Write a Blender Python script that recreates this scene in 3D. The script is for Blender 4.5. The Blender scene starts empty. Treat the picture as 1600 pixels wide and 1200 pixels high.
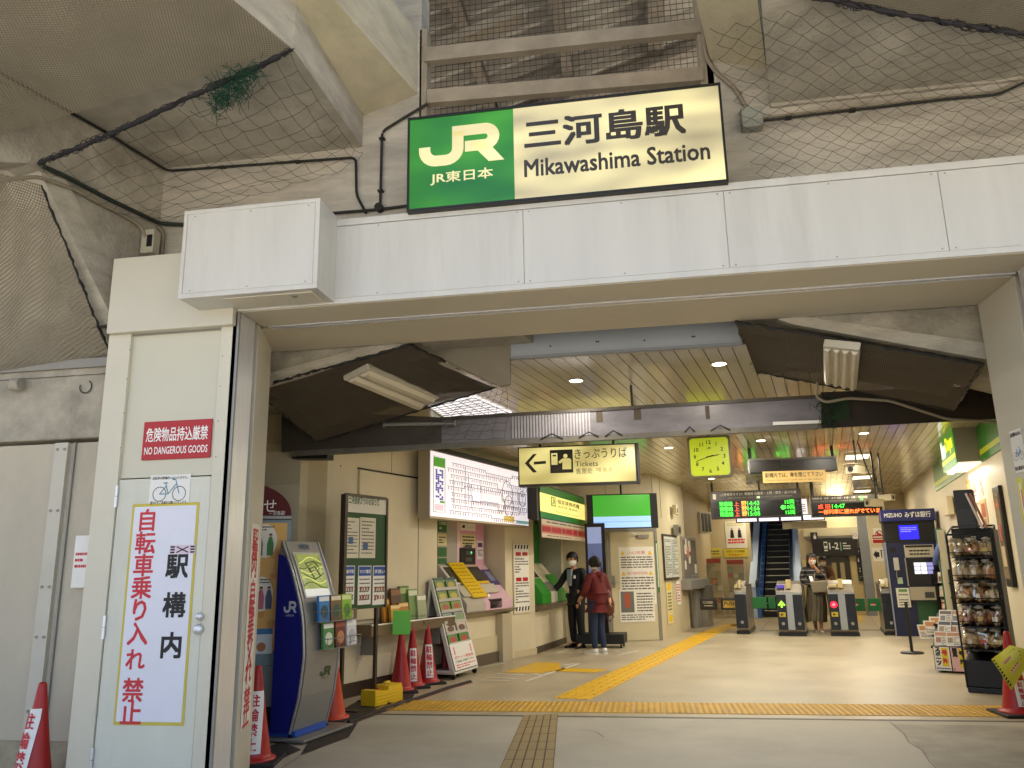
import bpy, bmesh, math, random
from mathutils import Matrix, Vector, Euler
random.seed(7)
S = bpy.context.scene
COL = S.collection
PI = math.pi
R_ = math.radians

# ---------------------------------------------------------------- camera
CX = Vector((0.98541209, 0.1691906, -0.01837254))
CY = Vector((0.05603759, -0.22063847, 0.97374455))
CZ = Vector((0.16069474, -0.96056921, -0.22690085))
CAM = Vector((0, 0, 1.42))
cam = bpy.data.cameras.new('camera')
cam.sensor_width = 36.0
cam.lens = 1235.0 / 1600 * 36
cam.clip_start = 0.05
cam.clip_end = 400
co = bpy.data.objects.new('camera', cam)
co.matrix_world = Matrix(((CX.x, CY.x, CZ.x, CAM.x), (CX.y, CY.y, CZ.y, CAM.y), (CX.z, CY.z, CZ.z, CAM.z), (0, 0, 0, 1)))
COL.objects.link(co)
S.camera = co

# ---------------------------------------------------------------- light
S.view_settings.view_transform = 'Standard'
S.view_settings.look = 'None'
S.view_settings.gamma = 1
S.view_settings.exposure = 2.02
w = bpy.data.worlds.new('World')
S.world = w
w.use_nodes = True
nt = w.node_tree
bg = nt.nodes['Background']
sky = nt.nodes.new('ShaderNodeTexSky')
sky.sky_type = 'NISHITA'
sky.sun_disc = False
sky.dust_density = 4.0
sky.air_density = 0.8
sky.sun_elevation = R_(66)
sky.sun_rotation = R_(-20)
wb = nt.nodes.new('ShaderNodeMix'); wb.data_type = 'RGBA'; wb.blend_type = 'MULTIPLY'; wb.inputs[0].default_value = 1.0
wb.inputs[7].default_value = (1.0, 0.955, 0.89, 1)          # the camera's daylight white balance
nt.links.new(sky.outputs[0], wb.inputs[6]); nt.links.new(wb.outputs[2], bg.inputs[0])
bg.inputs[1].default_value = 0.15
sl = bpy.data.lights.new('sun', 'SUN')
sl.energy = 4.5
sl.angle = R_(0.5)
sl.color = (1, 0.97, 0.92)
so = bpy.data.objects.new('sun', sl)
so.rotation_euler = (R_(90 - 66), 0, R_(160))
so.location = (4, 20, 20)
COL.objects.link(so)
S.cycles.max_bounces = 8
S.cycles.diffuse_bounces = 4
S.cycles.glossy_bounces = 3
S.cycles.transparent_max_bounces = 12
S.cycles.use_denoising = True
S.cycles.caustics_reflective = False
S.cycles.caustics_refractive = False
S.cycles.sample_clamp_indirect = 6.0

# ---------------------------------------------------------------- projection helpers (where a seen point stands in the place)
def ray(px, py):
    return CX * (px - 800) - CY * (py - 600) - CZ * 1235.0
def F(px, py, z=0.0):
    d = ray(px, py)
    return CAM + d * ((z - CAM.z) / d.z)
def X(px, py, Y):
    d = ray(px, py)
    return CAM + d * (Y / d.y)
AL = R_(11.5)                       # the hall is turned against the facade
UV = (Vector((math.cos(AL), -math.sin(AL), 0)), Vector((math.sin(AL), math.cos(AL), 0)))

# ---------------------------------------------------------------- materials
def lin(h):
    h = h.lstrip('#')
    o = []
    for i in (0, 2, 4):
        c = int(h[i:i + 2], 16) / 255
        o.append(c / 12.92 if c <= 0.04045 else ((c + 0.055) / 1.055) ** 2.4)
    return tuple(o)
MC = {}
EMK = 0.36
def mat(hexc, rough=0.5, metal=0.0, noise=0.0, scale=6.0, bump=0.0, bscale=60.0, emit=0.0, coat=0.0, stretch=None, dirt=0.0, alpha=None):
    key = (hexc, rough, metal, noise, scale, bump, bscale, emit, coat, stretch, dirt)
    if key in MC: return MC[key]
    m = bpy.data.materials.new('mat_' + hexc.strip('#'))
    m.use_nodes = True
    n, l = m.node_tree.nodes, m.node_tree.links
    p = n['Principled BSDF']
    c = lin(hexc)
    p.inputs['Base Color'].default_value = (*c, 1)
    p.inputs['Roughness'].default_value = rough
    p.inputs['Metallic'].default_value = metal
    if coat: p.inputs['Coat Weight'].default_value = coat
    tc = None
    def coords(st=None):
        t = n.new('ShaderNodeTexCoord')
        g = n.new('ShaderNodeNewGeometry')
        mp = n.new('ShaderNodeMapping')
        l.new(g.outputs['Position'], mp.inputs[0])
        if st: mp.inputs['Scale'].default_value = st
        return mp.outputs[0]
    col = None
    if noise or dirt:
        v = coords(stretch)
        t = n.new('ShaderNodeTexNoise'); t.inputs['Scale'].default_value = scale; t.inputs['Detail'].default_value = 7; t.inputs['Roughness'].default_value = 0.62
        l.new(v, t.inputs['Vector'])
        mr = n.new('ShaderNodeMapRange'); mr.inputs[1].default_value = 0.3; mr.inputs[2].default_value = 0.7; mr.inputs[3].default_value = 1 - noise; mr.inputs[4].default_value = 1 + noise * 0.6
        l.new(t.outputs[0], mr.inputs[0])
        mx = n.new('ShaderNodeMix'); mx.data_type = 'RGBA'; mx.blend_type = 'MULTIPLY'; mx.inputs[0].default_value = 1
        mx.inputs[6].default_value = (*c, 1)
        l.new(mr.outputs[0], mx.inputs[7])
        col = mx.outputs[2]
        if dirt:
            t2 = n.new('ShaderNodeTexNoise'); t2.inputs['Scale'].default_value = scale * 0.37; t2.inputs['Detail'].default_value = 9; t2.inputs['Roughness'].default_value = 0.7
            l.new(v, t2.inputs['Vector'])
            m2 = n.new('ShaderNodeMapRange'); m2.inputs[1].default_value = 0.5; m2.inputs[2].default_value = 0.72; m2.inputs[3].default_value = 0; m2.inputs[4].default_value = dirt
            l.new(t2.outputs[0], m2.inputs[0])
            mx2 = n.new('ShaderNodeMix'); mx2.data_type = 'RGBA'
            l.new(m2.outputs[0], mx2.inputs[0]); l.new(col, mx2.inputs[6]); mx2.inputs[7].default_value = (c[0] * 0.32, c[1] * 0.29, c[2] * 0.25, 1)
            col = mx2.outputs[2]
        l.new(col, p.inputs['Base Color'])
        r2 = n.new('ShaderNodeMapRange'); r2.inputs[3].default_value = max(0.03, rough - 0.12); r2.inputs[4].default_value = min(1, rough + 0.12)
        l.new(t.outputs[0], r2.inputs[0]); l.new(r2.outputs[0], p.inputs['Roughness'])
    if bump:
        v = coords(stretch)
        t = n.new('ShaderNodeTexNoise'); t.inputs['Scale'].default_value = bscale; t.inputs['Detail'].default_value = 5
        l.new(v, t.inputs['Vector'])
        b = n.new('ShaderNodeBump'); b.inputs['Strength'].default_value = bump; b.inputs['Distance'].default_value = 0.015
        l.new(t.outputs[0], b.inputs['Height']); l.new(b.outputs[0], p.inputs['Normal'])
    if emit:
        p.inputs['Emission Strength'].default_value = emit * EMK
        if col: l.new(col, p.inputs['Emission Color'])
        else: p.inputs['Emission Color'].default_value = (*c, 1)
    MC[key] = m
    return m
def net_mat(name, hexc, pitch, width, axes, jitter=0.0):
    # fine netting: threads with real gaps between them
    m = bpy.data.materials.new(name); m.use_nodes = True
    n, l = m.node_tree.nodes, m.node_tree.links
    p = n['Principled BSDF']; out = n['Material Output']
    p.inputs['Base Color'].default_value = (*lin(hexc), 1); p.inputs['Roughness'].default_value = 0.8
    tc = n.new('ShaderNodeTexCoord')
    src = tc.outputs['UV']
    sep = n.new('ShaderNodeSeparateXYZ')
    ns = n.new('ShaderNodeTexNoise'); ns.inputs['Scale'].default_value = 3.0
    l.new(src, ns.inputs['Vector'])
    va = n.new('ShaderNodeVectorMath'); va.operation = 'MULTIPLY_ADD'
    va.inputs[1].default_value = (jitter, jitter, 0)
    l.new(ns.outputs['Color'], va.inputs[0]); l.new(src, va.inputs[2])
    l.new(va.outputs[0], sep.inputs[0])
    res = []
    for k in (0, 1):
        a = n.new('ShaderNodeMath'); a.operation = 'DIVIDE'; a.inputs[1].default_value = pitch
        l.new(sep.outputs[k], a.inputs[0])
        b = n.new('ShaderNodeMath'); b.operation = 'FRACT'; l.new(a.outputs[0], b.inputs[0])
        c = n.new('ShaderNodeMath'); c.operation = 'LESS_THAN'; c.inputs[1].default_value = width
        l.new(b.outputs[0], c.inputs[0]); res.append(c)
    mx = n.new('ShaderNodeMath'); mx.operation = 'MAXIMUM'
    l.new(res[0].outputs[0], mx.inputs[0]); l.new(res[1].outputs[0], mx.inputs[1])
    tr = n.new('ShaderNodeBsdfTransparent'); ms = n.new('ShaderNodeMixShader')
    l.new(mx.outputs[0], ms.inputs[0]); l.new(tr.outputs[0], ms.inputs[1]); l.new(p.outputs[0], ms.inputs[2])
    l.new(ms.outputs[0], out.inputs[0])
    return m

# ---------------------------------------------------------------- text
TC = {}
def glyphs(s, bold=0.0):
    k = (s, bold)
    if k in TC: return TC[k]
    c = bpy.data.curves.new('t', 'FONT'); c.body = s; c.offset = bold; c.resolution_u = 2; c.fill_mode = 'FRONT' if False else 'BOTH'
    o = bpy.data.objects.new('t', c); COL.objects.link(o)
    me = bpy.data.meshes.new_from_object(o.evaluated_get(bpy.context.evaluated_depsgraph_get()))
    vs = [(v.co.x, v.co.y) for v in me.vertices]; fs = [tuple(p.vertices) for p in me.polygons]
    COL.objects.unlink(o); bpy.data.objects.remove(o); bpy.data.curves.remove(c); bpy.data.meshes.remove(me)
    if vs:
        x0 = min(v[0] for v in vs); x1 = max(v[0] for v in vs); y0 = min(v[1] for v in vs); y1 = max(v[1] for v in vs)
    else: x0 = y0 = 0; x1 = y1 = 1
    TC[k] = (vs, fs, x0, y0, x1, y1)
    return TC[k]

# ---------------------------------------------------------------- mesh builder
class MB:
    def __init__(s):
        s.v = []; s.f = []; s.m = []; s.mats = []; s.smooth = []; s.uv = None
    def mi(s, m):
        if m not in s.mats: s.mats.append(m)
        return s.mats.index(m)
    def add(s, vs, fs, m, smooth=False):
        o = len(s.v); i = s.mi(m)
        s.v += [tuple(v) for v in vs]
        for f in fs:
            s.f.append(tuple(o + k for k in f)); s.m.append(i); s.smooth.append(smooth)
        return s
    def box(s, x0, x1, y0, y1, z0, z1, m):
        x0, x1 = sorted((x0, x1)); y0, y1 = sorted((y0, y1)); z0, z1 = sorted((z0, z1))
        vs = [(x, y, z) for z in (z0, z1) for y in (y0, y1) for x in (x0, x1)]
        return s.add(vs, [(0, 2, 3, 1), (4, 5, 7, 6), (0, 1, 5, 4), (2, 6, 7, 3), (1, 3, 7, 5), (0, 4, 6, 2)], m)
    def hexa(s, a, b, m):            # two loops of n points
        n = len(a)
        vs = list(a) + list(b)
        fs = [tuple(range(n - 1, -1, -1)), tuple(range(n, 2 * n))] + [(i, (i + 1) % n, n + (i + 1) % n, n + i) for i in range(n)]
        return s.add(vs, fs, m)
    def prism(s, poly, y0, y1, m):   # polygon in local XZ, from y0 (front) to y1 (back)
        return s.hexa([(p[0], y0, p[1]) for p in poly], [(p[0], y1, p[1]) for p in poly], m)
    def prismz(s, poly, z0, z1, m):
        return s.hexa([(p[0], p[1], z0) for p in poly], [(p[0], p[1], z1) for p in poly], m)
    def prismx(s, poly, x0, x1, m):  # polygon in YZ
        return s.hexa([(x0, p[0], p[1]) for p in poly], [(x1, p[0], p[1]) for p in poly], m)
    def slab(s, poly, t, m):         # any planar 3D polygon thickened away from the camera side by vector t
        t = Vector(t)
        return s.hexa([Vector(p) for p in poly], [Vector(p) + t for p in poly], m)
    def quad(s, x0, x1, z0, z1, y, m):
        return s.add([(x0, y, z0), (x1, y, z0), (x1, y, z1), (x0, y, z1)], [(0, 1, 2, 3)], m)
    def disc(s, cx, cz, r, y, m, n=24, rz=None):
        rz = rz or r
        return s.add([(cx + r * math.cos(2 * PI * i / n), y, cz + rz * math.sin(2 * PI * i / n)) for i in range(n)], [tuple(range(n))], m)
    def ring(s, cx, cz, r0, r1, y, m, n=24, a0=0, a1=2 * PI):
        vs = []; fs = []
        for i in range(n + 1):
            a = a0 + (a1 - a0) * i / n
            vs += [(cx + r0 * math.cos(a), y, cz + r0 * math.sin(a)), (cx + r1 * math.cos(a), y, cz + r1 * math.sin(a))]
        for i in range(n): fs.append((2 * i, 2 * i + 1, 2 * i + 3, 2 * i + 2))
        return s.add(vs, fs, m)
    def tube(s, pts, r, m, n=8, smooth=True, radii=None):
        pts = [Vector(p) for p in pts]; rings = []
        up = None
        for i, p in enumerate(pts):
            d = (pts[min(i + 1, len(pts) - 1)] - pts[max(i - 1, 0)]).normalized()
            if up is None or abs(d.dot(up)) > 0.95:
                up = Vector((0, 0, 1)) if abs(d.z) < 0.9 else Vector((1, 0, 0))
            a = d.cross(up).normalized(); b = a.cross(d)
            rr = radii[i] if radii else r
            rings.append([p + a * rr * math.cos(2 * PI * k / n) + b * rr * math.sin(2 * PI * k / n) for k in range(n)])
        vs = [v for q in rings for v in q]; fs = []
        for i in range(len(pts) - 1):
            for k in range(n):
                fs.append((i * n + k, i * n + (k + 1) % n, (i + 1) * n + (k + 1) % n, (i + 1) * n + k))
        s.add(vs, fs, m, smooth)
        return s.add(rings[0] + rings[-1], [tuple(range(n - 1, -1, -1)), tuple(range(n, 2 * n))], m)
    def lathe(s, prof, m, n=20, c=(0, 0), smooth=True):   # prof: (r, z)
        vs = []; fs = []
        for r, z in prof:
            vs += [(c[0] + r * math.cos(2 * PI * k / n), c[1] + r * math.sin(2 * PI * k / n), z) for k in range(n)]
        for i in range(len(prof) - 1):
            for k in range(n):
                fs.append((i * n + k, i * n + (k + 1) % n, (i + 1) * n + (k + 1) % n, (i + 1) * n + k))
        s.add(vs, fs, m, smooth)
        e = len(prof) - 1
        return s.add(vs[:n] + vs[e * n:], [tuple(range(n - 1, -1, -1)), tuple(range(n, 2 * n))], m)
    def loft(s, secs, m, n=16, smooth=True, cap=True):    # secs: (cx, cy, z, rx, ry[, power])
        vs = []; fs = []
        for q in secs:
            cx, cy, z, rx, ry = q[:5]; pw = q[5] if len(q) > 5 else 1.0
            for k in range(n):
                a = 2 * PI * k / n; ca, sa = math.cos(a), math.sin(a)
                vs.append((cx + rx * math.copysign(abs(ca) ** pw, ca), cy + ry * math.copysign(abs(sa) ** pw, sa), z))
        for i in range(len(secs) - 1):
            for k in range(n): fs.append((i * n + k, i * n + (k + 1) % n, (i + 1) * n + (k + 1) % n, (i + 1) * n + k))
        if cap: fs += [tuple(range(n - 1, -1, -1)), tuple(range((len(secs) - 1) * n, len(secs) * n))]
        return s.add(vs, fs, m, smooth)
    def text(s, t, x0, z0, w, h, y, m, bold=0.0, keep=False, slant=0.0):
        vs, fs, a, b, c, d = glyphs(t, 0.0)
        sx = w / max(c - a, 1e-6); sz = h / max(d - b, 1e-6)
        if keep: sx = sz = min(sx, sz)
        for i, (ox, oz) in enumerate(((0, 0), (-1, -1), (1, -1), (-1, 1), (1, 1)) if bold else ((0, 0),)):
            s.add([(x0 + (p[0] - a + ox * bold) * sx, y + i * 0.00015, z0 + (p[1] - b + oz * bold) * sz) for p in vs], fs, m)
        return s
    def vtext(s, t, cx, z1, cw, step, y, m, bold=0.0):    # vertical writing
        for i, ch in enumerate(t):
            if ch == ' ': continue
            vs, fs, a, b, c, d = glyphs(ch, 0.0)
            k = cw / max(c - a, d - b)
            mx, mz = (a + c) / 2, (b + d) / 2
            for j, (ox, oz) in enumerate(((0, 0), (-1, -1), (1, -1), (-1, 1), (1, 1)) if bold else ((0, 0),)):
                s.add([(cx + (p[0] - mx + ox * bold) * k, y + j * 0.00015, z1 - (i + 0.5) * step + (p[1] - mz + oz * bold) * k) for p in vs], fs, m)
        return s
    def lines(s, x0, x1, z0, z1, n, y, m, fill=0.45, rnd=None, words=True):   # rows of small print
        rnd = rnd or random
        st = (z1 - z0) / n
        for i in range(n):
            zc = z1 - (i + 0.5) * st; x = x0
            while x < x1 - 0.002:
                wl = (x1 - x0) * rnd.uniform(0.06, 0.22)
                xe = min(x + wl, x1)
                s.quad(x, xe, zc - st * fill / 2, zc + st * fill / 2, y, m)
                x = xe + (x1 - x0) * 0.025
                if rnd.random() < 0.06: break
        return s
    def build(s, name, parent=None, bevel=0.0, seg=2, uvfn=None):
        me = bpy.data.meshes.new(name)
        me.from_pydata(s.v, [], s.f); me.update()
        for m in s.mats: me.materials.append(m)
        me.polygons.foreach_set('material_index', s.m)
        me.polygons.foreach_set('use_smooth', s.smooth)
        if uvfn:
            uv = me.uv_layers.new(name='UVMap')
            for lp in me.loops: uv.data[lp.index].uv = uvfn(me.vertices[lp.vertex_index].co)
        o = bpy.data.objects.new(name, me); COL.objects.link(o)
        if parent: o.parent = parent
        if bevel:
            b = o.modifiers.new('bevel', 'BEVEL'); b.width = bevel; b.segments = seg; b.limit_method = 'ANGLE'; b.angle_limit = R_(40)
            b.harden_normals = False
        return o

class T:                                  # a thing: Empty at its base, parts below it
    def __init__(s, name, label, cat, loc, th=0.0, tilt=0.0, group=None, kind=None, parent=None):
        o = bpy.data.objects.new(name, None); COL.objects.link(o)
        o.empty_display_size = 0.1
        s.o = o; s.loc = Vector(loc)
        s.M = Matrix.Rotation(th, 3, 'Z') @ Matrix.Rotation(tilt, 3, 'X')
        o.location = s.loc; o.rotation_euler = s.M.to_euler()
        s.n = s.M @ Vector((0, -1, 0)); s.Mi = s.M.inverted()
        if label: o['label'] = label
        if cat: o['category'] = cat
        if group: o['group'] = group
        if kind: o['kind'] = kind
    def px(s, px, py, d=0.0):             # local (x, z) of the point seen at a pixel, on the plane d in front of the thing
        r = ray(px, py); p0 = s.loc + s.n * d
        q = CAM + r * ((p0 - CAM).dot(s.n) / r.dot(s.n))
        q = s.Mi @ (q - s.loc)
        return q.x, q.z
    def rect(s, a, b, d=0.0):             # local x0,x1,z0,z1 from two pixel corners (left-top, right-bottom)
        p = s.px(*a, d); q = s.px(*b, d)
        return min(p[0], q[0]), max(p[0], q[0]), min(p[1], q[1]), max(p[1], q[1])
    def poly(s, pts, d=0.0): return [s.px(*p, d) for p in pts]
    def local(s, p): return s.Mi @ (Vector(p) - s.loc)
    def part(s, name, mb, bevel=0.0, parent=None, label=None, **k):
        o = mb.build(name, parent or s.o, bevel, **k)
        if label: o['label'] = label
        return o
def tag(o, label, cat, group=None, kind=None):
    if label: o['label'] = label
    if cat: o['category'] = cat
    if group: o['group'] = group
    if kind: o['kind'] = kind
    return o
def struct(name, mb, **k):
    o = mb.build(name, **k); o['kind'] = 'structure'; return o
def dup(t, loc, rotz=None, label=None):
    r = t.copy(); COL.objects.link(r); r.location = loc
    if rotz is not None: r.rotation_euler = (0, 0, rotz)
    if label: r['label'] = label
    for ch in list(t.children):
        c = ch.copy(); COL.objects.link(c); c.parent = r
        for g in list(ch.children):
            d = g.copy(); COL.objects.link(d); d.parent = c
    return r
def arealight(name, loc, size, power, color, parent=None, sy=None, rot=(0, 0, 0), shape='DISK', spread=None):
    l = bpy.data.lights.new(name, 'AREA'); l.shape = shape; l.size = size; l.energy = power; l.color = color
    if sy: l.size_y = sy
    if spread: l.spread = spread
    o = bpy.data.objects.new(name, l); COL.objects.link(o); o.location = loc; o.rotation_euler = rot
    if parent: o.parent = parent
    return o
# shared materials
CONC = mat('#aaa393', 0.85, noise=0.34, scale=3.2, bump=0.7, bscale=38, dirt=0.6)
CONC2 = mat('#b7b0a0', 0.85, noise=0.3, scale=2.6, bump=0.6, bscale=34, dirt=0.55, stretch=(1, 1, 3))
WHITEP = mat('#cdcbc3', 0.38, noise=0.07, scale=1.6, dirt=0.25, stretch=(3, 3, 0.35))
CREAM = mat('#d0cab6', 0.42, noise=0.04, scale=2.0, dirt=0.05)
CREAM2 = mat('#d8ccab', 0.5, noise=0.05, scale=1.2, dirt=0.08)
DARK = mat('#141310', 0.45)
BLACK = mat('#0a0a0a', 0.5)
STEEL = mat('#e4e5e8', 0.4, metal=0.7, noise=0.08, scale=8, stretch=(6, 6, 0.3))
GREYM = mat('#8f8d86', 0.4, metal=0.3, noise=0.05)
PAPER = mat('#e9e7e0', 0.6)
INK = mat('#1c1a1a', 0.6)
INKG = mat('#57544f', 0.6)
RED = mat('#b3161c', 0.45)
SIGNRED = mat('#b0141b', 0.35)
REDINK = mat('#c8303a', 0.6)
GREEN = mat('#1f7a2a', 0.45)
YEL = mat('#e8c21a', 0.45)
WHITE = mat('#f1f0ea', 0.5)
BLUEINK = mat('#2a4fa0', 0.6)

# ================================================================ GROUND
PAVE = mat('#aea796', 0.6, noise=0.16, scale=1.1, bump=0.15, bscale=90, dirt=0.4)
FLOORM = mat('#b0a389', 0.38, noise=0.2, scale=1.1, bump=0.05, bscale=25, dirt=0.4)
TILE = mat('#b9a888', 0.35, noise=0.08, scale=3)
TACT = mat('#c79a2c', 0.5, noise=0.15, scale=5, dirt=0.35)
TACTB = mat('#d8ab1e', 0.45, noise=0.10, scale=5, dirt=0.12)
TACTO = mat('#9a8458', 0.5, noise=0.15, scale=7, dirt=0.3)
m = MB(); m.add([(-60, -60, -0.004), (60, -60, -0.004), (60, 60, -0.004), (-60, 60, -0.004)], [(0, 1, 2, 3)], mat('#a8a399', 0.7, noise=0.2, scale=1.0, dirt=0.2))
struct('ground', m)
GY = 8.22
m = MB(); m.add([(-8, -3, 0), (8, -3, 0), (8, GY - 0.03, 0), (-8, GY - 0.03, 0)], [(0, 1, 2, 3)], PAVE)
struct('pavement', m)
m = MB(); m.box(-3.4, 3.6, GY - 0.03, GY + 0.012, -0.05, 0.001, mat('#4b463c', 0.6, noise=0.3, scale=4)); m.box(-3.4, 3.6, GY + 0.016, GY + 0.035, -0.05, 0.0015, mat('#77705f', 0.6, noise=0.2))
struct('floor_groove', m)
m = MB()
vg = lambda t, a: Vector((a[0], a[1], 0)) + UV[1] * t
m.add([(-6, GY + 0.035, 0.0), (6, GY + 0.035, 0.0), (8.5, 18.4, 0.0), (-6, 18.4, 0.0)], [(0, 1, 2, 3)], FLOORM)
struct('floor', m)
# tiled floor beyond the gates
m = MB(); GR = mat('#8c7c60', 0.6)
m.add([(-6, 18.4, -0.001), (14, 18.4, -0.001), (16, 40, -0.001), (-6, 40, -0.001)], [(0, 1, 2, 3)], GR)
o0 = Vector((-1, 18.6, 0))
for i in range(26):
    for j in range(20):
        p = o0 + UV[0] * (i * 0.4) + UV[1] * (j * 0.4 - i * 0.0)
        if p.y < 18.42: continue
        q = [p, p + UV[0] * 0.39, p + UV[0] * 0.39 + UV[1] * 0.39, p + UV[1] * 0.39]
        m.add([(a.x, a.y, 0.003) for a in q], [(0, 1, 2, 3)], TILE)
struct('tile_floor', m)
def frustum(m, c, r0, r1, z0, h, mt, n=8):
    m.lathe([(r0, z0), (r1, z0 + h)], mt, n=n, c=c, smooth=False)
# cross strip of warning domes
m = MB(); xs = -2.95
while xs < 3.12:
    for y0_ in (8.44, 8.755):
        m.box(xs + 0.004, xs + 0.296, y0_, y0_ + 0.308, -0.01, 0.005, TACT)
        for i in range(5):
            for j in range(5): frustum(m, (xs + 0.03 + i * 0.06, y0_ + 0.033 + j * 0.06), 0.022, 0.013, 0.005, 0.006, TACT, 6)
    xs += 0.30
struct('tactile_path', m)
# guiding path into the hall
def tactile(name, a, b, wid, mt, bars=True, z=0.004):
    a, b = Vector((*a, 0)), Vector((*b, 0)); d = (b - a); L = d.length; d.normalize(); s = Vector((d.y, -d.x, 0))
    m = MB(); t = 0.0
    while t < L - 0.05:
        e = min(t + 0.296, L)
        q = [a + d * t - s * wid / 2, a + d * t + s * wid / 2, a + d * e + s * wid / 2, a + d * e - s * wid / 2]
        m.hexa([(p.x, p.y, -0.01) for p in q], [(p.x, p.y, z) for p in q], mt)
        for k in range(4):
            c = -wid / 2 + wid * (k + 0.5) / 4
            q = [a + d * (t + 0.02) + s * (c - 0.012), a + d * (t + 0.02) + s * (c + 0.012), a + d * (e - 0.02) + s * (c + 0.012), a + d * (e - 0.02) + s * (c - 0.012)]
            m.hexa([(p.x, p.y, z) for p in q], [(p.x, p.y, z + 0.005) for p in q], mt)
        t += 0.30
    return struct(name, m)
pa, pb = F(893, 1092), F(1101, 993)
tactile('tactile_path', (pa.x, pa.y), (pb.x, pb.y), 0.42, TACTB)
pa, pb = F(1101, 992), F(1150, 975)
tactile('tactile_path', (pa.x, pa.y), (pb.x, pb.y), 0.42, TACTB)
# branch towards the ticket counter
m = MB()
pl = [F(787, 1051), F(838, 1035), F(875, 1036), F(873, 1044), F(950, 1046), F(930, 1051), F(858, 1049), F(848, 1052)]
m.hexa([(p.x, p.y, -0.01) for p in pl], [(p.x, p.y, 0.004) for p in pl], TACTB)
struct('tactile_path', m)
# outdoor guiding path with bar tiles
m = MB()
a, b, c, d = F(772, 1222), F(863, 1222), F(872, 1116), F(818, 1118)
N = 8
def lerp(p, q, t): return p + (q - p) * t
GAP = mat('#4a4030', 0.7)
m.hexa([(p.x, p.y, -0.01) for p in (a, b, c, d)], [(p.x, p.y, 0.003) for p in (a, b, c, d)], GAP)
for i in range(N):
    for k in range(5):
        t0, t1 = (i + 0.02) / N, (i + 0.98) / N; s0, s1 = (k + 0.08) / 5, (k + 0.92) / 5
        q = [lerp(lerp(a, b, s0), lerp(d, c, s0), t0), lerp(lerp(a, b, s1), lerp(d, c, s1), t0), lerp(lerp(a, b, s1), lerp(d, c, s1), t1), lerp(lerp(a, b, s0), lerp(d, c, s0), t1)]
        m.hexa([(p.x, p.y, 0.0) for p in q], [(p.x, p.y, 0.006) for p in q], TACTO)
struct('tactile_path', m)
# white queue lines
m = MB(); LW = mat('#e2ddcf', 0.5, noise=0.15, scale=9)
def fline(p, q, wd):
    p, q = F(*p), F(*q); d = (q - p).normalized(); s = Vector((d.y, -d.x, 0)) * wd / 2
    m.add([(v.x, v.y, 0.004 if True else 0) for v in (p - s, p + s, q + s, q - s)], [(0, 1, 2, 3)], LW)
for p, q in (((752, 1043), (790, 1036)), ((821, 1065), (905, 1037)), ((750, 1063), (798, 1064)), ((760, 1058), (805, 1061)), ((776, 1053), (820, 1055)), ((870, 1021), (888, 1015)), ((903, 1020), (925, 1019)), ((965, 1024), (998, 1017)), ((962, 1019), (976, 1020)), ((880, 1040), (898, 1037)), ((835, 1053), (848, 1056)), ((1180, 974), (1198, 974))):
    fline(p, q, 0.05)
struct('floor_marking', m)

# ================================================================ FACADE
Yf = 5.0; ZB = 3.25; ZT = 3.885
XL, XJ, XR = -3.83, -2.82, 2.48
# ---- left pillar
P = T('entrance_pillar', 'white clad pillar on the left of the entrance with a narrow service door', 'pillar', (-3.34, Yf, 0))
def pillar_local(px, py): return P.px(px, py)
xa, _ = P.px(205, 525); xb, _ = P.px(346, 512)
x0, x1 = XL + 3.34, XJ + 3.34
m = MB()
m.box(x0, xa, 0, 0.8, 0, 3.14, CREAM)
m.box(xb, x1, 0, 0.25, 0, ZB, CREAM)
m.box(xa, xb, 0.03, 0.6, 2.085, 3.14, mat('#cbc7b2', 0.42, noise=0.04, scale=1.2))
m.box(xa, xb, 0.022, 0.03, 3.127, 3.14, GREYM)
for z in (2.3, 2.55, 2.8, 3.02):
    m.box(xa - 0.004, xa + 0.004, -0.003, 0, z - 0.006, z + 0.006, GREYM)
    m.box(xb + 0.02, xb + 0.028, -0.003, 0, z - 0.1, z - 0.09, GREYM)
P.part('body', m, bevel=0.004)
m = MB(); m.box(x0 + 0.012, x1 - 0.01, -0.05, 0.24, 3.14, 3.72, mat('#c9c4b2', 0.4, noise=0.05, scale=1.0, dirt=0.06))
P.part('header_box', m, bevel=0.004)
m = MB(); m.box(x1 - 0.02, x1 + 0.006, 0.02, 0.25, 0, ZB - 0.002, STEEL); m.box(x1 - 0.03, x1 + 0.016, 0.0, 0.02, 0, ZB - 0.003, GREYM)
P.part('shutter_guide', m)
m = MB(); m.box(x1 - 0.25, x1 - 0.05, 0.25, 0.33, 0, ZB - 0.002, BLACK)
P.part('guide_slot', m)
m = MB(); m.prismz([(x1 - 0.45, 0.32), (x1, 0.32), (x1 - 0.21, 0.95), (x1 - 0.45, 0.95)], 0, ZB - 0.002, CREAM)
P.part('jamb', m, bevel=0.003)
m = MB(); m.box(xa + 0.006, xb - 0.008, 0.012, 0.06, 0.02, 2.075, mat('#d3d2c2', 0.4, noise=0.06, scale=2.0, dirt=0.22, stretch=(2, 2, 0.5)))
dr = P.part('door', m, bevel=0.003)
m = MB()
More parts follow.
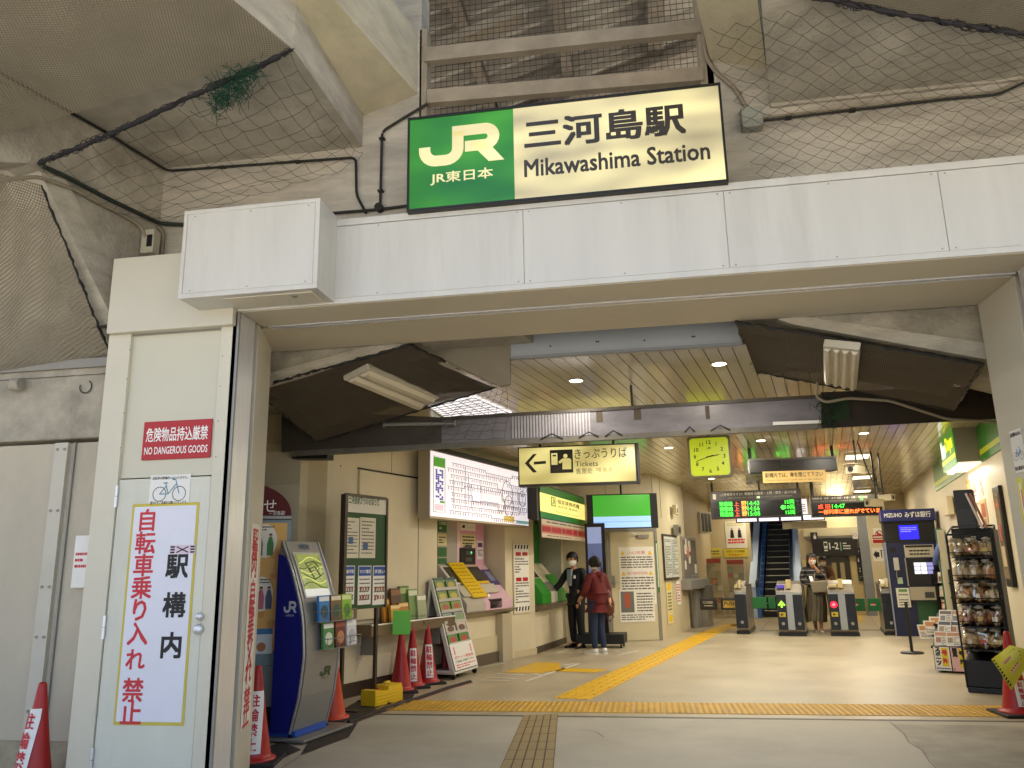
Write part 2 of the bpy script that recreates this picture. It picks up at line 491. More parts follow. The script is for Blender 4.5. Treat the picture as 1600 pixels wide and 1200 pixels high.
for (kx, ky, r) in ((313, 963, 0.026), (311, 983, 0.034)):
    kx, kz = P.px(kx, ky)
    vs = MB(); prof = [(r * 0.55, 0), (r * 0.55, 0.012), (r, 0.014), (r * 0.97, 0.03), (r * 0.6, 0.042), (0.002, 0.044)]
    n = 20
    pts = []; fs = []
    for a, y in prof: pts += [(kx + a * math.cos(2 * PI * k / n), 0.012 - y, kz + a * math.sin(2 * PI * k / n)) for k in range(n)]
    for i in range(len(prof) - 1):
        for k in range(n): fs.append((i * n + k, i * n + (k + 1) % n, (i + 1) * n + (k + 1) % n, (i + 1) * n + k))
    m.add(pts, fs, STEEL, True)
P.part('handle', m, parent=dr)
for py, px_ in ((775, 199), (980, 178), (1188, 156)):
    hx, hz = P.px(px_, py); m = MB(); m.tube([(xa + 0.001, 0.002, hz - 0.075), (xa + 0.001, 0.002, hz - 0.003)], 0.011, STEEL); m.tube([(xa + 0.001, 0.002, hz + 0.003), (xa + 0.001, 0.002, hz + 0.075)], 0.011, STEEL)
    P.part('hinge', m, parent=dr)

# ---- signs on the left pillar
def sign(name, label, cat, tl, br, y=Yf, th=0.0, proud=0.032, at=None):
    """a flat sign: frame at bottom centre; returns thing and local extents"""
    base = T.__new__(T)
    q = X(*br, y) if at is None else at
    t = T(name, label, cat, (0, 0, 0))
    return t
def wallsign(name, label, cat, tl, br, loc, th, group=None):
    """sign on the vertical plane through loc with facing th; pixel corners give place and size"""
    tmp_n = Matrix.Rotation(th, 3, 'Z') @ Vector((0, -1, 0)); loc = Vector(loc)
    def pt(px, py):
        r = ray(px, py); return CAM + r * ((loc - CAM).dot(tmp_n) / r.dot(tmp_n))
    a, b = pt(*tl), pt(*br)
    ex = Matrix.Rotation(th, 3, 'Z') @ Vector((1, 0, 0))
    xa, xb = (a - loc).dot(ex), (b - loc).dot(ex)
    cx = (xa + xb) / 2
    base = loc + ex * cx; base.z = b.z
    t = T(name, label, cat, base, th, group=group)
    return t, abs(xb - xa), abs(a.z - b.z)
t, w_, h_ = wallsign('warning_sign', 'red enamel no dangerous goods plate on the white pillar', 'sign', (227, 660), (329, 715), (0, Yf + 0.028, 0), 0)
m = MB(); m.box(-w_ / 2, w_ / 2, -0.012, 0, 0, h_, SIGNRED); t.part('plate', m, bevel=0.004)
m = MB(); m.text('危険物品持込厳禁', -w_ * 0.45, h_ * 0.47, w_ * 0.9, h_ * 0.36, -0.0135, WHITE, bold=0.013)
m.text('NO DANGEROUS GOODS', -w_ * 0.46, h_ * 0.14, w_ * 0.92, h_ * 0.19, -0.0135, WHITE, bold=0.012); t.part('lettering', m)

def bicycle(m, x, z, s, y, mt, mt2):
    def tube2(a, b, r): m.tube([(x + a[0] * s, y, z + a[1] * s), (x + b[0] * s, y, z + b[1] * s)], r * s, mt2, n=4)
    for cx in (-0.27, 0.27):
        m.ring(x + cx * s, z, 0.17 * s, 0.19 * s, y, mt, 20)
    for a, b in (((-0.27, 0), (-0.03, 0)), ((-0.03, 0), (0.17, 0.24)), ((-0.27, 0), (-0.1, 0.2)), ((-0.03, 0), (-0.12, 0.27)), ((0.27, 0), (0.15, 0.36)), ((0.15, 0.36), (0.06, 0.36)), ((-0.18, 0.28), (-0.06, 0.28))):
        tube2(a, b, 0.012)
def bike_notice(name, label, tl, br, loc, th):
    t, w_, h_ = wallsign(name, label, 'notice', tl, br, loc, th)
    m = MB(); m.box(-w_ / 2, w_ / 2, -0.002, 0, 0, h_, PAPER); t.part('sheet', m)
    m = MB(); m.text('自転車は駅構内へは入れません。', -w_ * 0.44, h_ * 0.85, w_ * 0.88, h_ * 0.1, -0.0035, INK, bold=0.012)
    m.text('置かれたご遠慮をお願いいたします。', -w_ * 0.46, h_ * 0.05, w_ * 0.92, h_ * 0.1, -0.0035, INK, bold=0.012)
    bicycle(m, 0, h_ * 0.38, w_ * 0.9, -0.0035, INKG, mat('#5f93ad', 0.5)); t.part('print', m)
bike_notice('bicycle_notice', 'white sheet with a blue bicycle drawing above the tall banner on the pillar door', (236, 743), (295, 789), (0, Yf + 0.011, 0), 0)
# banner with yellow edge
t, w_, h_ = wallsign('door_banner', 'tall white banner with yellow edge and red vertical writing on the pillar door', 'banner', (208, 788), (287, 1134), (0, Yf + 0.0105, 0), 0)
m = MB(); m.box(-w_ / 2, w_ / 2, -0.002, 0, 0, h_, mat('#c9b640', 0.5)); m.box(-w_ / 2 + 0.017, w_ / 2 - 0.017, -0.004, -0.002, 0.02, h_ - 0.02, mat('#dfdfe8', 0.45, noise=0.03, scale=3)); t.part('sheet', m)
m = MB(); ch = '自転車乗り入れ禁止'; ys = (813, 848, 883, 918, 953, 990, 1030, 1078, 1113)
for c_, yy in zip(ch, ys):
    _, z = t.px(220, yy); cw = 0.145 if c_ not in 'りれ' else 0.135
    m.vtext(c_, -w_ * 0.5 + 0.122, z + cw / 2, cw, cw, -0.0055, REDINK, bold=0.02)
for c_, yy in zip('駅構内', (885, 945, 1008)):
    _, z = t.px(265, yy); m.vtext(c_, w_ * 0.5 - 0.128, z + 0.09, 0.158, 0.18, -0.0055, INK, bold=0.028)
t.part('lettering', m)
m = MB(); xq, zq = w_ / 2 - 0.19, t.px(283, 866)[1]
m.box(xq, xq + 0.185, -0.0052, -0.004, zq, zq + 0.062, mat('#d9c6d2', 0.5)); 
for k in range(3):
    m.box(xq + 0.003, xq + 0.035, -0.0058, -0.0052, zq + 0.008 + k * 0.018, zq + 0.019 + k * 0.018, INK); m.box(xq + 0.15, xq + 0.182, -0.0058, -0.0052, zq + 0.008 + k * 0.018, zq + 0.019 + k * 0.018, INK)
m.tube([(xq + 0.05, -0.006, zq + 0.012), (xq + 0.135, -0.006, zq + 0.05)], 0.004, INK, n=4); m.tube([(xq + 0.05, -0.006, zq + 0.05), (xq + 0.135, -0.006, zq + 0.012)], 0.004, INK, n=4)
t.part('tape_patch', m)
# strip on the jamb
JTH = math.atan2(0.63, -0.21)
t, w_, h_ = wallsign('jamb_notice', 'narrow white strip with red vertical writing on the left jamb', 'notice', (388, 815), (395, 1122), (XJ + 0.004, Yf + 0.32, 0), JTH)
m = MB(); m.box(-0.19, 0.19, -0.002, 0, 0, h_, PAPER); t.part('sheet', m)
m = MB(); m.vtext('駅構内 自転車乗り入れ 禁止', 0, h_ * 0.95, 0.17, h_ * 0.92 / 14, -0.0035, REDINK, bold=0.02)
m.v = [(x * 1.5, y, z) for x, y, z in m.v]; t.part('lettering', m)

# ---- cover box in front of the lintel
Bx = T('shutter_cover_box', 'white projecting sheet metal cover box at the left end of the lintel', 'cover box', (-2.592, 4.69, 3.262))
m = MB(); a = 0.502; h = 0.645
m.box(-a, a, 0.004, 0.31, 0, h, WHITEP)
for (q0, q1, z0, z1) in ((-a - 0.003, a + 0.003, -0.003, 0.03), (-a - 0.003, a + 0.003, h - 0.025, h + 0.003), (-a - 0.003, -a + 0.025, 0.03, h - 0.025), (a - 0.03, a + 0.003, 0.03, h - 0.025)):
    m.box(q0, q1, -0.004, 0.01, z0, z1, WHITEP)
Bx.part('casing', m, bevel=0.003)
m = MB(); m.box(-a + 0.028, a - 0.033, 0.0, 0.008, 0.034, h - 0.03, WHITEP)
for x in (-0.42, 0, 0.42):
    for z in (0.05, h - 0.045): m.disc(x, z, 0.006, -0.0015, GREYM, 8)
Bx.part('front_panel', m, bevel=0.002)
m = MB(); m.box(-0.2, a - 0.06, 0.06, 0.27, -0.007, 0.0, CREAM); m.tube([(0.3, 0.1, -0.015), (0.3, 0.1, -0.004)], 0.02, GREYM, n=10)
Bx.part('hatch', m, bevel=0.002)

# ---- lintel
Lt = T('lintel', 'long white panelled lintel beam across the station entrance', 'lintel', (0.3, Yf, ZB))
m = MB(); L0, L1 = XJ - 0.3, 3.9 - 0.3
SOF = mat('#c6bda6', 0.6, noise=0.06, scale=1.5, dirt=0.1)
m.box(L0, L1, 0.012, 0.36, 0.0, ZT - ZB - 0.002, WHITEP)
m.box(L0 - 0.45, L1, 0.44, 1.06, 0.0, ZT - ZB - 0.002, SOF)
m.box(L0, L1, 0.36, 0.44, 0.03, ZT - ZB - 0.004, BLACK)
Lt.part('core', m)
m = MB(); m.box(L0 + 0.01, L1, 0.015, 0.36, -0.004, 0.0, SOF); Lt.part('soffit', m)
m = MB(); m.box(L0 + 0.05, XR - 0.32, 0.365, 0.385, -0.012, 0.02, STEEL); m.box(L0 + 0.05, XR - 0.32, 0.415, 0.435, -0.012, 0.02, STEEL); Lt.part('shutter_rail', m)
seams = [L0] + [X(px_, 380, Yf).x - 0.3 for px_ in (818, 1137, 1482)] + [L1]
h = ZT - ZB
for i in range(4):
    m = MB(); m.box(seams[i] + 0.0018, seams[i + 1] - 0.0018, 0.0, 0.012, 0.042, h - 0.052, WHITEP)
    for x in (seams[i] + 0.04, (seams[i] + seams[i + 1]) / 2, seams[i + 1] - 0.04):
        for z in (0.06, h - 0.068): m.disc(x, z, 0.006, -0.001, GREYM, 8)
    Lt.part('cladding_panel', m, bevel=0.0015, seg=1)
m = MB(); m.box(L0, L1, -0.004, 0.012, 0.0, 0.040, WHITEP); m.box(L0, L1, -0.004, 0.012, h - 0.047, h + 0.004, WHITEP); m.box(L0, L1, 0.012, 0.5, h - 0.002, h + 0.004, WHITEP); Lt.part('trim', m, bevel=0.002)

# ---- right pillar
Pr = T('entrance_pillar', 'beige clad pillar at the right edge of the entrance with posters on its jamb', 'pillar', (XR + 0.6, Yf, 0))
m = MB(); m.box(-0.6 + 0.0, 0.7, 0.45, 1.05, 0, ZB - 0.003, mat('#c6c0ae', 0.45, noise=0.05, scale=1.2, dirt=0.06)); Pr.part('jamb', m, bevel=0.003)
m = MB(); m.box(-0.55, 0.7, 0.36, 0.45, 0, ZB - 0.003, BLACK); Pr.part('guide_slot', m)
m = MB(); m.box(-0.6, 0.7, 0.0, 0.36, 0, ZB - 0.003, CREAM); Pr.part('body', m, bevel=0.003)
m = MB(); m.box(-0.615, -0.6, 0.02, 0.35, 0, ZB - 0.004, STEEL); Pr.part('shutter_guide', m)
bike_notice('bicycle_notice', 'white sheet with a blue bicycle drawing on the right pillar', (1577, 675), (1606, 735), (XR - 0.0015, 0, 0), R_(-90))
for (tl, br, lab, c1, c2) in (((1588, 748), (1612, 838), 'yellow edged poster with pink print low on the right pillar', '#d8cf4a', '#d86a9a'),):
    t, w_, h_ = wallsign('pillar_poster', lab, 'poster', tl, br, (XR - 0.0015, 0, 0), R_(-90))
    m = MB(); m.box(-w_ / 2, w_ / 2, -0.002, 0, 0, h_, mat(c1, 0.5)); m.box(-w_ / 2 + 0.03, w_ / 2 - 0.03, -0.003, -0.002, 0.03, h_ - 0.03, PAPER); m.box(-w_ / 2 + 0.06, w_ / 2 - 0.04, -0.004, -0.003, h_ * 0.35, h_ * 0.8, mat(c2, 0.5)); t.part('sheet', m)

# ================================================================ STATION SIGN
SG = T('station_sign', 'big backlit station name sign with green and cream panels above the lintel', 'sign', (-0.455, 4.95, 3.872))
hw, hh = 1.1, 0.735
m = MB()
m.box(-hw, hw, 0.012, 0.30, 0, hh, DARK)
for (a, b, c, d) in ((-hw, hw, 0, 0.018), (-hw, hw, hh - 0.018, hh), (-hw, -hw + 0.015, 0.018, hh - 0.018), (hw - 0.015, hw, 0.018, hh - 0.018)): m.box(a, b, -0.008, 0.012, c, d, DARK)
SG.part('casing', m)
def glow(name, c0, c1, e0, e1, sx, lo=0.25, hi=0.75):
    """backlit acrylic: noise paints the uneven glow of tubes into its emission"""
    m = bpy.data.materials.new(name); m.use_nodes = True; n, l = m.node_tree.nodes, m.node_tree.links
    p = n['Principled BSDF']; p.inputs['Roughness'].default_value = 0.25
    tc = n.new('ShaderNodeTexCoord'); mp = n.new('ShaderNodeMapping'); mp.inputs['Scale'].default_value = sx
    t = n.new('ShaderNodeTexNoise'); t.inputs['Scale'].default_value = 1.0; t.inputs['Detail'].default_value = 1.0  # bright spots are painted by this noise, no tubes are modelled
    l.new(tc.outputs['Object'], mp.inputs[0]); l.new(mp.outputs[0], t.inputs[0])
    r = n.new('ShaderNodeMapRange'); r.inputs[1].default_value = lo; r.inputs[2].default_value = hi; l.new(t.outputs[0], r.inputs[0])
    mx = n.new('ShaderNodeMix'); mx.data_type = 'RGBA'; mx.inputs[6].default_value = (*lin(c0), 1); mx.inputs[7].default_value = (*lin(c1), 1); l.new(r.outputs[0], mx.inputs[0])
    ms = n.new('ShaderNodeMapRange'); ms.inputs[3].default_value = e0; ms.inputs[4].default_value = e1; l.new(r.outputs[0], ms.inputs[0])
    l.new(mx.outputs[2], p.inputs['Emission Color']); l.new(ms.outputs[0], p.inputs['Emission Strength']); p.inputs['Base Color'].default_value = tuple(0.42 * a for a in lin(c0)) + (1,)
    return m
GLG = glow('sign_green', '#1f8038', '#58b41c', 0.07, 0.20, (1.4, 0, 3.2))
GLC = glow('sign_cream', '#e2d6ac', '#fff0a6', 0.05, 0.26, (1.6, 0, 4.5))
GLI = glow('sign_logo', '#ece0a8', '#fff2b4', 0.14, 0.24, (1.6, 0, 4.5))
GI = mat('#3a352e', 0.35)
xs = SG.px(803, 240)[0]
m = MB(); m.box(-hw + 0.015, xs, 0.0, 0.012, 0.018, hh - 0.018, GLG); SG.part('green_panel', m)
m = MB(); m.box(xs + 0.0005, hw - 0.015, 0.0, 0.012, 0.018, hh - 0.018, GLC); SG.part('cream_panel', m)
# logo lettering built stroke by stroke
def strokepoly(m, pts, wd, y, mt):
    """thick polyline in XZ with mitred joins"""
    L = []; Rr = []
    for i, p in enumerate(pts):
        p = Vector(p)
        d0 = (p - Vector(pts[i - 1])).normalized() if i else None
        d1 = (Vector(pts[i + 1]) - p).normalized() if i < len(pts) - 1 else None
        d = ((d0 or d1) + (d1 or d0)).normalized(); nn = Vector((-d.y, d.x))
        k = 1.0 / max(0.5, nn.dot(Vector((-(d1 or d0).y, (d1 or d0).x))))
        L.append(p + nn * wd / 2 * k); Rr.append(p - nn * wd / 2 * k)
    vs = [(v.x, y, v.y) for v in L] + [(v.x, y, v.y) for v in Rr]; n = len(pts)
    m.add(vs, [(n + i, n + i + 1, i + 1, i) for i in range(n - 1)], mt)
def arc(cx, cz, r, a0, a1, n=8, rz=None):
    rz = rz or r
    return [(cx + r * math.cos(R_(a0 + (a1 - a0) * i / n)), cz + rz * math.sin(R_(a0 + (a1 - a0) * i / n))) for i in range(n + 1)]
def jr_mark(m, x, z, W, H, y, mt):
    """the two joined letters, in a W x H box"""
    s = W; k = 0.135 * W
    r = 0.14 * W
    bx = 0.46 * W                       # shared stem
    pts = [(x + 0.065 * W, z + H * 0.52), (x + 0.065 * W, z + k / 2 + r)] + arc(x + 0.065 * W + r, z + k / 2 + r, r, 180, 270, 6)[1:] + [(x + bx - r * 1.0, z + k / 2)] + arc(x + bx - r, z + k / 2 + r, r, 270, 360, 6)[1:] + [(x + bx, z + H - k / 2)]
    strokepoly(m, pts, k, y, mt)
    rr = (H * 0.52 - k / 2) / 2 + 0.0
    top = z + H - k / 2; bot = z + H * 0.44
    rr = (top - bot) / 2
    pts = [(x + bx - k / 2, top), (x + W * 0.86 - rr * 0.7, top)] + arc(x + W * 0.88 - rr, top - rr, rr, 90, -90, 10)[1:-1] + [(x + W * 0.86 - rr * 0.7, bot), (x + bx + k * 0.62, bot)]
    strokepoly(m, pts, k, y, mt)
    m.add([(x + W * 0.60, y, bot + k * 0.3), (x + W * 0.80, y, bot + k * 0.3), (x + W * 1.0, y, z), (x + W * 0.82, y, z)], [(0, 3, 2, 1)], mt)
m = MB()
r = SG.rect((655, 203), (787, 262), 0.0)
x0, z0 = SG.px(655, 265); x1, z1 = SG.px(787, 194)
jr_mark(m, x0, z0 + 0.01, x1 - x0, z1 - z0 + 0.015, -0.003, GLI); SG.part('logo', m)
m = MB(); x0, z0 = SG.px(673, 290); x1, z1 = SG.px(770, 263)
m.text('JR東日本', x0, z0, x1 - x0, z1 - z0 + 0.01, -0.003, GLI, bold=0.013); SG.part('lettering', m)
m = MB(); x0, z0 = SG.px(821, 232); x1, _ = SG.px(1072, 220); _, z1 = SG.px(821, 188)
m.text('三河島駅', x0, z0 - 0.01, x1 - x0, 0.225, -0.003, GI, bold=0.026)
x0, z0 = SG.px(820, 278); x1, _ = SG.px(1110, 255)
m.text('Mikawashima Station', x0, z0 + 0.005, x1 - x0, 0.128, -0.003, GI, bold=0.018); SG.part('station_name', m)

# worn patch and crack in the outdoor paving
m = MB(); q = [F(*p) for p in ((1392, 1131), (1560, 1134), (1640, 1140), (1640, 1215), (1478, 1215), (1440, 1172))]
m.add([(p.x, p.y, 0.0015) for p in q], [tuple(range(len(q)))], mat('#9f9888', 0.65, noise=0.25, scale=2.5, bump=0.2, bscale=80, dirt=0.5)); struct('pavement_patch', m)
m = MB()
for pts in (((1390, 1128), (1412, 1146), (1420, 1160), (1441, 1172), (1452, 1190), (1478, 1215)), ((620, 1116), (700, 1119), (790, 1114)), ((905, 1140), (930, 1143), (944, 1152)), ((560, 1150), (520, 1160), (470, 1182), (440, 1200))):
    L = [F(*p) for p in pts]
    for a, b in zip(L, L[1:]):
        d = (b - a).normalized(); n_ = Vector((d.y, -d.x, 0)) * 0.003; m.add([(v.x, v.y, 0.0025) for v in (a - n_, a + n_, b + n_, b - n_)], [(0, 1, 2, 3)], mat('#5a5346', 0.8))
struct('pavement_crack', m)

# ================================================================ VIADUCT OVER THE ENTRANCE
YW = 5.5
U, V = UV
def on(px, py, z): return F(px, py, z)
def plane3(a, b, c):
    a, b, c = Vector(a), Vector(b), Vector(c); n = (b - a).cross(c - a).normalized()
    def f(px, py):
        r = ray(px, py); return CAM + r * ((a - CAM).dot(n) / r.dot(n))
    return f
VI = T('viaduct', 'weathered concrete viaduct structure with beams and slabs over the station entrance', 'viaduct', (0, YW, 0))
def vpart(name, mb, **k):
    mb.v = [(x, y - YW, z) for x, y, z in mb.v]
    return VI.part(name, mb, **k)
WALLC = mat('#bcb5a6', 0.85, noise=0.3, scale=2.6, bump=0.7, bscale=35, dirt=0.5, stretch=(0.6, 1, 2.6))
m = MB()
m.box(-3.86, -1.62, YW, YW + 0.25, 3.7, 6.2, WALLC); m.box(-1.62, 0.63, YW, YW + 0.25, 3.7, 4.5, WALLC); m.box(0.63, 4.6, YW, YW + 0.25, 3.7, 6.2, WALLC)
vpart('wall', m)
# left slab (carries the loose net), its right edge steps up to the beam soffit
a, b, c = on(566, 229, 4.755), on(459, 78, 4.755), on(365, 0, 4.755)
d = c + (c - b) * 2.2
m = MB(); m.slab([(-3.9, YW, 4.755), a, b, c, d, (d.x - 3.4, d.y - 0.3, 4.755), (-4.9, 3.0, 4.755)], (0, 0, 0.5), CONC2)
m.tube([(-3.84, YW - 0.02, 4.765), (a.x, YW - 0.02, 4.765)], 0.016, CONC2, n=5)
vpart('slab', m)
# right slab
a2, b2 = on(1205, 160, 4.725), on(1190, 0, 4.725); d2 = b2 + (b2 - a2) * 1.5
m = MB(); m.slab([(a2.x, YW, 4.725), (7.0, YW, 4.725), (7.0, 0.5, 4.725), d2, b2], (0, 0, 0.55), CONC2)
m.box(a2.x, 4.6, YW - 0.03, YW, 4.70, 4.74, CONC2)
vpart('slab', m)
def vbeam(p, q, zt, mt, L=4.5):       # soffit between two wall points running along the hall axis towards the viewer
    p, q = Vector(p), Vector(q)
    A = [p, q, Vector((q.x, q.y, zt)), Vector((p.x, p.y, zt))]
    B = [v - V * L for v in A]
    return MB().hexa(B, A, mt)
YELC = mat('#cec5a8', 0.8, noise=0.22, scale=2.2, bump=0.4, bscale=30, dirt=0.4, stretch=(1, 1, 3))
vpart('beam', vbeam((-2.094, YW, 5.036), (-1.655, YW, 5.17), 5.75, YELC))
vpart('beam', vbeam((0.66, YW, 5.16), (1.06, YW, 5.04), 5.75, YELC))
# side beam B with its raking haunch
C1 = Vector((-3.85, YW, 4.78))
def onB(px, py):
    r = ray(px, py); return CAM + r * ((C1 - CAM).dot(U) / r.dot(U))
pb_ = [onB(95, 285), onB(215, 500), onB(268, 520), onB(272, 256), onB(161, 206), onB(0, 118), onB(-80, 70), onB(-80, 250), onB(50, 255)]
m = MB(); m.slab(pb_, tuple(-U * 0.25), CONC); vpart('side_beam', m)
pk = [onB(58, 268), onB(100, 282), onB(222, 505), onB(176, 505)]
m = MB(); m.slab([p + U * 0.02 for p in pk], tuple(-U * 0.35), CONC2); vpart('haunch', m)
# unseen roof slabs, added above to close the sky off
m = MB(); m.box(-12, -2.6, 0.8, 10, 5.8, 6.0, CONC); m.box(1.9, 12, 0.8, 10, 5.8, 6.0, CONC)
vpart('sky_cover', m)
m = MB()
m.box(-12, -9.5, -1, -0.2, 0, 5.8, CONC); m.box(9.5, 12, -1, -0.2, 0, 5.8, CONC)
vpart('column', m)

# ---- corrugated roof with steel framing seen up the shaft
RF = T('canopy_roof', 'corrugated canopy roof on brown steel frames high above the sign', 'roof', (-0.3, 6.0, 7.0))
CORR = mat('#9a968e', 0.5, metal=0.2, noise=0.08, scale=2.5)
m = MB(); n = 300
vs = []; fs = []
for i in range(n + 1):
    y = -4.5 + 9.5 * i / n
    for x, z in ((-2.2, -0.2), (2.4, 1.2)):
        vs.append((x, y, z + 0.045 * math.sin(i * 2 * PI / 8.0)))
for i in range(n): fs.append((2 * i, 2 * i + 1, 2 * i + 3, 2 * i + 2))
m.add(vs, fs, CORR, True); RF.part('corrugated_sheet', m)
RUST = mat('#7d756b', 0.7, noise=0.3, scale=5, bump=0.2, dirt=0.3)
m = MB()
for x in (-2.4, 2.25): m.box(x, x + 0.12, -5.0, 5.0, -1.2, -0.7, RUST)
m.box(-2.3, 2.4, 4.6, 4.8, -1.6, 1.6, RUST)
RF.part('side_frame', m)
def ibeam(p, q, s, mt=RUST):
    m = MB(); p, q = Vector(p), Vector(q); d = (q - p).normalized(); a = d.cross(Vector((0, 0, 1))).normalized() if abs(d.z) < 0.95 else Vector((1, 0, 0)); b = a.cross(d)
    def bar(o, wa, wb):
        A = [p + o + a * i * wa + b * j * wb for i, j in ((-1, -1), (1, -1), (1, 1), (-1, 1))]; m.hexa(A, [v + (q - p) for v in A], mt)
    bar(b * s * 0.5, s * 0.5, s * 0.07); bar(-b * s * 0.5, s * 0.5, s * 0.07); bar(Vector((0, 0, 0)), s * 0.06, s * 0.43)
    return m
for p, q, s in (((-2.1, -2.4, -0.55), (2.3, -2.4, 0.8), 0.16), ((-2.1, 0.2, -0.5), (2.3, 0.2, 0.85), 0.16), ((-2.1, 2.6, -0.5), (2.3, 2.6, 0.85), 0.16), ((-0.35, -4, 0.2), (-0.35, 4.5, 0.2), 0.12), ((0.7, -4, 0.5), (0.7, 4.5, 0.5), 0.18), ((1.6, -4, 0.8), (1.6, 4.5, 0.8), 0.14), ((-1.3, -4, -0.1), (-1.3, 4.5, -0.1), 0.12)):
    RF.part('rafter', ibeam(p, q, s))
FRM = mat('#9c907c', 0.7, noise=0.25, scale=4, bump=0.2, bscale=30, dirt=0.35)
SC = T('mesh_screen', 'brown steel frame with wire mesh closing the shaft above the station sign', 'screen', (-0.5, YW, 4.5))
for (pa_, pb2_, name) in (((663, 76, 1097, 32), (663, 98, 1097, 52), 'frame_bar'), ((668, 142, 1099, 106), (668, 163, 1099, 127), 'frame_bar')):
    m = MB(); A = [SC.px(pa_[0], pa_[1]), SC.px(pa_[2], pa_[3]), SC.px(pb2_[2], pb2_[3]), SC.px(pb2_[0], pb2_[1])]
    m.prism(A, -0.02, 0.05, FRM); SC.part(name, m)
for (x0_, x1_, y0_, y1_) in ((655, 667, 78, 182), (1097, 1106, 10, 150)):
    a = SC.px(x0_, y1_); b = SC.px(x1_, y0_); m = MB(); m.box(a[0], b[0], 0.0, 0.13, a[1], b[1] + 0.2, FRM); SC.part('frame_post', m)
a = SC.px(650, 62); b = SC.px(812, -6); m = MB(); m.prism([a, b, (b[0], b[1] + 0.09), (a[0], a[1] + 0.09)], 0.2, 0.32, FRM); SC.part('brace', m)
WIRE = mat('#453c31', 0.6, metal=0.3)
m = MB(); x = -1.1
while x < 1.15:
    m.box(x, x + 0.004, 0.16, 0.164, 0.0, 1.75, WIRE); x += 0.05
z = 0.02
while z < 1.75:
    m.box(-1.1, 1.13, 0.164, 0.168, z, z + 0.004, WIRE); z += 0.05
SC.part('wire_mesh', m)

# ---- safety nets
FINE = net_mat('fine_net', '#857c69', 0.017, 0.40, 'xy', 0.03)
FINED = net_mat('fine_net_dark', '#4a4236', 0.014, 0.62, 'xy', 0.02)
def fabric(name, label, cs, nu, nv, mt, sag=0.05, wav=0.008, group=None, rope=True, ropemat=None, r=0.012, edges=(0, 1, 2, 3), seed=1):
    """net panel stretched between four corners, sagging a little"""
    rnd = random.Random(seed)
    c = [Vector(p) for p in cs]; base = sum(c, Vector()) / 4; base.z = min(p.z for p in c)
    t = T(name, label, 'safety net', base, group=group)
    def pt(s_, t_):
        p = c[0].lerp(c[1], s_).lerp(c[3].lerp(c[2], s_), t_)
        return p - Vector((0, 0, 1)) * (sag * 16 * s_ * (1 - s_) * t_ * (1 - t_) + wav * math.sin(s_ * 23 + t_ * 9) * min(1, 8 * s_ * (1 - s_), 8 * t_ * (1 - t_)))
    m = MB(); vs = [pt(i / nu, j / nv) - base for j in range(nv + 1) for i in range(nu + 1)]
    m.add(vs, [(j * (nu + 1) + i, j * (nu + 1) + i + 1, (j + 1) * (nu + 1) + i + 1, (j + 1) * (nu + 1) + i) for j in range(nv) for i in range(nu)], mt, True)
    ex = (c[1] - c[0]).normalized(); ey = (c[3] - c[0]); ey = (ey - ex * ey.dot(ex)).normalized()
    t.part('netting', m, uvfn=lambda q: (Vector(q).dot(ex), Vector(q).dot(ey)))
    if rope:
        for e in edges:
            m = MB(); L = []
            for i in range(41):
                s_ = i / 40; q = [(s_, 0), (1, s_), (1 - s_, 1), (0, 1 - s_)][e]
                L.append(pt(*q) - base + Vector([rnd.uniform(-1, 1) * r * 0.6 for _ in range(3)]))
            m.tube(L, r, ropemat or BLACK, n=6, radii=[r * rnd.uniform(0.6, 1.5) for _ in L]); t.part('rope', m)
    return t
q0, q1, q2 = on(365, 0, 4.73), on(455, 78, 4.73), onB(50, 258) + U * 0.06
pl1 = plane3(q0, q1, q2)
tl = q0 + (q0 - q1) * 2.2; bl = q2 + (pl1(-60, 228) - q2) * 1.0
fabric('netting_panel', 'fine brown net panel stretched under the slab at the upper left', [tl + (bl - q2) * 3.4 + (q2 - q1) * 1.0, tl, q1, bl], 30, 24, FINE, sag=0.03, rope=False, group=None, seed=3)
# bundled rope along the lower edge of that panel, with the loose green net below
def bundle(name, label, pts, r, seed=1, mt=None, green=None, cat='rope'):
    rnd = random.Random(seed); pts = [Vector(p) for p in pts]
    base = Vector((pts[0].x, pts[0].y, min(p.z for p in pts)))
    t = T(name, label, cat, base)
    dense = []
    for i in range(len(pts) - 1):
        for k in range(14): dense.append(pts[i].lerp(pts[i + 1], k / 14))
    dense.append(pts[-1])
    m = MB(); m.tube([p - base for p in dense], r, mt or mat('#26242a', 0.8), n=7, radii=[r * rnd.uniform(0.55, 1.35) for _ in dense])
    t.part('core', m)
    m = MB()
    for k in range(5):
        L = []
        ph = rnd.uniform(0, 6)
        for i, p in enumerate(dense): L.append(p - base + Vector((math.sin(i * 0.7 + ph), math.cos(i * 0.9 + ph), math.sin(i * 1.1 + ph * 2))) * r * 1.15)
        m.tube(L, 0.0035, mt or BLACK, n=3)
    t.part('cord', m)
    return t
bundle('rope_bundle', 'thick dark rope bundle sagging along the lower edge of the upper left net', [q1, pl1(400, 106), pl1(300, 150), pl1(200, 197), pl1(110, 236), q2], 0.017, 4)
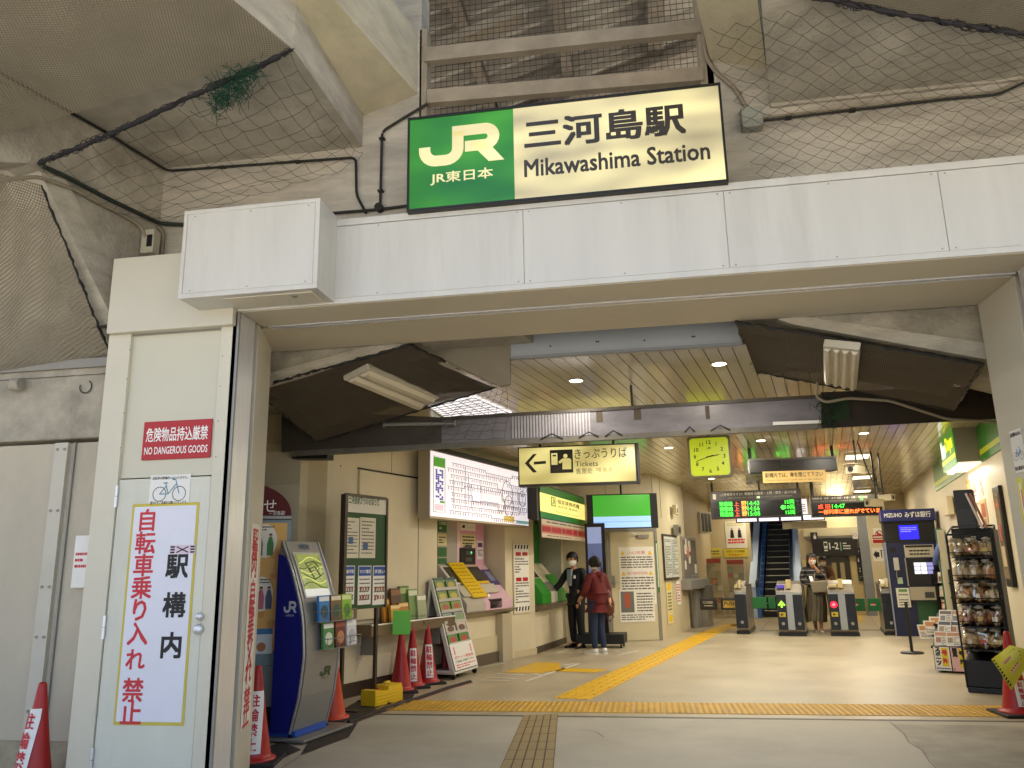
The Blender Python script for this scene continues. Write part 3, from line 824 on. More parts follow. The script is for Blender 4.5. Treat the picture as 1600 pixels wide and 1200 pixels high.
def lattice(name, label, fn, nu, nv, r, mt, seed=1, diag=False, jit=0.012, group=None):
    rnd = random.Random(seed)
    P = {}
    for j in range(nv + 1):
        for i in range(nu + 1):
            q = Vector(fn(i / nu, j / nv)); e = 0 if j in (0,) else 1
            P[i, j] = q + Vector([rnd.uniform(-jit, jit) * e for _ in range(3)])
    base = P[0, nv].copy(); base.z = min(p.z for p in P.values())
    t = T(name, label, 'net', base, group=group); m = MB()
    for j in range(nv + 1):
        for i in range(nu + 1):
            a = P[i, j] - base
            for di, dj in ((1, 0), (0, 1)) if not diag else ((1, 1), (-1, 1)):
                k = (i + di, j + dj)
                if k in P and (not diag or (i + j) % 2 == 0 or True):
                    if diag and (i + j) % 2: continue
                    b = P[k] - base; mid = (a + b) / 2 + Vector((0, 0, -1)) * (b - a).length * 0.06
                    m.tube([a, mid, b], r, mt, n=3)
            if rnd.random() < 0.8: m.lathe([(0.0, a.z - r * 1.8), (r * 2.0, a.z), (0.0, a.z + r * 1.8)], mt, n=4, c=(a.x, a.y))
    t.part('mesh', m); return t
THR = mat('#3a3e34', 0.8)
def fl(s, t_):
    top = pl1(*(Vector((455, 78)).lerp(Vector((60, 256)), s)))
    k = s
    if k < 0.12: bx, by = 566 - 100 * k, 240 + 150 * k
    else: bx, by = 554 - (k - 0.12) / 0.88 * 296, 258 + (k - 0.12) / 0.88 * 88
    if k < 0.75: bot = X(bx, by, YW - 0.05)
    else: bot = X(bx, by, YW - 0.05).lerp(onB(250, 348) + U * 0.04, (k - 0.75) / 0.25)
    p = top.lerp(bot, t_); p.z -= 0.10 * 4 * t_ * (1 - t_); p.z = min(p.z, 4.70) if t_ < 0.9 else p.z
    return p
lattice('loose_net', 'loose wide meshed dark net hanging under the left slab', fl, 15, 9, 0.0018, THR, 5, jit=0.02)
# green tangle
rnd = random.Random(11); cpos = pl1(372, 130) + Vector((0, 0, -0.06)); m = MB()
GRT = mat('#0c4a33', 0.7)
for k in range(190):
    s_ = rnd.random(); p = pl1(330 + 60 * s_, 158 - 55 * s_) + Vector((0, 0, -0.05)) - cpos + Vector([rnd.gauss(0, 0.022) for _ in range(3)])
    L = [p]
    for _ in range(4): L.append(L[-1] + Vector([rnd.gauss(0, 0.03) for _ in range(3)]))
    m.tube(L, 0.0022, GRT, n=3)
t = T('net_tangle', 'tangle of green net knotted under the left rope bundle', 'net', cpos); t.part('cord', m)
# lower left panel
def oh(px, py): return X(px, py, 5.27)
k1 = onB(56, 290) + U * 0.05
fabric('netting_panel', 'fine brown net panel sloping down to the hoarding on the far left', [onB(-60, 258) + U * 0.05, k1, oh(172, 553), oh(-60, 590)], 26, 26, FINE, sag=-0.06, wav=0.012, edges=(1,), r=0.009, seed=8)
# right loose net and rope
zr = 4.69
def fr_(s, t_):
    if s < 0.25: top = Vector(on(1110 + s * 4 * 150, 45 - s * 4 * 35, zr))
    else: top = Vector(on(1260 + (s - 0.25) / 0.75 * 480, 10 + (s - 0.25) / 0.75 * 68, zr))
    bot = X(1185 + 480 * s, 288 - 46 * s, YW - 0.06)
    mid = X(1160 + 480 * s, 200 - 40 * s, YW - 0.08)
    a = top.lerp(mid, min(1, t_ / 0.6)) if t_ < 0.6 else mid.lerp(bot, (t_ - 0.6) / 0.4)
    a.z = min(a.z, 4.69); return a
lattice('loose_net', 'wide diamond mesh net draped over the right slab and wall', fr_, 30, 24, 0.0017, THR, 6, diag=True, jit=0.012)
bundle('rope_bundle', 'thick dark rope bundle running across the upper right slab', [on(1255, -12, zr - 0.01), on(1340, 10, zr - 0.02), on(1450, 30, zr - 0.02), on(1540, 45, zr - 0.02), on(1660, 62, zr - 0.01)], 0.017, 9)
r0, r1 = on(1270, 0, zr - 0.004), on(1660, 60, zr - 0.004)
fabric('netting_panel', 'fine brown net panel under the right slab at the upper right corner', [r0 + Vector((0, -1.2, 0)), r1 + Vector((0, -1.2, 0)), r1, r0], 20, 10, FINE, sag=0.0, wav=0.004, rope=False, seed=2)

# ---- pipes and cables on the concrete
CON = mat('#2b2926', 0.45, metal=0.4); CONL = mat('#8f8672', 0.55, noise=0.1)
def pipe(name, label, pts, r, mt, clips=(), cat='pipe', box=None):
    pts = [Vector(p) for p in pts]; base = pts[0].copy(); base.z = min(p.z for p in pts)
    t = T(name, label, cat, base)
    L = [pts[0]]
    for i in range(1, len(pts) - 1):
        d0 = (pts[i - 1] - pts[i]); d1 = (pts[i + 1] - pts[i]); k = min(0.05, d0.length * 0.45, d1.length * 0.45)
        a = pts[i] + d0.normalized() * k; b = pts[i] + d1.normalized() * k
        for q in range(5):
            s_ = q / 4; L.append(a * (1 - s_) ** 2 + pts[i] * 2 * s_ * (1 - s_) + b * s_ ** 2)
    L.append(pts[-1])
    m = MB(); m.tube([p - base for p in L], r, mt, n=8); t.part('tube', m)
    for c in clips:
        i, s_ = c; q = pts[i].lerp(pts[i + 1], s_) - base; m = MB(); m.box(q.x - 0.022, q.x + 0.022, q.y - r - 0.004, q.y + r + 0.02, q.z - 0.007, q.z + 0.007, mt); t.part('clip', m)
    return t
yw = YW - 0.025
pw = lambda a, b: X(a, b, yw)
pipe('conduit', 'black conduit bending up beside the left edge of the station sign', [pw(668, 162), pw(651, 172), pw(597, 205), pw(594, 322)], 0.011, CON, ((2, 0.1), (2, 0.8)))
pipe('conduit', 'dark conduit running along the top of the lintel left of the sign', [pw(520, 333), pw(594, 327), pw(640, 321)], 0.012, CON)
m = MB(); q = pw(593, 325); m.tube([(0, -0.03, 0), (0, 0.02, 0)], 0.034, CON, n=14); t = T('junction_box', 'round black junction box on the conduit left of the sign', 'junction box', q); t.part('casing', m)
pipe('conduit', 'long dark conduit from the left slab corner bending down to the lintel', [onB(-30, 100) + U * .02, onB(161, 208) + U * .03, pw(262, 267), pw(556, 246), pw(557, 305), pw(572, 333)], 0.011, CON, ((2, 0.3), (2, 0.7)))
pipe('cable', 'thick dark green cable along the left side beam', [onB(62, 262) + U * .04, onB(98, 278) + U * .04, onB(165, 312) + U * .03, onB(245, 350) + U * .03, pw(300, 352)], 0.017, mat('#1f2a22', 0.7), cat='cable')
pipe('conduit', 'beige conduit under the dark cable leading to the meter box', [onB(-20, 285) + U * .05, onB(50, 278) + U * .05, onB(110, 296) + U * .03, onB(195, 340) + U * .02, onB(216, 355) + U * .03, onB(220, 372) + U * .05], 0.014, CONL)
pipe('conduit', 'looped beige conduit beside the meter box', [onB(232, 372) + U * .05, pw(233, 355), pw(244, 352), pw(256, 362), pw(252, 400)], 0.016, CONL)
a = onB(225, 400) + U * .06; m = MB(); m.box(-0.055, 0.055, -0.05, 0.04, 0, 0.2, mat('#b9b39f', 0.5)); t = T('meter_box', 'small grey meter box on the side beam above the left pillar', 'meter box', a); t.part('casing', m, bevel=0.006)
m = MB(); m.box(0.0, 0.045, -0.055, -0.05, 0.05, 0.15, DARK); t.part('window', m)
q = pw(1175, 205); t = T('junction_box', 'grey square junction box on the wall right of the sign', 'junction box', q); m = MB(); m.box(-0.075, 0.075, -0.07, 0.02, 0, 0.16, mat('#8f9184', 0.6, noise=0.1)); t.part('casing', m, bevel=0.006)
m = MB(); m.box(-0.07, 0.07, -0.074, -0.07, 0.05, 0.155, mat('#9a9c90', 0.5)); t.part('lid', m, bevel=0.003)
for k, dz in enumerate((0, 5)):
    pipe('conduit', ('upper' if k == 0 else 'lower') + ' of two thin conduits leading right from the grey junction box', [pw(1190, 184 + dz), pw(1480, 150 + dz), pw(1560, 143 + dz), X(1600, 124 + dz, YW - 0.1), X(1640, 105 + dz, YW - 0.1)], 0.009, CONL if k == 0 else CON, ((0, 0.15), (0, 0.5)))
pipe('conduit', 'flexible pale hose from the mesh screen down to the grey junction box', [pw(1098, 40), pw(1103, 90), pw(1118, 112), pw(1150, 140), pw(1168, 172)], 0.017, mat('#8b7f6c', 0.6))

# ================================================================ HOARDING ON THE FAR LEFT
HB = T('hoarding', 'pale grey panel hoarding with battens left of the entrance pillar', 'hoarding', (-4.4, 5.32, 0))
m = MB(); m.box(-1.6, 0.62, 0, 0.05, 0.0, 2.41, mat('#b9b09c', 0.6, noise=0.12, scale=2.2, dirt=0.45, stretch=(1, 1, 0.5))); HB.part('panel', m)
for (pa_, pb2_) in (((92, 690), (112, 690)),):
    x0 = HB.px(*pa_)[0]; x1 = HB.px(*pb2_)[0]
    m = MB(); m.box(x0, x1, -0.035, 0, 0, 2.41, mat('#c2bdae', 0.55, noise=0.08, scale=2, dirt=0.15)); HB.part('batten', m)
    m = MB()
    for z in (2.36, 1.9, 1.35, 1.0, 0.5):
        for x in (x0 + 0.025, x1 - 0.025): m.tube([(x, -0.042, z), (x, -0.034, z)], 0.011, GREYM, n=8)
    HB.part('bolt', m)
m = MB(); x0 = HB.px(118, 700)[0]; m.box(x0, x0 + 0.012, -0.02, 0, 0, 2.41, GREYM); HB.part('seam_strip', m)
m = MB(); m.box(-1.6, 0.62, -0.03, 0.06, 0, 0.30, mat('#a39880', 0.8, noise=0.3, scale=6, dirt=0.5)); HB.part('base', m)
HL = T('edge_beam', 'horizontal concrete beam above the hoarding on the far left', 'beam', (-4.4, 5.3, 2.44))
m = MB(); m.box(-1.6, 0.65, 0.0, 0.4, 0.0, 0.50, CONC); HL.part('body', m, bevel=0.02)
m = MB(); m.box(-1.6, 0.65, -0.03, 0.0, 0.55, 0.62, mat('#8d8a80', 0.5, metal=0.3, noise=0.1)); m.box(-1.6, 0.65, 0.0, 0.3, 0.50, 0.62, CONC); HL.part('rail', m)
m = MB(); m.ring(0.19, 0.40, 0.045, 0.055, -0.01, DARK, 16, R_(-200), R_(60)); m.tube([(-0.42, -0.05, 0.44), (-0.34, -0.05, 0.44)], 0.05, CONC, n=10); HL.part('hook', m)
m = MB(); m.box(-9, 0.5, 0.27, 0.37, 3.06, 5.6, CONC); m.v = [(x - 4.4, y + 5.3, z) for x, y, z in m.v]; m.v = [(x, y - YW, z) for x, y, z in m.v]; VI.part('end_wall', m)
t, w_, h_ = wallsign('paper_notice', 'small white paper notice fixed to the hoarding beside the pillar', 'notice', (119, 837), (137, 918), (-4.0, 5.28, 0), 0)
m = MB(); m.box(-w_ / 2, w_ / 2, -0.002, 0, 0, h_, PAPER); t.part('sheet', m)
m = MB(); m.lines(-w_ * 0.4, w_ * 0.4, h_ * 0.35, h_ * 0.7, 3, -0.003, REDINK); t.part('print', m)

# ================================================================ HALL: CEILING, BEAMS, WALLS
ZC = 3.22
def vplane(loc, th):                 # unproject onto an upright plane facing th
    n = Matrix.Rotation(th, 3, 'Z') @ Vector((0, -1, 0)); loc = Vector(loc)
    def f(px, py):
        r = ray(px, py); return CAM + r * ((loc - CAM).dot(n) / r.dot(n))
    return f
# ceiling of narrow glossy boards running along the hall
PLK = mat('#bfb69a', 0.19, noise=0.07, scale=1.4, coat=0.3)
CE = T('hall_ceiling', 'glossy beige board ceiling of the ticket hall', 'ceiling', (0, 6.66, ZC))
f0, f1 = F(797, 560, ZC), F(1155, 540, ZC)
rnd = random.Random(3)
m = MB(); x = -7.4
while x < 9:
    p = Vector((x, 0, 0)); L = 23.0
    y0 = 0.0 if f0.x - 0.72 < x < f1.x + 0.02 else 1.2
    a = p + V * (y0 / V.y); b = p + V * L; wd = U * 0.112
    dz = rnd.uniform(-0.0012, 0.0012)
    q = [a, a + wd, b + wd, b]
    m.hexa([(v.x, v.y, dz) for v in q], [(v.x, v.y, 0.02) for v in q], PLK)
    x += 0.122
CE.part('boards', m)
m = MB(); m.box(-8, 12, 0.02, 24, 0.03, 0.12, mat('#3a3326', 0.8)); CE.part('backing', m)
# unseen roof slab, added above it to shut out the sky
m = MB(); m.box(-9, 13, 6.9, 45, 3.9, 4.1, CONC); m.box(-9, 13, 6.1, 6.9, 3.95, 4.1, CONC); m.v = [(x, y - YW, z) for x, y, z in m.v]; VI.part('hall_sky_cover', m)
# painted fascia at its front edge
FS = T('ceiling_fascia', 'pale blue grey painted fascia at the front edge of the board ceiling', 'fascia', (-0.1, 6.62, ZC))
FSM = mat('#a3aab0', 0.5, noise=0.06, scale=2, dirt=0.15)
m = MB(); m.box(f0.x + 0.1, f1.x + 0.12, 0, 0.045, 0.012, 0.72, FSM); m.box(f0.x + 0.1, f1.x + 0.12, -0.012, 0.05, -0.012, 0.012, mat('#8b9096', 0.5)); FS.part('panel', m)
m = MB()
for px_, py_ in ((860, 541), (932, 534), (935, 534), (1007, 532), (1082, 526), (1085, 526)):
    q = X(px_, py_, 6.62) - FS.loc; m.disc(q.x, q.z, 0.008, -0.002, DARK, 8)
FS.part('screws', m)
# downlights
DL = []
DLM = mat('#fff0cf', 0.4, emit=16.0)
dl_xy = []
for k in range(5):  # second and fourth rows are added to give the hall more light
    for j in range(2): dl_xy.append((Vector((0.72, 7.27, 0)) if j else Vector((-0.63, 7.61, 0))) + V * (2.52 * k))
for k in range(2, 5): dl_xy.append(Vector((0.72, 7.27, 0)) + U * 1.42 + V * (2.52 * k))
WARM = (1.0, 0.92, 0.78)
proto = None
for i, p in enumerate(dl_xy):
    kk = i // 2 if i < 10 else i - 8; lab = ('left' if i < 10 and i % 2 == 0 else 'middle' if i < 10 else 'right') + ' recessed downlight in the ' + ('nearest', 'second', 'third', 'fourth', 'farthest')[kk] + ' row of the board ceiling'
    if proto is None:
        t = T('downlight', lab, 'ceiling light', (p.x, p.y, ZC - 0.002), -AL, group='downlights in the board ceiling')
        m = MB()
        m.lathe([(0.062, 0.0), (0.082, 0.0), (0.082, -0.006), (0.062, -0.006)], mat('#d8d2c0', 0.3, metal=0.6), n=24); t.part('trim', m)
        m = MB(); m.lathe([(0.061, -0.0066), (0.0005, -0.009)], DLM, n=24); t.part('lens', m)
        proto = t.o; o = t.o
    else:
        o = dup(proto, (p.x, p.y, ZC - 0.002), label=lab)
    arealight('downlight_lamp', (p.x, p.y, ZC - 0.012), 0.12, 3.0 if i < 2 else 8.0, WARM)
# skylight strip along the left wall
SKY = mat('#f3eef2', 0.5, emit=0.75)  # pane glows by its own emission in place of daylight from above
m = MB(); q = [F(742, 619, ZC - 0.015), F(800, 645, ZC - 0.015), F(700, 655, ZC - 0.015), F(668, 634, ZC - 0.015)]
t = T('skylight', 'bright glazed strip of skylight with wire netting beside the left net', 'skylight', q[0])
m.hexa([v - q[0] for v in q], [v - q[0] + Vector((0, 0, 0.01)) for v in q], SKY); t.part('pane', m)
m = MB()
for k in range(9):
    a = q[0].lerp(q[1], k / 8) - q[0]; b = q[3].lerp(q[2], k / 8) - q[0]
    m.tube([a + Vector((0, 0, -0.02)), b + Vector((0, 0, -0.02))], 0.004, THR, n=3)
    if k < 7:
        a = q[0].lerp(q[3], k / 6) - q[0]; b = q[1].lerp(q[2], k / 6) - q[0]; m.tube([a + Vector((0, 0, -0.02)), b + Vector((0, 0, -0.02))], 0.004, THR, n=3)
t.part('wire', m)

# concrete haunches left and right of the hall mouth, each with a dark net and a lamp below
YH = 6.10
HN = T('haunch_beam', 'rough concrete haunch left of the hall mouth above the dark net', 'concrete haunch', (-2.7, YH, 2.9))
def shear(hb, pts, y0, L, mt):
    a = [Vector((p[0], y0, p[1])) for p in hb.poly(pts)]; return MB().hexa(a, [q + V * L for q in a], mt)
m = shear(HN, [(400, 500), (800, 480), (800, 510), (652, 522), (420, 594), (380, 606)], 0.02, 1.4, CONC); HN.part('body', m)
m = MB(); m.prism(HN.poly([(395, 590), (560, 546), (650, 522), (650, 533), (560, 562), (395, 610)]), -0.015, 0.05, CONC2); HN.part('edge', m)
m = MB(); m.prism([(p[0], p[1]) for p in HN.poly([(630, 520), (797, 515), (797, 600), (781, 604), (646, 539)], -0.5)], 0.5, 0.55, mat('#8a8270', 0.85, noise=0.15, scale=2, bump=0.2, dirt=0.3)); HN.part('side_block', m)
HR = T('haunch_beam', 'rough concrete haunch right of the hall mouth above the dark net', 'concrete haunch', (2.2, YH, 2.9))
m = shear(HR, [(1150, 455), (1650, 415), (1650, 566), (1560, 545), (1545, 540), (1200, 480), (1150, 476)], 0.02, 1.4, CONC); HR.part('body', m)
m = MB(); m.prism(HR.poly([(1230, 492), (1560, 540), (1560, 566), (1240, 508), (1215, 500)]), -0.02, 0.05, CONC2); HR.part('edge', m)
nL = [F(640, 539, 3.235), F(780, 603, 3.235), X(496, 690, 7.72), X(395, 607, YH)]
fabric('dark_netting', 'taut dark net under the left concrete haunch behind the pillar', nL, 16, 16, FINED, sag=0.0, wav=0.004, edges=(0, 1, 2, 3), r=0.011, seed=5)
nR = [F(1150, 503, 3.235), F(1178, 580, 3.235), X(1490, 641, 7.66), X(1536, 569, YH)]
fabric('dark_netting', 'taut dark net under the right concrete haunch above the shop', nR, 16, 16, FINED, sag=0.0, wav=0.004, edges=(0, 1, 2, 3), r=0.011, seed=6)
# solid backing of each haunch above the nets
for nn, hb in ((nL, HN), (nR, HR)):
    up = Vector((0, 0, 0.10)); m = MB(); cen = sum(nn, Vector()) / 4; P4 = [p.lerp(cen, 0.06) + up for p in nn]
    m.hexa([p - hb.loc for p in P4], [p - hb.loc + Vector((0, 0, 0.5)) for p in P4], CONC); hb.part('underside', m)
# fluorescent fittings hung under the nets
LAMP = mat('#c9c2ae', 0.35, noise=0.05); DIFF = mat('#d8d0bb', 0.3)
def fitting(name, label, cs, depth, ribs):
    c = [Vector(p) for p in cs]; base = sum(c, Vector()) / 4
    ex = (c[1] - c[0]); ey = (c[3] - c[0]); n = ex.cross(ey).normalized()
    if n.z > 0: n = -n
    t = T(name, label, 'ceiling light', base)
    m = MB(); m.hexa([p - base for p in c], [p - base - n * depth for p in c], LAMP); t.part('housing', m, bevel=0.006)
    for k in range(ribs):
        s0, s1 = (k + 0.10) / ribs, (k + 0.90) / ribs
        a = c[0].lerp(c[3], s0); b = c[1].lerp(c[2], s0); d_ = c[0].lerp(c[3], s1); e = c[1].lerp(c[2], s1)
        A = [a.lerp(b, 0.03), a.lerp(b, 0.97), d_.lerp(e, 0.97), d_.lerp(e, 0.03)]
        B = [p.lerp(q_, 0.22) for p, q_ in zip(A, A[2:] + A[:2])]
        m = MB(); m.hexa([p - base + n * 0.003 for p in A], [p - base + n * 0.028 for p in (A[0].lerp(A[3], .3), A[1].lerp(A[2], .3), A[2].lerp(A[1], .3), A[3].lerp(A[0], .3))], DIFF); t.part('tube_cover', m)
    return t
npl = plane3(nL[0] + Vector((0, 0, -0.05)), nL[1] + Vector((0, 0, -0.05)), nL[3] + Vector((0, 0, -0.05)))
fitting('fluorescent_lamp', 'long unlit white fluorescent fitting under the left dark net', [npl(537, 594), npl(651, 641), npl(686, 623), npl(576, 576)], 0.06, 2)
npl2 = plane3(nR[0] + Vector((0, 0, -0.05)), nR[1] + Vector((0, 0, -0.05)), nR[2] + Vector((0, 0, -0.05)))
fitting('fluorescent_lamp', 'square unlit ribbed fluorescent fitting under the right dark net', [npl2(1286, 541), npl2(1287, 597), npl2(1338, 609), npl2(1343, 547)], 0.06, 4)
pipe('cable', 'pale bent cable hanging below the right fluorescent fitting', [X(1277, 597, 7.6), X(1275, 620, 7.7), X(1290, 629, 7.7), X(1325, 622, 7.7), X(1390, 626, 7.7), X(1480, 655, 7.8), X(1560, 660, 7.8)], 0.014, mat('#8f8672', 0.6), cat='cable')

# draught curtain beam across the hall
BD = T('curtain_beam', 'long dusty smoke curtain beam hanging across the hall', 'beam', (-0.1, 7.98, 2.7))
GLS = mat('#7b777d', 0.4, noise=0.28, scale=2.2, dirt=0.5, stretch=(1, 1, 2.5)); STD = mat('#474138', 0.55, noise=0.2, scale=4)
def bz(px_, t_, d=0): return BD.px(px_, t_, d)
def topy(x): return 655 + (x - 640) * (617 - 655) / 640.0
def boty(x): return 711 + (x - 460) * (655 - 711) / 1100.0
m = MB(); m.prism([bz(x, y) for x, y in ((690, topy(690)), (1283, topy(1283)), (1283, boty(1283) - 6), (690, boty(690) - 6))], 0.0, 0.02, GLS); BD.part('curtain', m)
COR = mat('#a09da2', 0.4, noise=0.15, scale=3)
m = MB(); a = bz(800, 655); b = bz(926, 690); n = 26
for k in range(n):
    x = a[0] + (b[0] - a[0]) * k / n; m.box(x, x + (b[0] - a[0]) / n * 0.5, -0.008, 0.0, bz(860, boty(860) - 8)[1], bz(860, topy(860) + 3)[1], COR)
BD.part('ribbed_sheet', m)
m = MB(); m.prism([bz(x, y) for x, y in ((640, topy(640)), (1283, topy(1283)), (1283, topy(1283) + 5), (640, topy(640) + 5))], -0.015, 0.03, STD); BD.part('top_rail', m)
m = MB(); m.prism([bz(x, y) for x, y in ((455, boty(455) - 6), (1283, boty(1283) - 7), (1283, boty(1283) + 1), (455, boty(455) + 2))], -0.02, 0.04, mat('#6b665c', 0.5, noise=0.2, scale=8)); BD.part('bottom_rail', m)
m = MB(); m.prism([bz(x, y) for x, y in ((440, 640), (690, topy(690)), (690, boty(690) - 7), (440, 706))], 0.0, 0.03, STD); m.prism([bz(x, y) for x, y in ((455, 690), (510, 690), (510, 716), (455, 716))], 0.02, 0.2, BLACK); BD.part('end_plate', m)
m = MB(); m.prism([bz(x, y) for x, y in ((1283, topy(1283) - 4), (1600, 600), (1600, 652), (1283, boty(1283)))], 0.0, 0.03, mat('#2e2419', 0.6, noise=0.2, scale=4)); BD.part('end_plate', m)
m = MB(); a = bz(988, 640); m.box(a[0] - 0.012, a[0] + 0.012, 0.0, 0.02, a[1], 0.52, DARK); BD.part('hanger', m)
m = MB(); m.prism([bz(x, y) for x, y in ((1207, 665), (1283, 662), (1283, 657), (1207, 660))], -0.03, -0.021, WHITE); BD.part('label_strip', m)
m = MB(); 
for (x0_, y0_, x1_, y1_) in ((932, 640, 941, 660), (991, 637, 1001, 656), (1103, 634, 1108, 655)):
    a = bz(x0_, y1_); b = bz(x1_, y0_); m.box(a[0], b[0], -0.003, -0.001, a[1], b[1], mat('#4c4236', 0.8))
BD.part('tape_mark', m)
m = MB()
for (x0_, x1_) in ((905, 935), (945, 972), (1070, 1085), (1110, 1140), (845, 880)):
    a = bz(x0_, boty(x0_) - 4); b = bz(x1_, boty(x1_) - 12); m.tube([(a[0], -0.024, a[1]), ((a[0] + b[0]) / 2, -0.03, b[1]), (b[0], -0.024, a[1])], 0.007, DARK, n=4)
BD.part('torn_seal', m)
m = MB(); a = bz(604, 665); b = bz(712, 663); m.tube([(a[0], -0.06, a[1]), (b[0], -0.06, b[1])], 0.02, mat('#8d8b86', 0.3), n=8); m.box(a[0] - 0.02, a[0], -0.07, 0, a[1] - 0.03, a[1] + 0.03, GREYM); m.box(b[0], b[0] + 0.02, -0.07, 0, b[1] - 0.03, b[1] + 0.03, GREYM); BD.part('tube_lamp', m)
# green net rag hanging over its right part
m = MB(); rnd = random.Random(2); base = X(1300, 640, 7.9)
for k in range(60):
    p = X(1278 + rnd.random() * 28, 615 + rnd.random() * 45, 7.93) - base; L = [p]
    for _ in range(3): L.append(L[-1] + Vector((rnd.gauss(0, 0.02), rnd.gauss(0, 0.01), rnd.gauss(-0.02, 0.03))))
    m.tube(L, 0.003, mat('#143a1e', 0.8), n=3)
m.box(X(1297, 640, 7.95).x - base.x, X(1327, 640, 7.95).x - base.x, 0.05, 0.055, X(1300, 657, 7.95).z - base.z, X(1300, 622, 7.95).z - base.z, mat('#1d3319', 0.8))
t = T('net_rag', 'scrap of dark green net hanging over the right end of the curtain beam', 'net', base); t.part('cord', m)
def ln(s, t_):
    top = X(735 + 60 * s, 618 - 18 * s, 7.85); bot = X(640 + 150 * s, 690 - 6 * s, 7.9); p = top.lerp(bot, t_); return p
lattice('loose_net', 'thin torn net hanging before the curtain beam at the left net corner', ln, 7, 7, 0.002, THR, 12, jit=0.02)

# ---- walls
HWL = mat('#d8cdb0', 0.5, noise=0.07, scale=1.1, dirt=0.12, stretch=(1, 1, 0.4))
thL = R_(90 - 16.8)
A0 = Vector((-3.52, 9.24, 0)); WLp = vplane(A0, thL)
WL = T('hall_wall', 'beige left wall of the ticket hall with alcove for ticket machines', 'wall', A0, thL)
xs0 = WL.px(506, 900)[0]; xa0 = WL.px(683, 850)[0]; xa1 = WL.local((-2.3, 13.3, 0)).x + 0.1; xe = WL.local((-2.3, 13.3, 0)).x
m = MB(); m.box(xs0, xa0, 0, 0.9, 0, ZC + 0.1, HWL); m.box(xa0, xe, 0, 0.9, 2.25, ZC + 0.1, HWL); m.box(xa1 - 0.02, xe + 0.15, 0.3, 0.9, 0, 2.25, HWL)
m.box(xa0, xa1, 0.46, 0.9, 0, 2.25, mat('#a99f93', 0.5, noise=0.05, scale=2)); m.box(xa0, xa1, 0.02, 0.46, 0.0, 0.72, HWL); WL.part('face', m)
m = MB(); r_ = WL.rect((568, 752), (652, 1010)); px0 = WL.px(560, 733); px1 = WL.px(651, 752)
m.box(px0[0], px1[0], -0.03, 0, 0.85, px1[1] + 0.03, mat('#d9ceb2', 0.5, noise=0.04)); WL.part('panel', m, bevel=0.004)
m = MB(); m.box(px0[0] - 0.02, px1[0] + 0.03, -0.02, 0, px1[1] + 0.035, px1[1] + 0.055, DARK); m.box(px1[0] + 0.005, px1[0] + 0.03, -0.02, 0, 0.85, px1[1] + 0.035, DARK); WL.part('panel_gap', m)
m = MB(); m.box(xs0, xa0, -0.012, 0, 0, 0.16, mat('#3a2a20', 0.5)); WL.part('skirting', m)
m = MB(); 
for px_ in (612,): 
    x = WL.px(px_, 700)[0]; m.box(x, x + 0.006, -0.004, 0, px1[1] + 0.06, ZC, mat('#8d8468', 0.6))
for px_, py_ in ((532, 728), (570, 760)):
    a = WL.px(px_, py_); m.disc(a[0], a[1], 0.012, -0.003, DARK, 10)
WL.part('joint', m)
# return and recess at the near left
WN = T('hall_wall', 'shadowed beige wall end and pilaster behind the red information board', 'wall', (-4.2, 8.2, 0))
c506 = WLp(506, 900)
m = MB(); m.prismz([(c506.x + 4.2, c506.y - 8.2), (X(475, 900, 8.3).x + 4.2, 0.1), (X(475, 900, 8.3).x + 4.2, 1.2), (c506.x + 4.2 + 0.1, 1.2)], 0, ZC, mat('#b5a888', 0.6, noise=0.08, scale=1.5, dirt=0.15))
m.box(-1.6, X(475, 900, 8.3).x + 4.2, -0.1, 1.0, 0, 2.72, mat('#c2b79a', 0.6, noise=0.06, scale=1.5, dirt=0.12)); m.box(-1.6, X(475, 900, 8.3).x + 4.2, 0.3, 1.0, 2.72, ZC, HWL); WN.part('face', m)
m = MB(); a = X(424, 720, 8.1); b = X(463, 900, 8.1); m.box(a.x + 4.2, b.x + 4.2, -0.106, -0.1, 0.3, 2.35, mat('#cdc3a8', 0.5)); WN.part('panel', m)
m = MB(); m.box(-4.0, 0.3, -2.1, -2.0, 0, ZC, HWL); m.box(-4.1, -4.0, -2.1, 2, 0, ZC, HWL); WN.part('side_face', m)
m = MB(); m.box(-0.35, 0.45, -0.05, 0.28, 2.68, 2.82, mat('#b9ac8a', 0.6, noise=0.15, scale=5, dirt=0.3)); WN.part('ledge', m, bevel=0.01)
# column between the machines
CW = T('hall_column', 'beige wall column between the ticket machines and the reserved seat counter', 'column', (-2.36, 13.1, 0))
m = MB(); m.prismz([(0, 0), (0.36, 0.82), (-0.2, 1.2), (-0.9, 0.4)], 0, ZC, HWL); CW.part('body', m, bevel=0.004)
m = MB(); m.prismz([(-0.01, -0.01), (0.375, 0.82), (-0.2, 1.2), (-0.9, 0.4)], 0, 0.1, mat('#c9bb98', 0.5)); CW.part('skirting', m)
# second wall stretch with the green counter recess
th2 = R_(90 - 8.9); B0 = Vector((-2.0, 13.92, 0))
W2 = T('hall_wall', 'beige wall under and around the green reserved seat counter', 'wall', B0, th2)
L2 = 2.05
m = MB(); m.box(0, L2, 0.45, 0.9, 0, ZC, mat('#2f6a2c', 0.5, noise=0.06)); m.box(0, L2, 0, 0.45, 0.0, 0.74, HWL); m.box(0, L2, 0, 0.45, 2.9, ZC, HWL); m.box(L2 - 0.25, L2, 0.0, 0.45, 0, 2.9, mat('#b9b39f', 0.5)); W2.part('face', m)
m = MB(); m.box(0, L2, -0.012, 0, 0, 0.11, mat('#4a4033', 0.5)); W2.part('skirting', m)
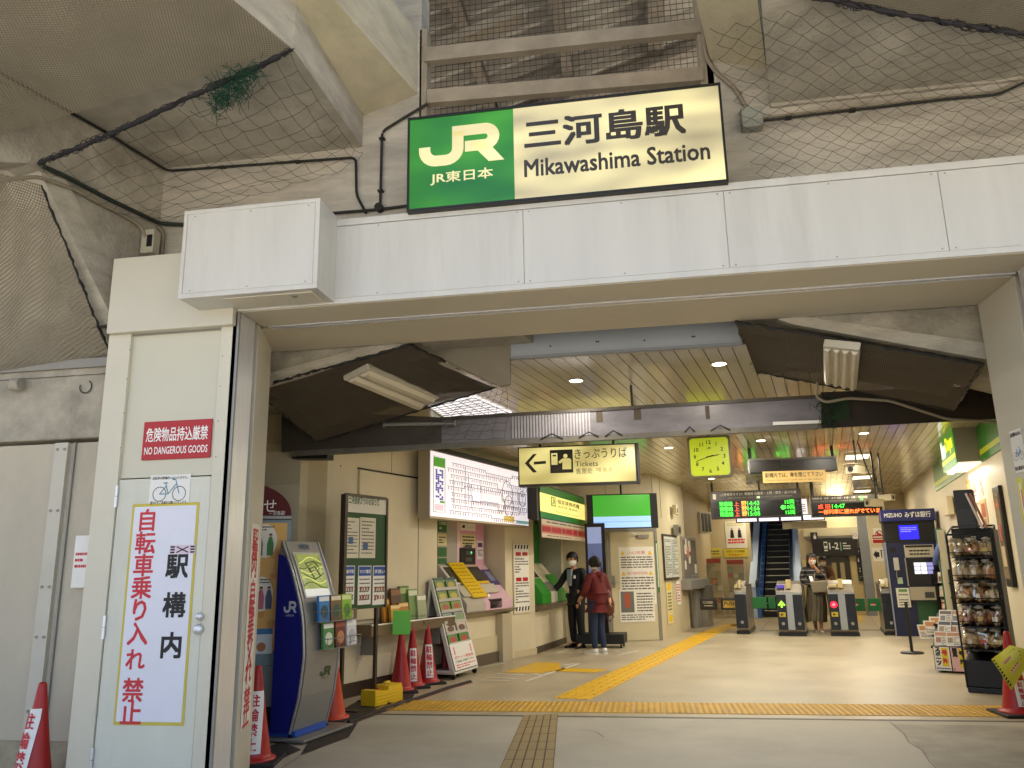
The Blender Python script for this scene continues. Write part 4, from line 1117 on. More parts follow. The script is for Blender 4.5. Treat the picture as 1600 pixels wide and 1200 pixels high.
# office box
thO = R_(15.0); O0 = Vector((-1.75, 15.85, 0)); O1 = Vector((0.12, 16.4, 0)); O2 = Vector((0.80, 19.0, 0))
thO = math.atan2(O1.y - O0.y, O1.x - O0.x)
OF = T('station_office', 'beige station office box with a noticed door facing the hall', 'office', O0, thO)
w1 = (O1 - O0).length
OFM = mat('#cabf9f', 0.45, noise=0.05, scale=1.6, dirt=0.08)
m = MB(); q = [OF.local(p) for p in (O0, O1, O2, O2 + Vector((-2.5, 0.6, 0)))]
m.prismz([(p.x, p.y) for p in q], 0, ZC, OFM); OF.part('wall', m)
m = MB()
for px_ in (945, 1018, 1030):
    x = OF.px(px_, 760)[0]; m.box(x, x + 0.008, -0.004, 0, 2.35, ZC, mat('#7d7358', 0.6))
OF.part('joint', m)
dx0, dz1 = OF.px(951, 831); dx1, _ = OF.px(1021, 829)
m = MB(); m.box(dx0 - 0.06, dx0, -0.02, 0.0, 0, dz1 + 0.06, GREYM); m.box(dx1, dx1 + 0.06, -0.02, 0, 0, dz1 + 0.06, GREYM); m.box(dx0, dx1, -0.02, 0, dz1, dz1 + 0.06, GREYM); OF.part('door_frame', m)
DRM = mat('#cfc5a4', 0.4, noise=0.06, scale=2, dirt=0.1)
m = MB(); m.box(dx0 + 0.008, dx1 - 0.008, -0.012, 0.0, 0.01, dz1 - 0.008, DRM); dd = OF.part('door', m, bevel=0.003)
m = MB(); a = OF.px(958, 910); m.box(a[0] - 0.02, a[0] + 0.035, -0.03, -0.012, a[1] - 0.1, a[1] + 0.13, GREYM); m.tube([(a[0], -0.03, a[1]), (a[0], -0.07, a[1]), (a[0] + 0.1, -0.07, a[1])], 0.012, STEEL); OF.part('handle', m, parent=dd)
m = MB(); a = OF.px(1005, 838); m.box(a[0] - 0.14, a[0] + 0.1, -0.06, -0.012, a[1] - 0.03, a[1] + 0.03, GREYM); m.tube([(a[0] - 0.1, -0.05, a[1] + 0.03), (a[0] - 0.25, -0.09, a[1] + 0.06)], 0.008, STEEL); OF.part('door_closer', m, parent=dd)
m = MB(); m.box(dx1 + 0.02, dx1 + 0.055, -0.024, -0.02, 0.9, 1.9, GREEN); m.box(dx1 + 0.028, dx1 + 0.047, -0.026, -0.024, 1.0, 1.85, mat('#d9efe0', 0.4)); OF.part('side_plate', m)
# paper notices on the door
def notice(fr, tl, br, d, name='notice', base=PAPER, rows=8, head=None, ink=INKG, extra=None, seed=1):
    x0, x1, z0, z1 = fr.rect(tl, br, d)
    m = MB(); m.box(x0, x1, -d, -d + 0.003 if d > 0.003 else 0, z0, z1, base)
    r = random.Random(seed); W_, H_ = x1 - x0, z1 - z0; y = -d - 0.0012
    zt = z1 - H_ * 0.05
    if head: m.quad(x0 + W_ * 0.06, x1 - W_ * 0.06, z1 - H_ * 0.22, z1 - H_ * 0.06, y, head); zt = z1 - H_ * 0.27
    if rows: m.lines(x0 + W_ * 0.08, x1 - W_ * 0.08, z0 + H_ * 0.06, zt, rows, y, ink, 0.42, r)
    if extra: extra(m, x0, x1, z0, z1, y)
    return m
def att(m, x0, x1, z0, z1, y):
    W_, H_ = x1 - x0, z1 - z0
    for zz in (z0 + H_ * 0.86, z0 + H_ * 0.5):
        for xx in (x0 + W_ * 0.05, x0 + W_ * 0.82): m.add([(xx, y - 0.001, zz), (xx + W_ * 0.13, y - 0.001, zz), (xx + W_ * 0.065, y - 0.001, zz + H_ * 0.075)], [(0, 1, 2)], YEL)
    m.text('小心地滑', x0 + W_ * 0.24, z0 + H_ * 0.87, W_ * 0.5, H_ * 0.06, y - 0.001, REDINK)
    m.text('ATTENTION', x0 + W_ * 0.22, z0 + H_ * 0.51, W_ * 0.56, H_ * 0.05, y - 0.001, REDINK)
t, w_, h_ = wallsign('door_notice', 'large white multilingual attention notice on the office door', 'notice', (966, 855), (1026, 943), O0 + OF.n * 0.013, thO)
m = MB(); m.box(-w_ / 2, w_ / 2, -0.003, 0, 0, h_, PAPER); m.lines(-w_ * .45, w_ * .45, h_ * .62, h_ * .84, 5, -0.004, INKG); m.lines(-w_ * .45, w_ * .45, h_ * .05, h_ * .48, 9, -0.004, INKG); att(m, -w_ / 2, w_ / 2, 0, h_, -0.004); t.part('sheet', m)
t, w_, h_ = wallsign('door_notice', 'white notice with a photograph low on the office door', 'notice', (967, 922), (1024, 971), O0 + OF.n * 0.018, thO)
m = MB(); m.box(-w_ / 2, w_ / 2, -0.003, 0, 0, h_, PAPER); m.box(-w_ * .46, -w_ * .08, -0.004, -0.003, h_ * .3, h_ * .95, mat('#6d6a63', 0.6)); m.box(-w_ * .34, -w_ * .2, -0.005, -0.004, h_ * .45, h_ * .9, mat('#b05038', 0.6)); m.lines(0, w_ * .46, h_ * .3, h_ * .92, 7, -0.004, INKG); m.lines(-w_ * .46, w_ * .46, h_ * .05, h_ * .25, 3, -0.004, INKG); t.part('sheet', m)
# office side wall: notice board, ticket window
thS = math.atan2(O2.y - O1.y, O2.x - O1.x)
NB = T('notice_board', 'dark framed timetable board on the office side wall', 'notice board', O1 + Vector((math.sin(thS), -math.cos(thS), 0)) * 0.0, thS)
x0, x1, z0, z1 = NB.rect((1033, 834), (1059, 905)); m = MB(); m.box(x0, x1, -0.04, 0, z0, z1, mat('#3a2f28', 0.5)); NB.part('frame', m, bevel=0.004)
for k in range(2):
    a = x0 + 0.03 + k * (x1 - x0 - 0.03) / 2; b = x0 + (k + 1) * (x1 - x0 - 0.03) / 2; m = MB(); m.box(a, b, -0.045, -0.04, z0 + 0.05, z1 - 0.05, mat('#c9cfc6', 0.4)); m.lines(a + 0.03, b - 0.03, z0 + 0.1, z1 - 0.1, 22, -0.0465, INKG); NB.part('timetable', m)
TW = T('ticket_window', 'grey framed staff window with posters on the office side wall', 'window', O1, thS)
x0, x1, z0, z1 = TW.rect((1062, 838), (1089, 906)); m = MB(); m.box(x0, x1, -0.03, 0, z0, z1, GREYM); TW.part('frame', m, bevel=0.004)
m = MB(); m.box(x0 + 0.08, x1 - 0.08, -0.034, -0.03, z0 + 0.08, z1 - 0.06, mat('#8c8272', 0.15)); TW.part('pane', m)
rnd = random.Random(8); m = MB()
for k in range(7):
    a = x0 + 0.1 + rnd.random() * (x1 - x0 - 0.4); z = z0 + 0.12 + rnd.random() * (z1 - z0 - 0.4); m.box(a, a + rnd.uniform(.12, .25), -0.038 - k * 0.001, -0.034, z, z + rnd.uniform(.15, .3), mat(rnd.choice(['#d9d3c4', '#c77a6a', '#b9a27a', '#e6dfcf', '#7d6a5a']), 0.6))
TW.part('posters', m)
m = MB(); x0, x1, z0, z1 = TW.rect((1064, 906), (1092, 918)); m.box(x0, x1 + 0.2, -0.22, 0, z0, z1, GREYM); TW.part('counter', m, bevel=0.01)
m = MB(); x0, x1, z0, z1 = TW.rect((1080, 918), (1092, 985)); m.box(x0, x1 + 0.1, -0.1, 0, 0, z1, GREYM); m.box(x1, x1 + 0.5, -0.25, 0, 0, 0.6, mat('#9b9484', 0.3, metal=0.6)); m.box(x1 + 0.02, x1 + 0.55, -0.3, 0, 0.6, 0.95, mat('#5d574b', 0.5)); TW.part('base_panel', m, bevel=0.01)
t, w_, h_ = wallsign('yellow_notice', 'narrow yellow edged notice on the office side wall', 'notice', (1040, 909), (1053, 973), O1 + Vector((math.sin(thS), -math.cos(thS), 0)) * 0.01, thS)
m = MB(); m.box(-w_ / 2, w_ / 2, -0.003, 0, 0, h_, mat('#d9cf9a', 0.5)); m.box(-w_ * .3, w_ * .3, -0.004, -0.003, h_ * .8, h_ * .95, YEL); m.box(-w_ * .3, w_ * .3, -0.004, -0.003, h_ * .05, h_ * .2, YEL); m.lines(-w_ * .3, w_ * .3, h_ * .3, h_ * .75, 6, -0.004, INKG); t.part('sheet', m)
t, w_, h_ = wallsign('white_notice', 'small white and red notice beside the yellow one on the office side wall', 'notice', (1056, 908), (1064, 944), O1 + Vector((math.sin(thS), -math.cos(thS), 0)) * 0.01, thS)
m = MB(); m.box(-w_ / 2, w_ / 2, -0.003, 0, 0, h_, PAPER); m.lines(-w_ * .4, w_ * .4, h_ * .1, h_ * .9, 7, -0.004, REDINK); t.part('sheet', m)

# ---- right wall (shop side)
thR = R_(-(90 + 11.5)); R0 = Vector((5.62, 16.9, 0)); WRp = vplane(R0, thR)
WR = T('hall_wall', 'beige right wall of the hall with a green band along its top', 'wall', R0, thR)
xl, xr_ = -9.0, 10.8
m = MB(); m.box(xl, xr_, 0, 0.3, 0, ZC, HWL); WR.part('face', m)
GB = mat('#2f7a1f', 0.35, noise=0.05); YB = mat('#b9c41c', 0.4)
m = MB(); gz = (WRp(1560, 690).z + WRp(1452, 785).z) / 2; m.box(0.2, xr_, -0.02, 0, gz, ZC, GB); m.box(0.2, xr_, -0.024, -0.02, gz + 0.09, gz + 0.16, YB); WR.part('green_band', m)
# near end of the right wall: pilaster just inside the opening
m = MB(); a = F(1560, 700, 1.5); 
WQ = T('hall_wall', 'beige wall end just behind the right entrance pillar', 'wall', (3.3, 7.6, 0), 0)
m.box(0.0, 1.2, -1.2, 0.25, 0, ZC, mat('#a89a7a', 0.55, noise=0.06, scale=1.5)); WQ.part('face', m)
m = MB(); m.box(3.2, 8, -0.9, -0.8, 0, 4, HWL); WQ.part('side_face', m)
# ---- back walls
BW = T('hall_wall', 'pale back wall behind the gates around the escalator and lift', 'wall', (3.5, 24.2, 0), -AL)
BWM = mat('#c4b490', 0.5, noise=0.06, scale=1.2, dirt=0.06)
ex0 = BW.px(1176, 880)[0]; ex1 = BW.px(1252, 880)[0]
m = MB(); m.box(-7, ex0, 0, 0.3, 0, ZC, BWM); m.box(ex1, 6, 0, 0.3, 0, ZC, BWM); m.box(ex0, ex1, 0, 0.3, 2.75, ZC, BWM); BW.part('face', m)
m = MB(); m.box(-10, 8, 9.0, 9.2, 0, 9, HWL); m.box(ex0 - 0.4, ex0 - 0.3, 0.3, 9, 0, 9, HWL); m.box(ex1 + 0.3, ex1 + 0.4, 0.3, 9, 0, 9, HWL); m.box(-10, 8, 0.3, 9, 6.5, 6.6, HWL); BW.part('shaft_wall', m)
W3 = T('hall_wall', 'side wall with windows behind the office', 'wall', O2 + Vector((0.0, 0.0, 0)), R_(90 - 11.5))
m = MB(); m.box(-0.1, 6.5, 0.15, 0.4, 0, ZC, BWM); W3.part('face', m)

# ================================================================ LEFT SIDE OF THE HALL
def fl_(px, py): p = F(px, py); return (p.x, p.y, 0)
# ---- cones
CONEM = mat('#a81a17', 0.42, noise=0.08, scale=9, dirt=0.15); RUB = mat('#1c1716', 0.7, noise=0.2)
def cone(label, p, h=0.70, rot=0.0, sheet=None, text=None, sw=0.11, group='red traffic cones', mt=CONEM, mat_red=False, top=0.82, bot=0.12):
    t = T('traffic_cone', label, 'cone', (p[0], p[1], 0), rot, group=group)
    m = MB(); m.lathe([(0.001, h + 0.0), (0.018, h - 0.003), (0.026, h - 0.014), (0.030, h - 0.04), (0.052, h * 0.72), (0.085, h * 0.42), (0.125, 0.07), (0.135, 0.045), (0.165, 0.04), (0.165, 0.028)], mt, n=28); t.part('body', m)
    m = MB(); m.box(-0.2, 0.2, -0.2, 0.2, 0.0, 0.028, RUB); t.part('base', m, bevel=0.008)
    if sheet:
        z0, z1 = h * bot, h * top
        def rad(z): return 0.03 + (0.128 - 0.03) * (h - 0.04 - z) / (h - 0.11)
        m = MB(); n = 6; a = sw
        rows = 8; vs = []
        for j in range(rows + 1):
            z = z0 + (z1 - z0) * j / rows; r = rad(z) + 0.004
            for i in range(n + 1):
                ph = (i / n - 0.5) * a / r * 1.0
                ph = max(-1.3, min(1.3, ph)); vs.append((r * math.sin(ph), -r * math.cos(ph), z))
        m.add(vs, [(j * (n + 1) + i, j * (n + 1) + i + 1, (j + 1) * (n + 1) + i + 1, (j + 1) * (n + 1) + i) for j in range(rows) for i in range(n)], PAPER, True)
        s = t.part('notice_sheet', m)
        if text:
            m = MB(); k = len(text); st = (z1 - z0) / (k + 0.3)
            for i, c in enumerate(text):
                zc = z1 - (i + 0.65) * st; r = rad(zc) + 0.0075
                q = MB(); q.vtext(c, 0, zc + st * 0.5, min(a * 0.8, st * 0.85), st, 0, REDINK, bold=0.02)
                o = len(m.v); 
                m.add([(r * math.sin(x / r), -rad(z) * math.cos(x / r) - 0.0075, z) for x, y, z in q.v], q.f, REDINK)
            t.part('lettering', m)
    return t
cone('red cone with a white no parking sheet before the hoarding on the far left', X(58, 1150, 4.98), 0.74, R_(-22), True, '駐輪禁止', 0.15, top=0.78)
cone('red cone with a white no parking sheet just inside the left jamb', F(396, 1192), 0.71, R_(12), True, '駐輪禁止', 0.16, top=0.74)
cone('orange red cone mostly hidden behind the blue kiosk', F(519, 1126), 0.66, 0, mt=mat('#c8401c', 0.45))
c1 = cone('red cone with a bright green tag on its tip', F(626, 1081), 0.70, R_(20))
cone('red cone with a faded sheet directly behind the green tagged cone', F(644, 1074), 0.71, R_(25), True, '駐輪禁止', 0.09, top=0.66)
cone('red cone with a white sheet between the green tag and the brochure rack', F(668, 1068), 0.71, R_(30), True, '駐輪禁止', 0.10, top=0.68)
cone('plain red cone standing behind the brochure rack', F(695, 1054), 0.72, R_(10))
tt = T('cone_tag', 'bright green square card stuck on the tip of a red cone', 'card', Vector((c1.loc.x + 0.005, c1.loc.y - 0.06, 0.58)), R_(14))
m = MB(); r_ = tt.rect((614, 954), (641, 991)); m.box(r_[0], r_[1], -0.004, 0.0, r_[2], r_[3], mat('#78dc50', 0.45)); tt.part('card', m, bevel=0.001)
# dark cable mats along the wall
for (ps, lab) in (((( 470, 1180), (545, 1152), (560, 1128), (640, 1098), (660, 1066), (600, 1072), (500, 1130)), 'long dark rubber mat under the cones along the left wall'), (((380, 1215), (440, 1186), (470, 1172), (440, 1160), (385, 1180)), 'dark rubber mat under the cone at the left jamb')):
    q = [F(*p) for p in ps]; b = q[0].copy(); m = MB()
    m.hexa([p - b + Vector((0, 0, 0.001)) for p in q], [p - b + Vector((0, 0, 0.007)) for p in q], mat('#2d2622', 0.6, noise=0.2, scale=5)); t = T('floor_mat', lab, 'mat', b); t.part('sheet', m)
m = MB(); a, b = F(560, 1118), F(745, 1062); b_ = F(590, 1096)
t = T('cable_cover', 'dark cable cover strip with red edge running along the floor by the cones', 'cable cover', F(600, 1110))
pts = [F(545, 1131), F(610, 1106), F(660, 1090), F(700, 1076), F(735, 1066)]
m.tube([p - t.loc + Vector((0, 0, 0.01)) for p in pts], 0.02, RUB, n=6); t.part('cover', m)
m = MB(); m.tube([p - t.loc + Vector((0.035, -0.03, 0.004)) for p in pts], 0.006, mat('#7c2a22', 0.6), n=5); t.part('edge', m)
# ---- yellow weight
p = F(597, 1099); t = T('barrier_weight', 'yellow plastic barrier weight with a red cap lying by the cones', 'weight', (p.x, p.y, 0), R_(72))
YP = mat('#e0b81a', 0.38, noise=0.04)
m = MB(); m.box(-0.38, 0.38, -0.13, 0.13, 0.012, 0.20, YP); m.box(-0.02, 0.36, -0.125, 0.125, 0.2, 0.255, YP); m.box(-0.38, -0.26, -0.125, 0.125, 0.2, 0.225, YP)
for k in range(3): m.box(-0.36, 0.36, -0.135, -0.13, 0.05 + k * 0.045, 0.07 + k * 0.045, YP)
m.v = [(x * .66, y * .75, z * .74) for x, y, z in m.v]; t.part('body', m, bevel=0.015, seg=3)
m = MB(); m.lathe([(0.03, 0.2), (0.035, 0.215), (0.035, 0.235), (0.001, 0.24)], mat('#a5402a', 0.5), c=(-0.14, 0)); m.v = [(x * .66, y * .75, z * .74) for x, y, z in m.v]; t.part('cap', m)
m = MB(); m.tube([(0.05, 0, 0.25), (0.06, 0, 0.285), (0.18, 0, 0.285), (0.2, 0, 0.25)], 0.02, YP, n=8); m.v = [(x * .66, y * .75, z * .74) for x, y, z in m.v]; t.part('handle', m)

# ---- red topped information board
IB = T('information_board', 'information board with dark red arched top and yellow manners poster', 'information board', X(447, 1000, 7.15) * 1.0, R_(28)); 
IB.o.location.z = 0; IB.loc = Vector((IB.loc.x, IB.loc.y, 0))
FRG = mat('#6f8288', 0.45, metal=0.3)
zt = IB.px(436, 812)[1]; zm = IB.px(440, 805)[1]; zb = IB.px(425, 1040)[1]
m = MB(); m.box(-0.86, 0.0, 0, 0.10, zb, zt, FRG); IB.part('cabinet', m, bevel=0.004)
m = MB(); m.box(-0.82, -0.035, -0.012, 0.0, IB.px(410, 1018)[1], zt - 0.03, mat('#e2ad42', 0.4)); pz0, pz1 = IB.px(410, 1018)[1], zt - 0.03; IB.part('poster', m)
m = MB(); Wh = mat('#f0eadb', 0.5); rnd = random.Random(5)
for k, (px_, py_) in enumerate(((420, 845), (413, 928))):
    cx, cz = IB.px(px_, py_, 0.013); cx -= 0.03; m.disc(cx, cz, 0.105, -0.0125, Wh, 28, 0.155)
    for j, (dx, c) in enumerate(((-0.05, '#6b6f86'), (0.045, '#4f8a46')) if k == 0 else ((-0.07, '#5b7a4a'), (0.0, '#c86f86'), (0.07, '#4f5d82'))):
        cc = mat(c, 0.6); m.prism([(cx + dx - 0.028, cz - 0.135), (cx + dx + 0.028, cz - 0.135), (cx + dx + 0.03, cz - 0.03), (cx + dx + 0.014, cz + 0.035), (cx + dx - 0.014, cz + 0.035), (cx + dx - 0.03, cz - 0.03)], -0.0135, -0.0125, cc); m.disc(cx + dx, cz + 0.05, 0.016, -0.0135, mat('#c9a088', 0.6), 12); m.disc(cx + dx, cz + 0.058, 0.014, -0.0138, mat('#3b2a22', 0.6), 12, 0.009)
    m.lines(cx - 0.08, cx + 0.08, cz + 0.09, cz + 0.14, 2, -0.0135, INKG)
for (px_, py_, r) in ((430, 865, 0.05), (408, 960, 0.03), (424, 975, 0.04), (427, 900, 0.03)):
    cx, cz = IB.px(px_, py_, 0.013); m.disc(cx, cz, r, -0.0124, mat('#d7902e', 0.4), 20)
cx, cz = IB.px(412, 1000, 0.013); m.box(cx - 0.075, cx + 0.075, -0.014, -0.0125, cz - 0.12, cz + 0.10, mat('#dfe6e6', 0.5)); m.box(cx - 0.075, cx + 0.075, -0.015, -0.014, cz + 0.05, cz + 0.1, mat('#2d78b4', 0.5)); m.disc(cx - 0.02, cz - 0.06, 0.04, -0.015, mat('#b8723a', 0.5))
IB.part('poster_print', m)
m = MB(); R0_ = 0.86; cxx = -0.43
pts = [(-0.86, zm)] + [(cxx + 0.43 * math.cos(R_(a)), zm + IB.px(425, 770)[1] * 0 + 0.30 * math.sin(R_(a))) for a in range(172, 7, -8)] + [(0.0, zm)]
m.prism(pts[::-1], -0.01, 0.09, mat('#5c0c10', 0.7)); IB.part('red_head', m, bevel=0.004)
m = MB(); m.box(-0.86, 0.0, -0.02, 0.1, zt, zm, mat('#3a2622', 0.4)); m.box(-0.86, 0, -0.022, -0.02, zt + 0.008, zm - 0.01, GREYM); IB.part('head_rail', m)
m = MB(); a = IB.px(414, 801, 0.011); b = IB.px(422, 789, 0.011); m.text('お知らせ', a[0] - 0.40, a[1] + 0.0, 0.50, 0.13, -0.0115, WHITE); a = IB.px(423, 803, 0.011); m.text('三河島駅', a[0] - 0.02, a[1] - 0.02, 0.15, 0.05, -0.0115, WHITE); IB.part('lettering', m)
m = MB(); m.box(-0.86, -0.0, 0.0, 0.1, zb - 0.35, zb, mat('#8b9290', 0.5)); m.box(-0.84, -0.78, 0.02, 0.08, 0, zb - 0.35, GREYM); m.box(-0.08, -0.02, 0.02, 0.08, 0, zb - 0.35, GREYM); m.box(-0.82, -0.04, 0.06, 0.075, 0.02, zb - 0.35, BLACK); IB.part('lower_panel', m)

# ---- blue and grey kiosk
p0 = F(459, 1147, 0.07); p1 = F(526, 1128.5, 0.07)
KT = R_(80); K = T('card_kiosk', 'grey curved kiosk with deep blue sides and a bright sloping screen', 'kiosk', (p0.x, p0.y, 0), KT)
kw = K.local(p1).x
KG = mat('#8f8d87', 0.36, metal=0.25, noise=0.04); KB = mat('#0a1678', 0.3)
def kf(z):                            # front curve, local y
    pts = [(0.07, 0.03), (0.35, -0.045), (0.7, -0.085), (1.0, -0.06), (1.2, -0.01), (1.45, 0.08), (1.70, 0.19)]
    for (a, ya), (b, yb) in zip(pts, pts[1:]):
        if z <= b: 
            s_ = (z - a) / (b - a); return ya + (yb - ya) * s_
    return pts[-1][1]
zz = [0.07 + (1.70 - 0.07) * i / 22 for i in range(23)]
m = MB(); pf = [(kf(z) + 0.005, z) for z in zz] + [(0.235, 1.705), (0.25, 1.6), (0.25, 0.07)]
m.prismx(pf, 0.03, kw - 0.03, KG); K.part('body', m)
for a, b in ((0.0, 0.03), (kw - 0.03, kw)):
    m = MB(); pf2 = [(kf(z) + 0.035, z) for z in zz if z < 1.6] + [(0.24, 1.58), (0.24, 0.07)]; m.prismx(pf2, a - 0.004, b, KB)
    sp = K.part('side_panel', m)
    if a == 0.0:
        m = MB()
        q = MB(); jr_mark(q, 0.10, 1.07, 0.17, 0.10, 0, mat('#c9ccd2', 0.4)); q.text('JR東日本', 0.13, 1.035, 0.11, 0.022, 0, mat('#c9ccd2', 0.4))
        m.add([(-0.006, 0.235 - x * .8, z) for x, y, z in q.v], [f[::1] for f in q.f], mat('#c9ccd2', 0.4)); K.part('side_logo', m)
    m = MB(); m.tube([(a + (0 if a == 0 else 0.03), kf(z) + 0.012, z) for z in zz], 0.013, mat('#a9a9a6', 0.3, metal=0.5), n=6); K.part('edge_trim', m)
ST = mat('#87914a', 0.25, emit=0.42, noise=0.4, scale=5.0)
def kq(m, x0, x1, z0, z1, d, mt):      # patch lying on the kiosk front
    n = 6; vs = []
    for i in range(n + 1):
        z = z0 + (z1 - z0) * i / n; vs += [(x0, kf(z) - d, z), (x1, kf(z) - d, z)]
    m.add(vs, [(2 * i, 2 * i + 1, 2 * i + 3, 2 * i + 2) for i in range(n)], mt)
m = MB(); kq(m, 0.07, kw - 0.07, 1.19, 1.60, 0.004, mat('#c3c1ba', 0.35)); K.part('screen_frame', m)
m = MB(); kq(m, 0.09, kw - 0.09, 1.27, 1.585, 0.008, ST); kq(m, 0.09, kw - 0.09, 1.205, 1.27, 0.008, mat('#d6d6cf', 0.3, emit=0.35)); K.part('screen', m)
m = MB(); rnd = random.Random(3)
for k in range(6):
    z = 1.3 + k * 0.045; m.tube([(0.1 + (kw - 0.2) * s_, kf(z + 0.03 * math.sin(s_ * 5 + k)) - 0.01, z + 0.03 * math.sin(s_ * 5 + k)) for s_ in [i / 10 for i in range(11)]], 0.006, mat('#d7d87a', 0.4, emit=0.5) if k % 2 else mat('#4e6a1f', 0.4, emit=0.3), n=3)
for (x0_, z0_, x1_, z1_) in ((kw * .45, 1.42, kw * .72, 1.50), (kw * .52, 1.35, kw * .7, 1.45)):
    for A_, B_ in (((x0_, z0_), (x1_, z0_ + .03)), ((x1_, z0_ + .03), (x1_ - .06, z1_ + .02)), ((x1_ - .06, z1_ + .02), (x0_ - .05, z1_)), ((x0_ - .05, z1_), (x0_, z0_))):
        m.tube([(A_[0], kf(A_[1]) - 0.012, A_[1]), (B_[0], kf(B_[1]) - 0.012, B_[1])], 0.005, mat('#39422c', 0.5), n=3)
K.part('screen_picture', m)
m = MB(); q = MB(); q.text('VIEW', kw * 0.36, 1.625, kw * 0.3, 0.05, 0, mat('#2c66a4', 0.4), bold=0.01); m.add([(x, kf(z) - 0.004, z) for x, y, z in q.v], q.f, mat('#2c66a4', 0.4)); K.part('lettering', m)
m = MB(); q = MB(); jr_mark(q, kw * 0.50, 0.50, 0.16, 0.085, 0, mat('#2f4a1c', 0.4)); q.text('JR東日本', kw * 0.52, 0.475, 0.12, 0.016, 0, mat('#2f4a1c', 0.4)); m.add([(x, kf(z) - 0.003, z) for x, y, z in q.v], q.f, mat('#2f4a1c', 0.4)); K.part('logo', m)
m = MB(); m.box(0.02, kw - 0.06, 0.0, 0.42, 0.04, 0.085, mat('#1c4fb0', 0.4)); K.part('plinth', m)
m = MB(); m.box(-0.06, kw + 0.18, -0.14, 0.5, 0.012, 0.035, mat('#86847d', 0.45, metal=0.3)); K.part('foot_plate', m, bevel=0.005)
for x, y in ((0.03, 0.05), (kw, 0.05)):
    m = MB(); m.tube([(x, y - 0.02, 0.03), (x, y + 0.02, 0.03)], 0.028, BLACK, n=10); K.part('castor', m)
m = MB()
for z in (0.74, 0.98):
    x0_, x1_ = (kw * .34, kw * .34 + .58) if z < 0.9 else (kw * .24, kw * .24 + .58)
    for dz in (0.0, 0.09): m.tube([(x0_, kf(z) - 0.0, z + dz), (x0_, kf(z) - 0.10, z + dz), (x1_, kf(z) - 0.10, z + dz), (x1_, kf(z), z + dz)], 0.004, GREYM, n=4)
    m.box(x0_, x1_, kf(z) - 0.1, kf(z), z - 0.006, z, GREYM)
    for k in range(4): x = x0_ + (x1_ - x0_) * k / 3; m.tube([(x, kf(z) - 0.102, z), (x, kf(z) - 0.102, z + 0.1)], 0.003, GREYM, n=4)
K.part('leaflet_rack', m)
def leaflet(name, label, loc, th, w_, h_, c, lean=0.12, group=None, top='#ffffff', pic=None, n=1, cat='leaflet'):
    t = T(name, label, cat, loc, th, -lean, group=group)
    m = MB(); m.box(-w_ / 2, w_ / 2, 0, 0.012 * n, 0, h_, mat(c, 0.35)); m.box(-w_ / 2 + 0.004, w_ / 2 - 0.004, -0.001, 0.0, h_ * 0.78, h_ * 0.95, mat(top, 0.4))
    if pic: m.disc(0, h_ * 0.38, w_ * 0.36, -0.0012, mat(pic, 0.4), 16, h_ * 0.25)
    m.lines(-w_ * 0.4, w_ * 0.4, h_ * 0.06, h_ * 0.16, 2, -0.0014, INKG)
    t.part('booklet', m); return t
lf = [(0.37, 0.98, '#2f7fc4', '#e9eef0', '#1c4a5c', 'blue topped'), (0.57, 0.98, '#7d5a3c', '#e6dcc0', '#2d5a4a', 'brown'), (0.76, 0.98, '#8fbf3c', '#dbe8a0', '#4f8a2c', 'lime green'), (0.47, 0.74, '#4c8a4a', '#f0f0e8', '#d8e2cf', 'white headed green'), (0.67, 0.74, '#6a2a26', '#a0503c', '#c8865a', 'dark red'), (0.87, 0.74, '#d9d9d9', '#f4f4f4', '#b9bcc4', 'plain white')]
for (x, z, c, tp, pc, nm) in lf:
    x = (kw * .24 if z > .9 else kw * .34) + .1 + ((x - .37) if z > .9 else (x - .47)); q = K.loc + K.M @ Vector((x, kf(z) - 0.055, z))
    leaflet('leaflet', nm + ' leaflet in the wire rack on the grey kiosk', q, KT, 0.17, 0.23, c, 0.06, 'leaflets on the kiosk', tp, pc, 2)

# ---- green notice board on two legs
p = F(537, 1112); GBd = T('notice_stand', 'green notice board on two dark legs with white and blue sheets', 'notice stand', (p.x, p.y, 0), R_(72))
x0, _ = GBd.px(538, 860); x1, z1 = GBd.px(604, 779); _, zb = GBd.px(537, 954)
m = MB(); m.box(x0, x1, 0.0, 0.04, zb, z1, mat('#1f4a22', 0.6, noise=0.05)); GBd.part('board', m)
m = MB(); BRZ = mat('#4a4038', 0.4, metal=0.4)
for (a, b, c, d) in ((x0 - 0.02, x0 + 0.025, zb, z1), (x1 - 0.01, x1 + 0.02, zb, z1), (x0 + 0.025, x1 - 0.01, z1 - 0.02, z1 + 0.012)): m.box(a, b, -0.015, 0.05, c, d, BRZ)
GBd.part('frame', m)
for x in (x0 + 0.03, x1 - 0.14):
    m = MB(); m.box(x, x + 0.035, 0.01, 0.045, 0.02, zb, mat('#3a2a20', 0.5)); m.box(x - 0.0, x + 0.035, -0.2, 0.25, 0, 0.02, mat('#3a2a20', 0.5)); GBd.part('leg', m)
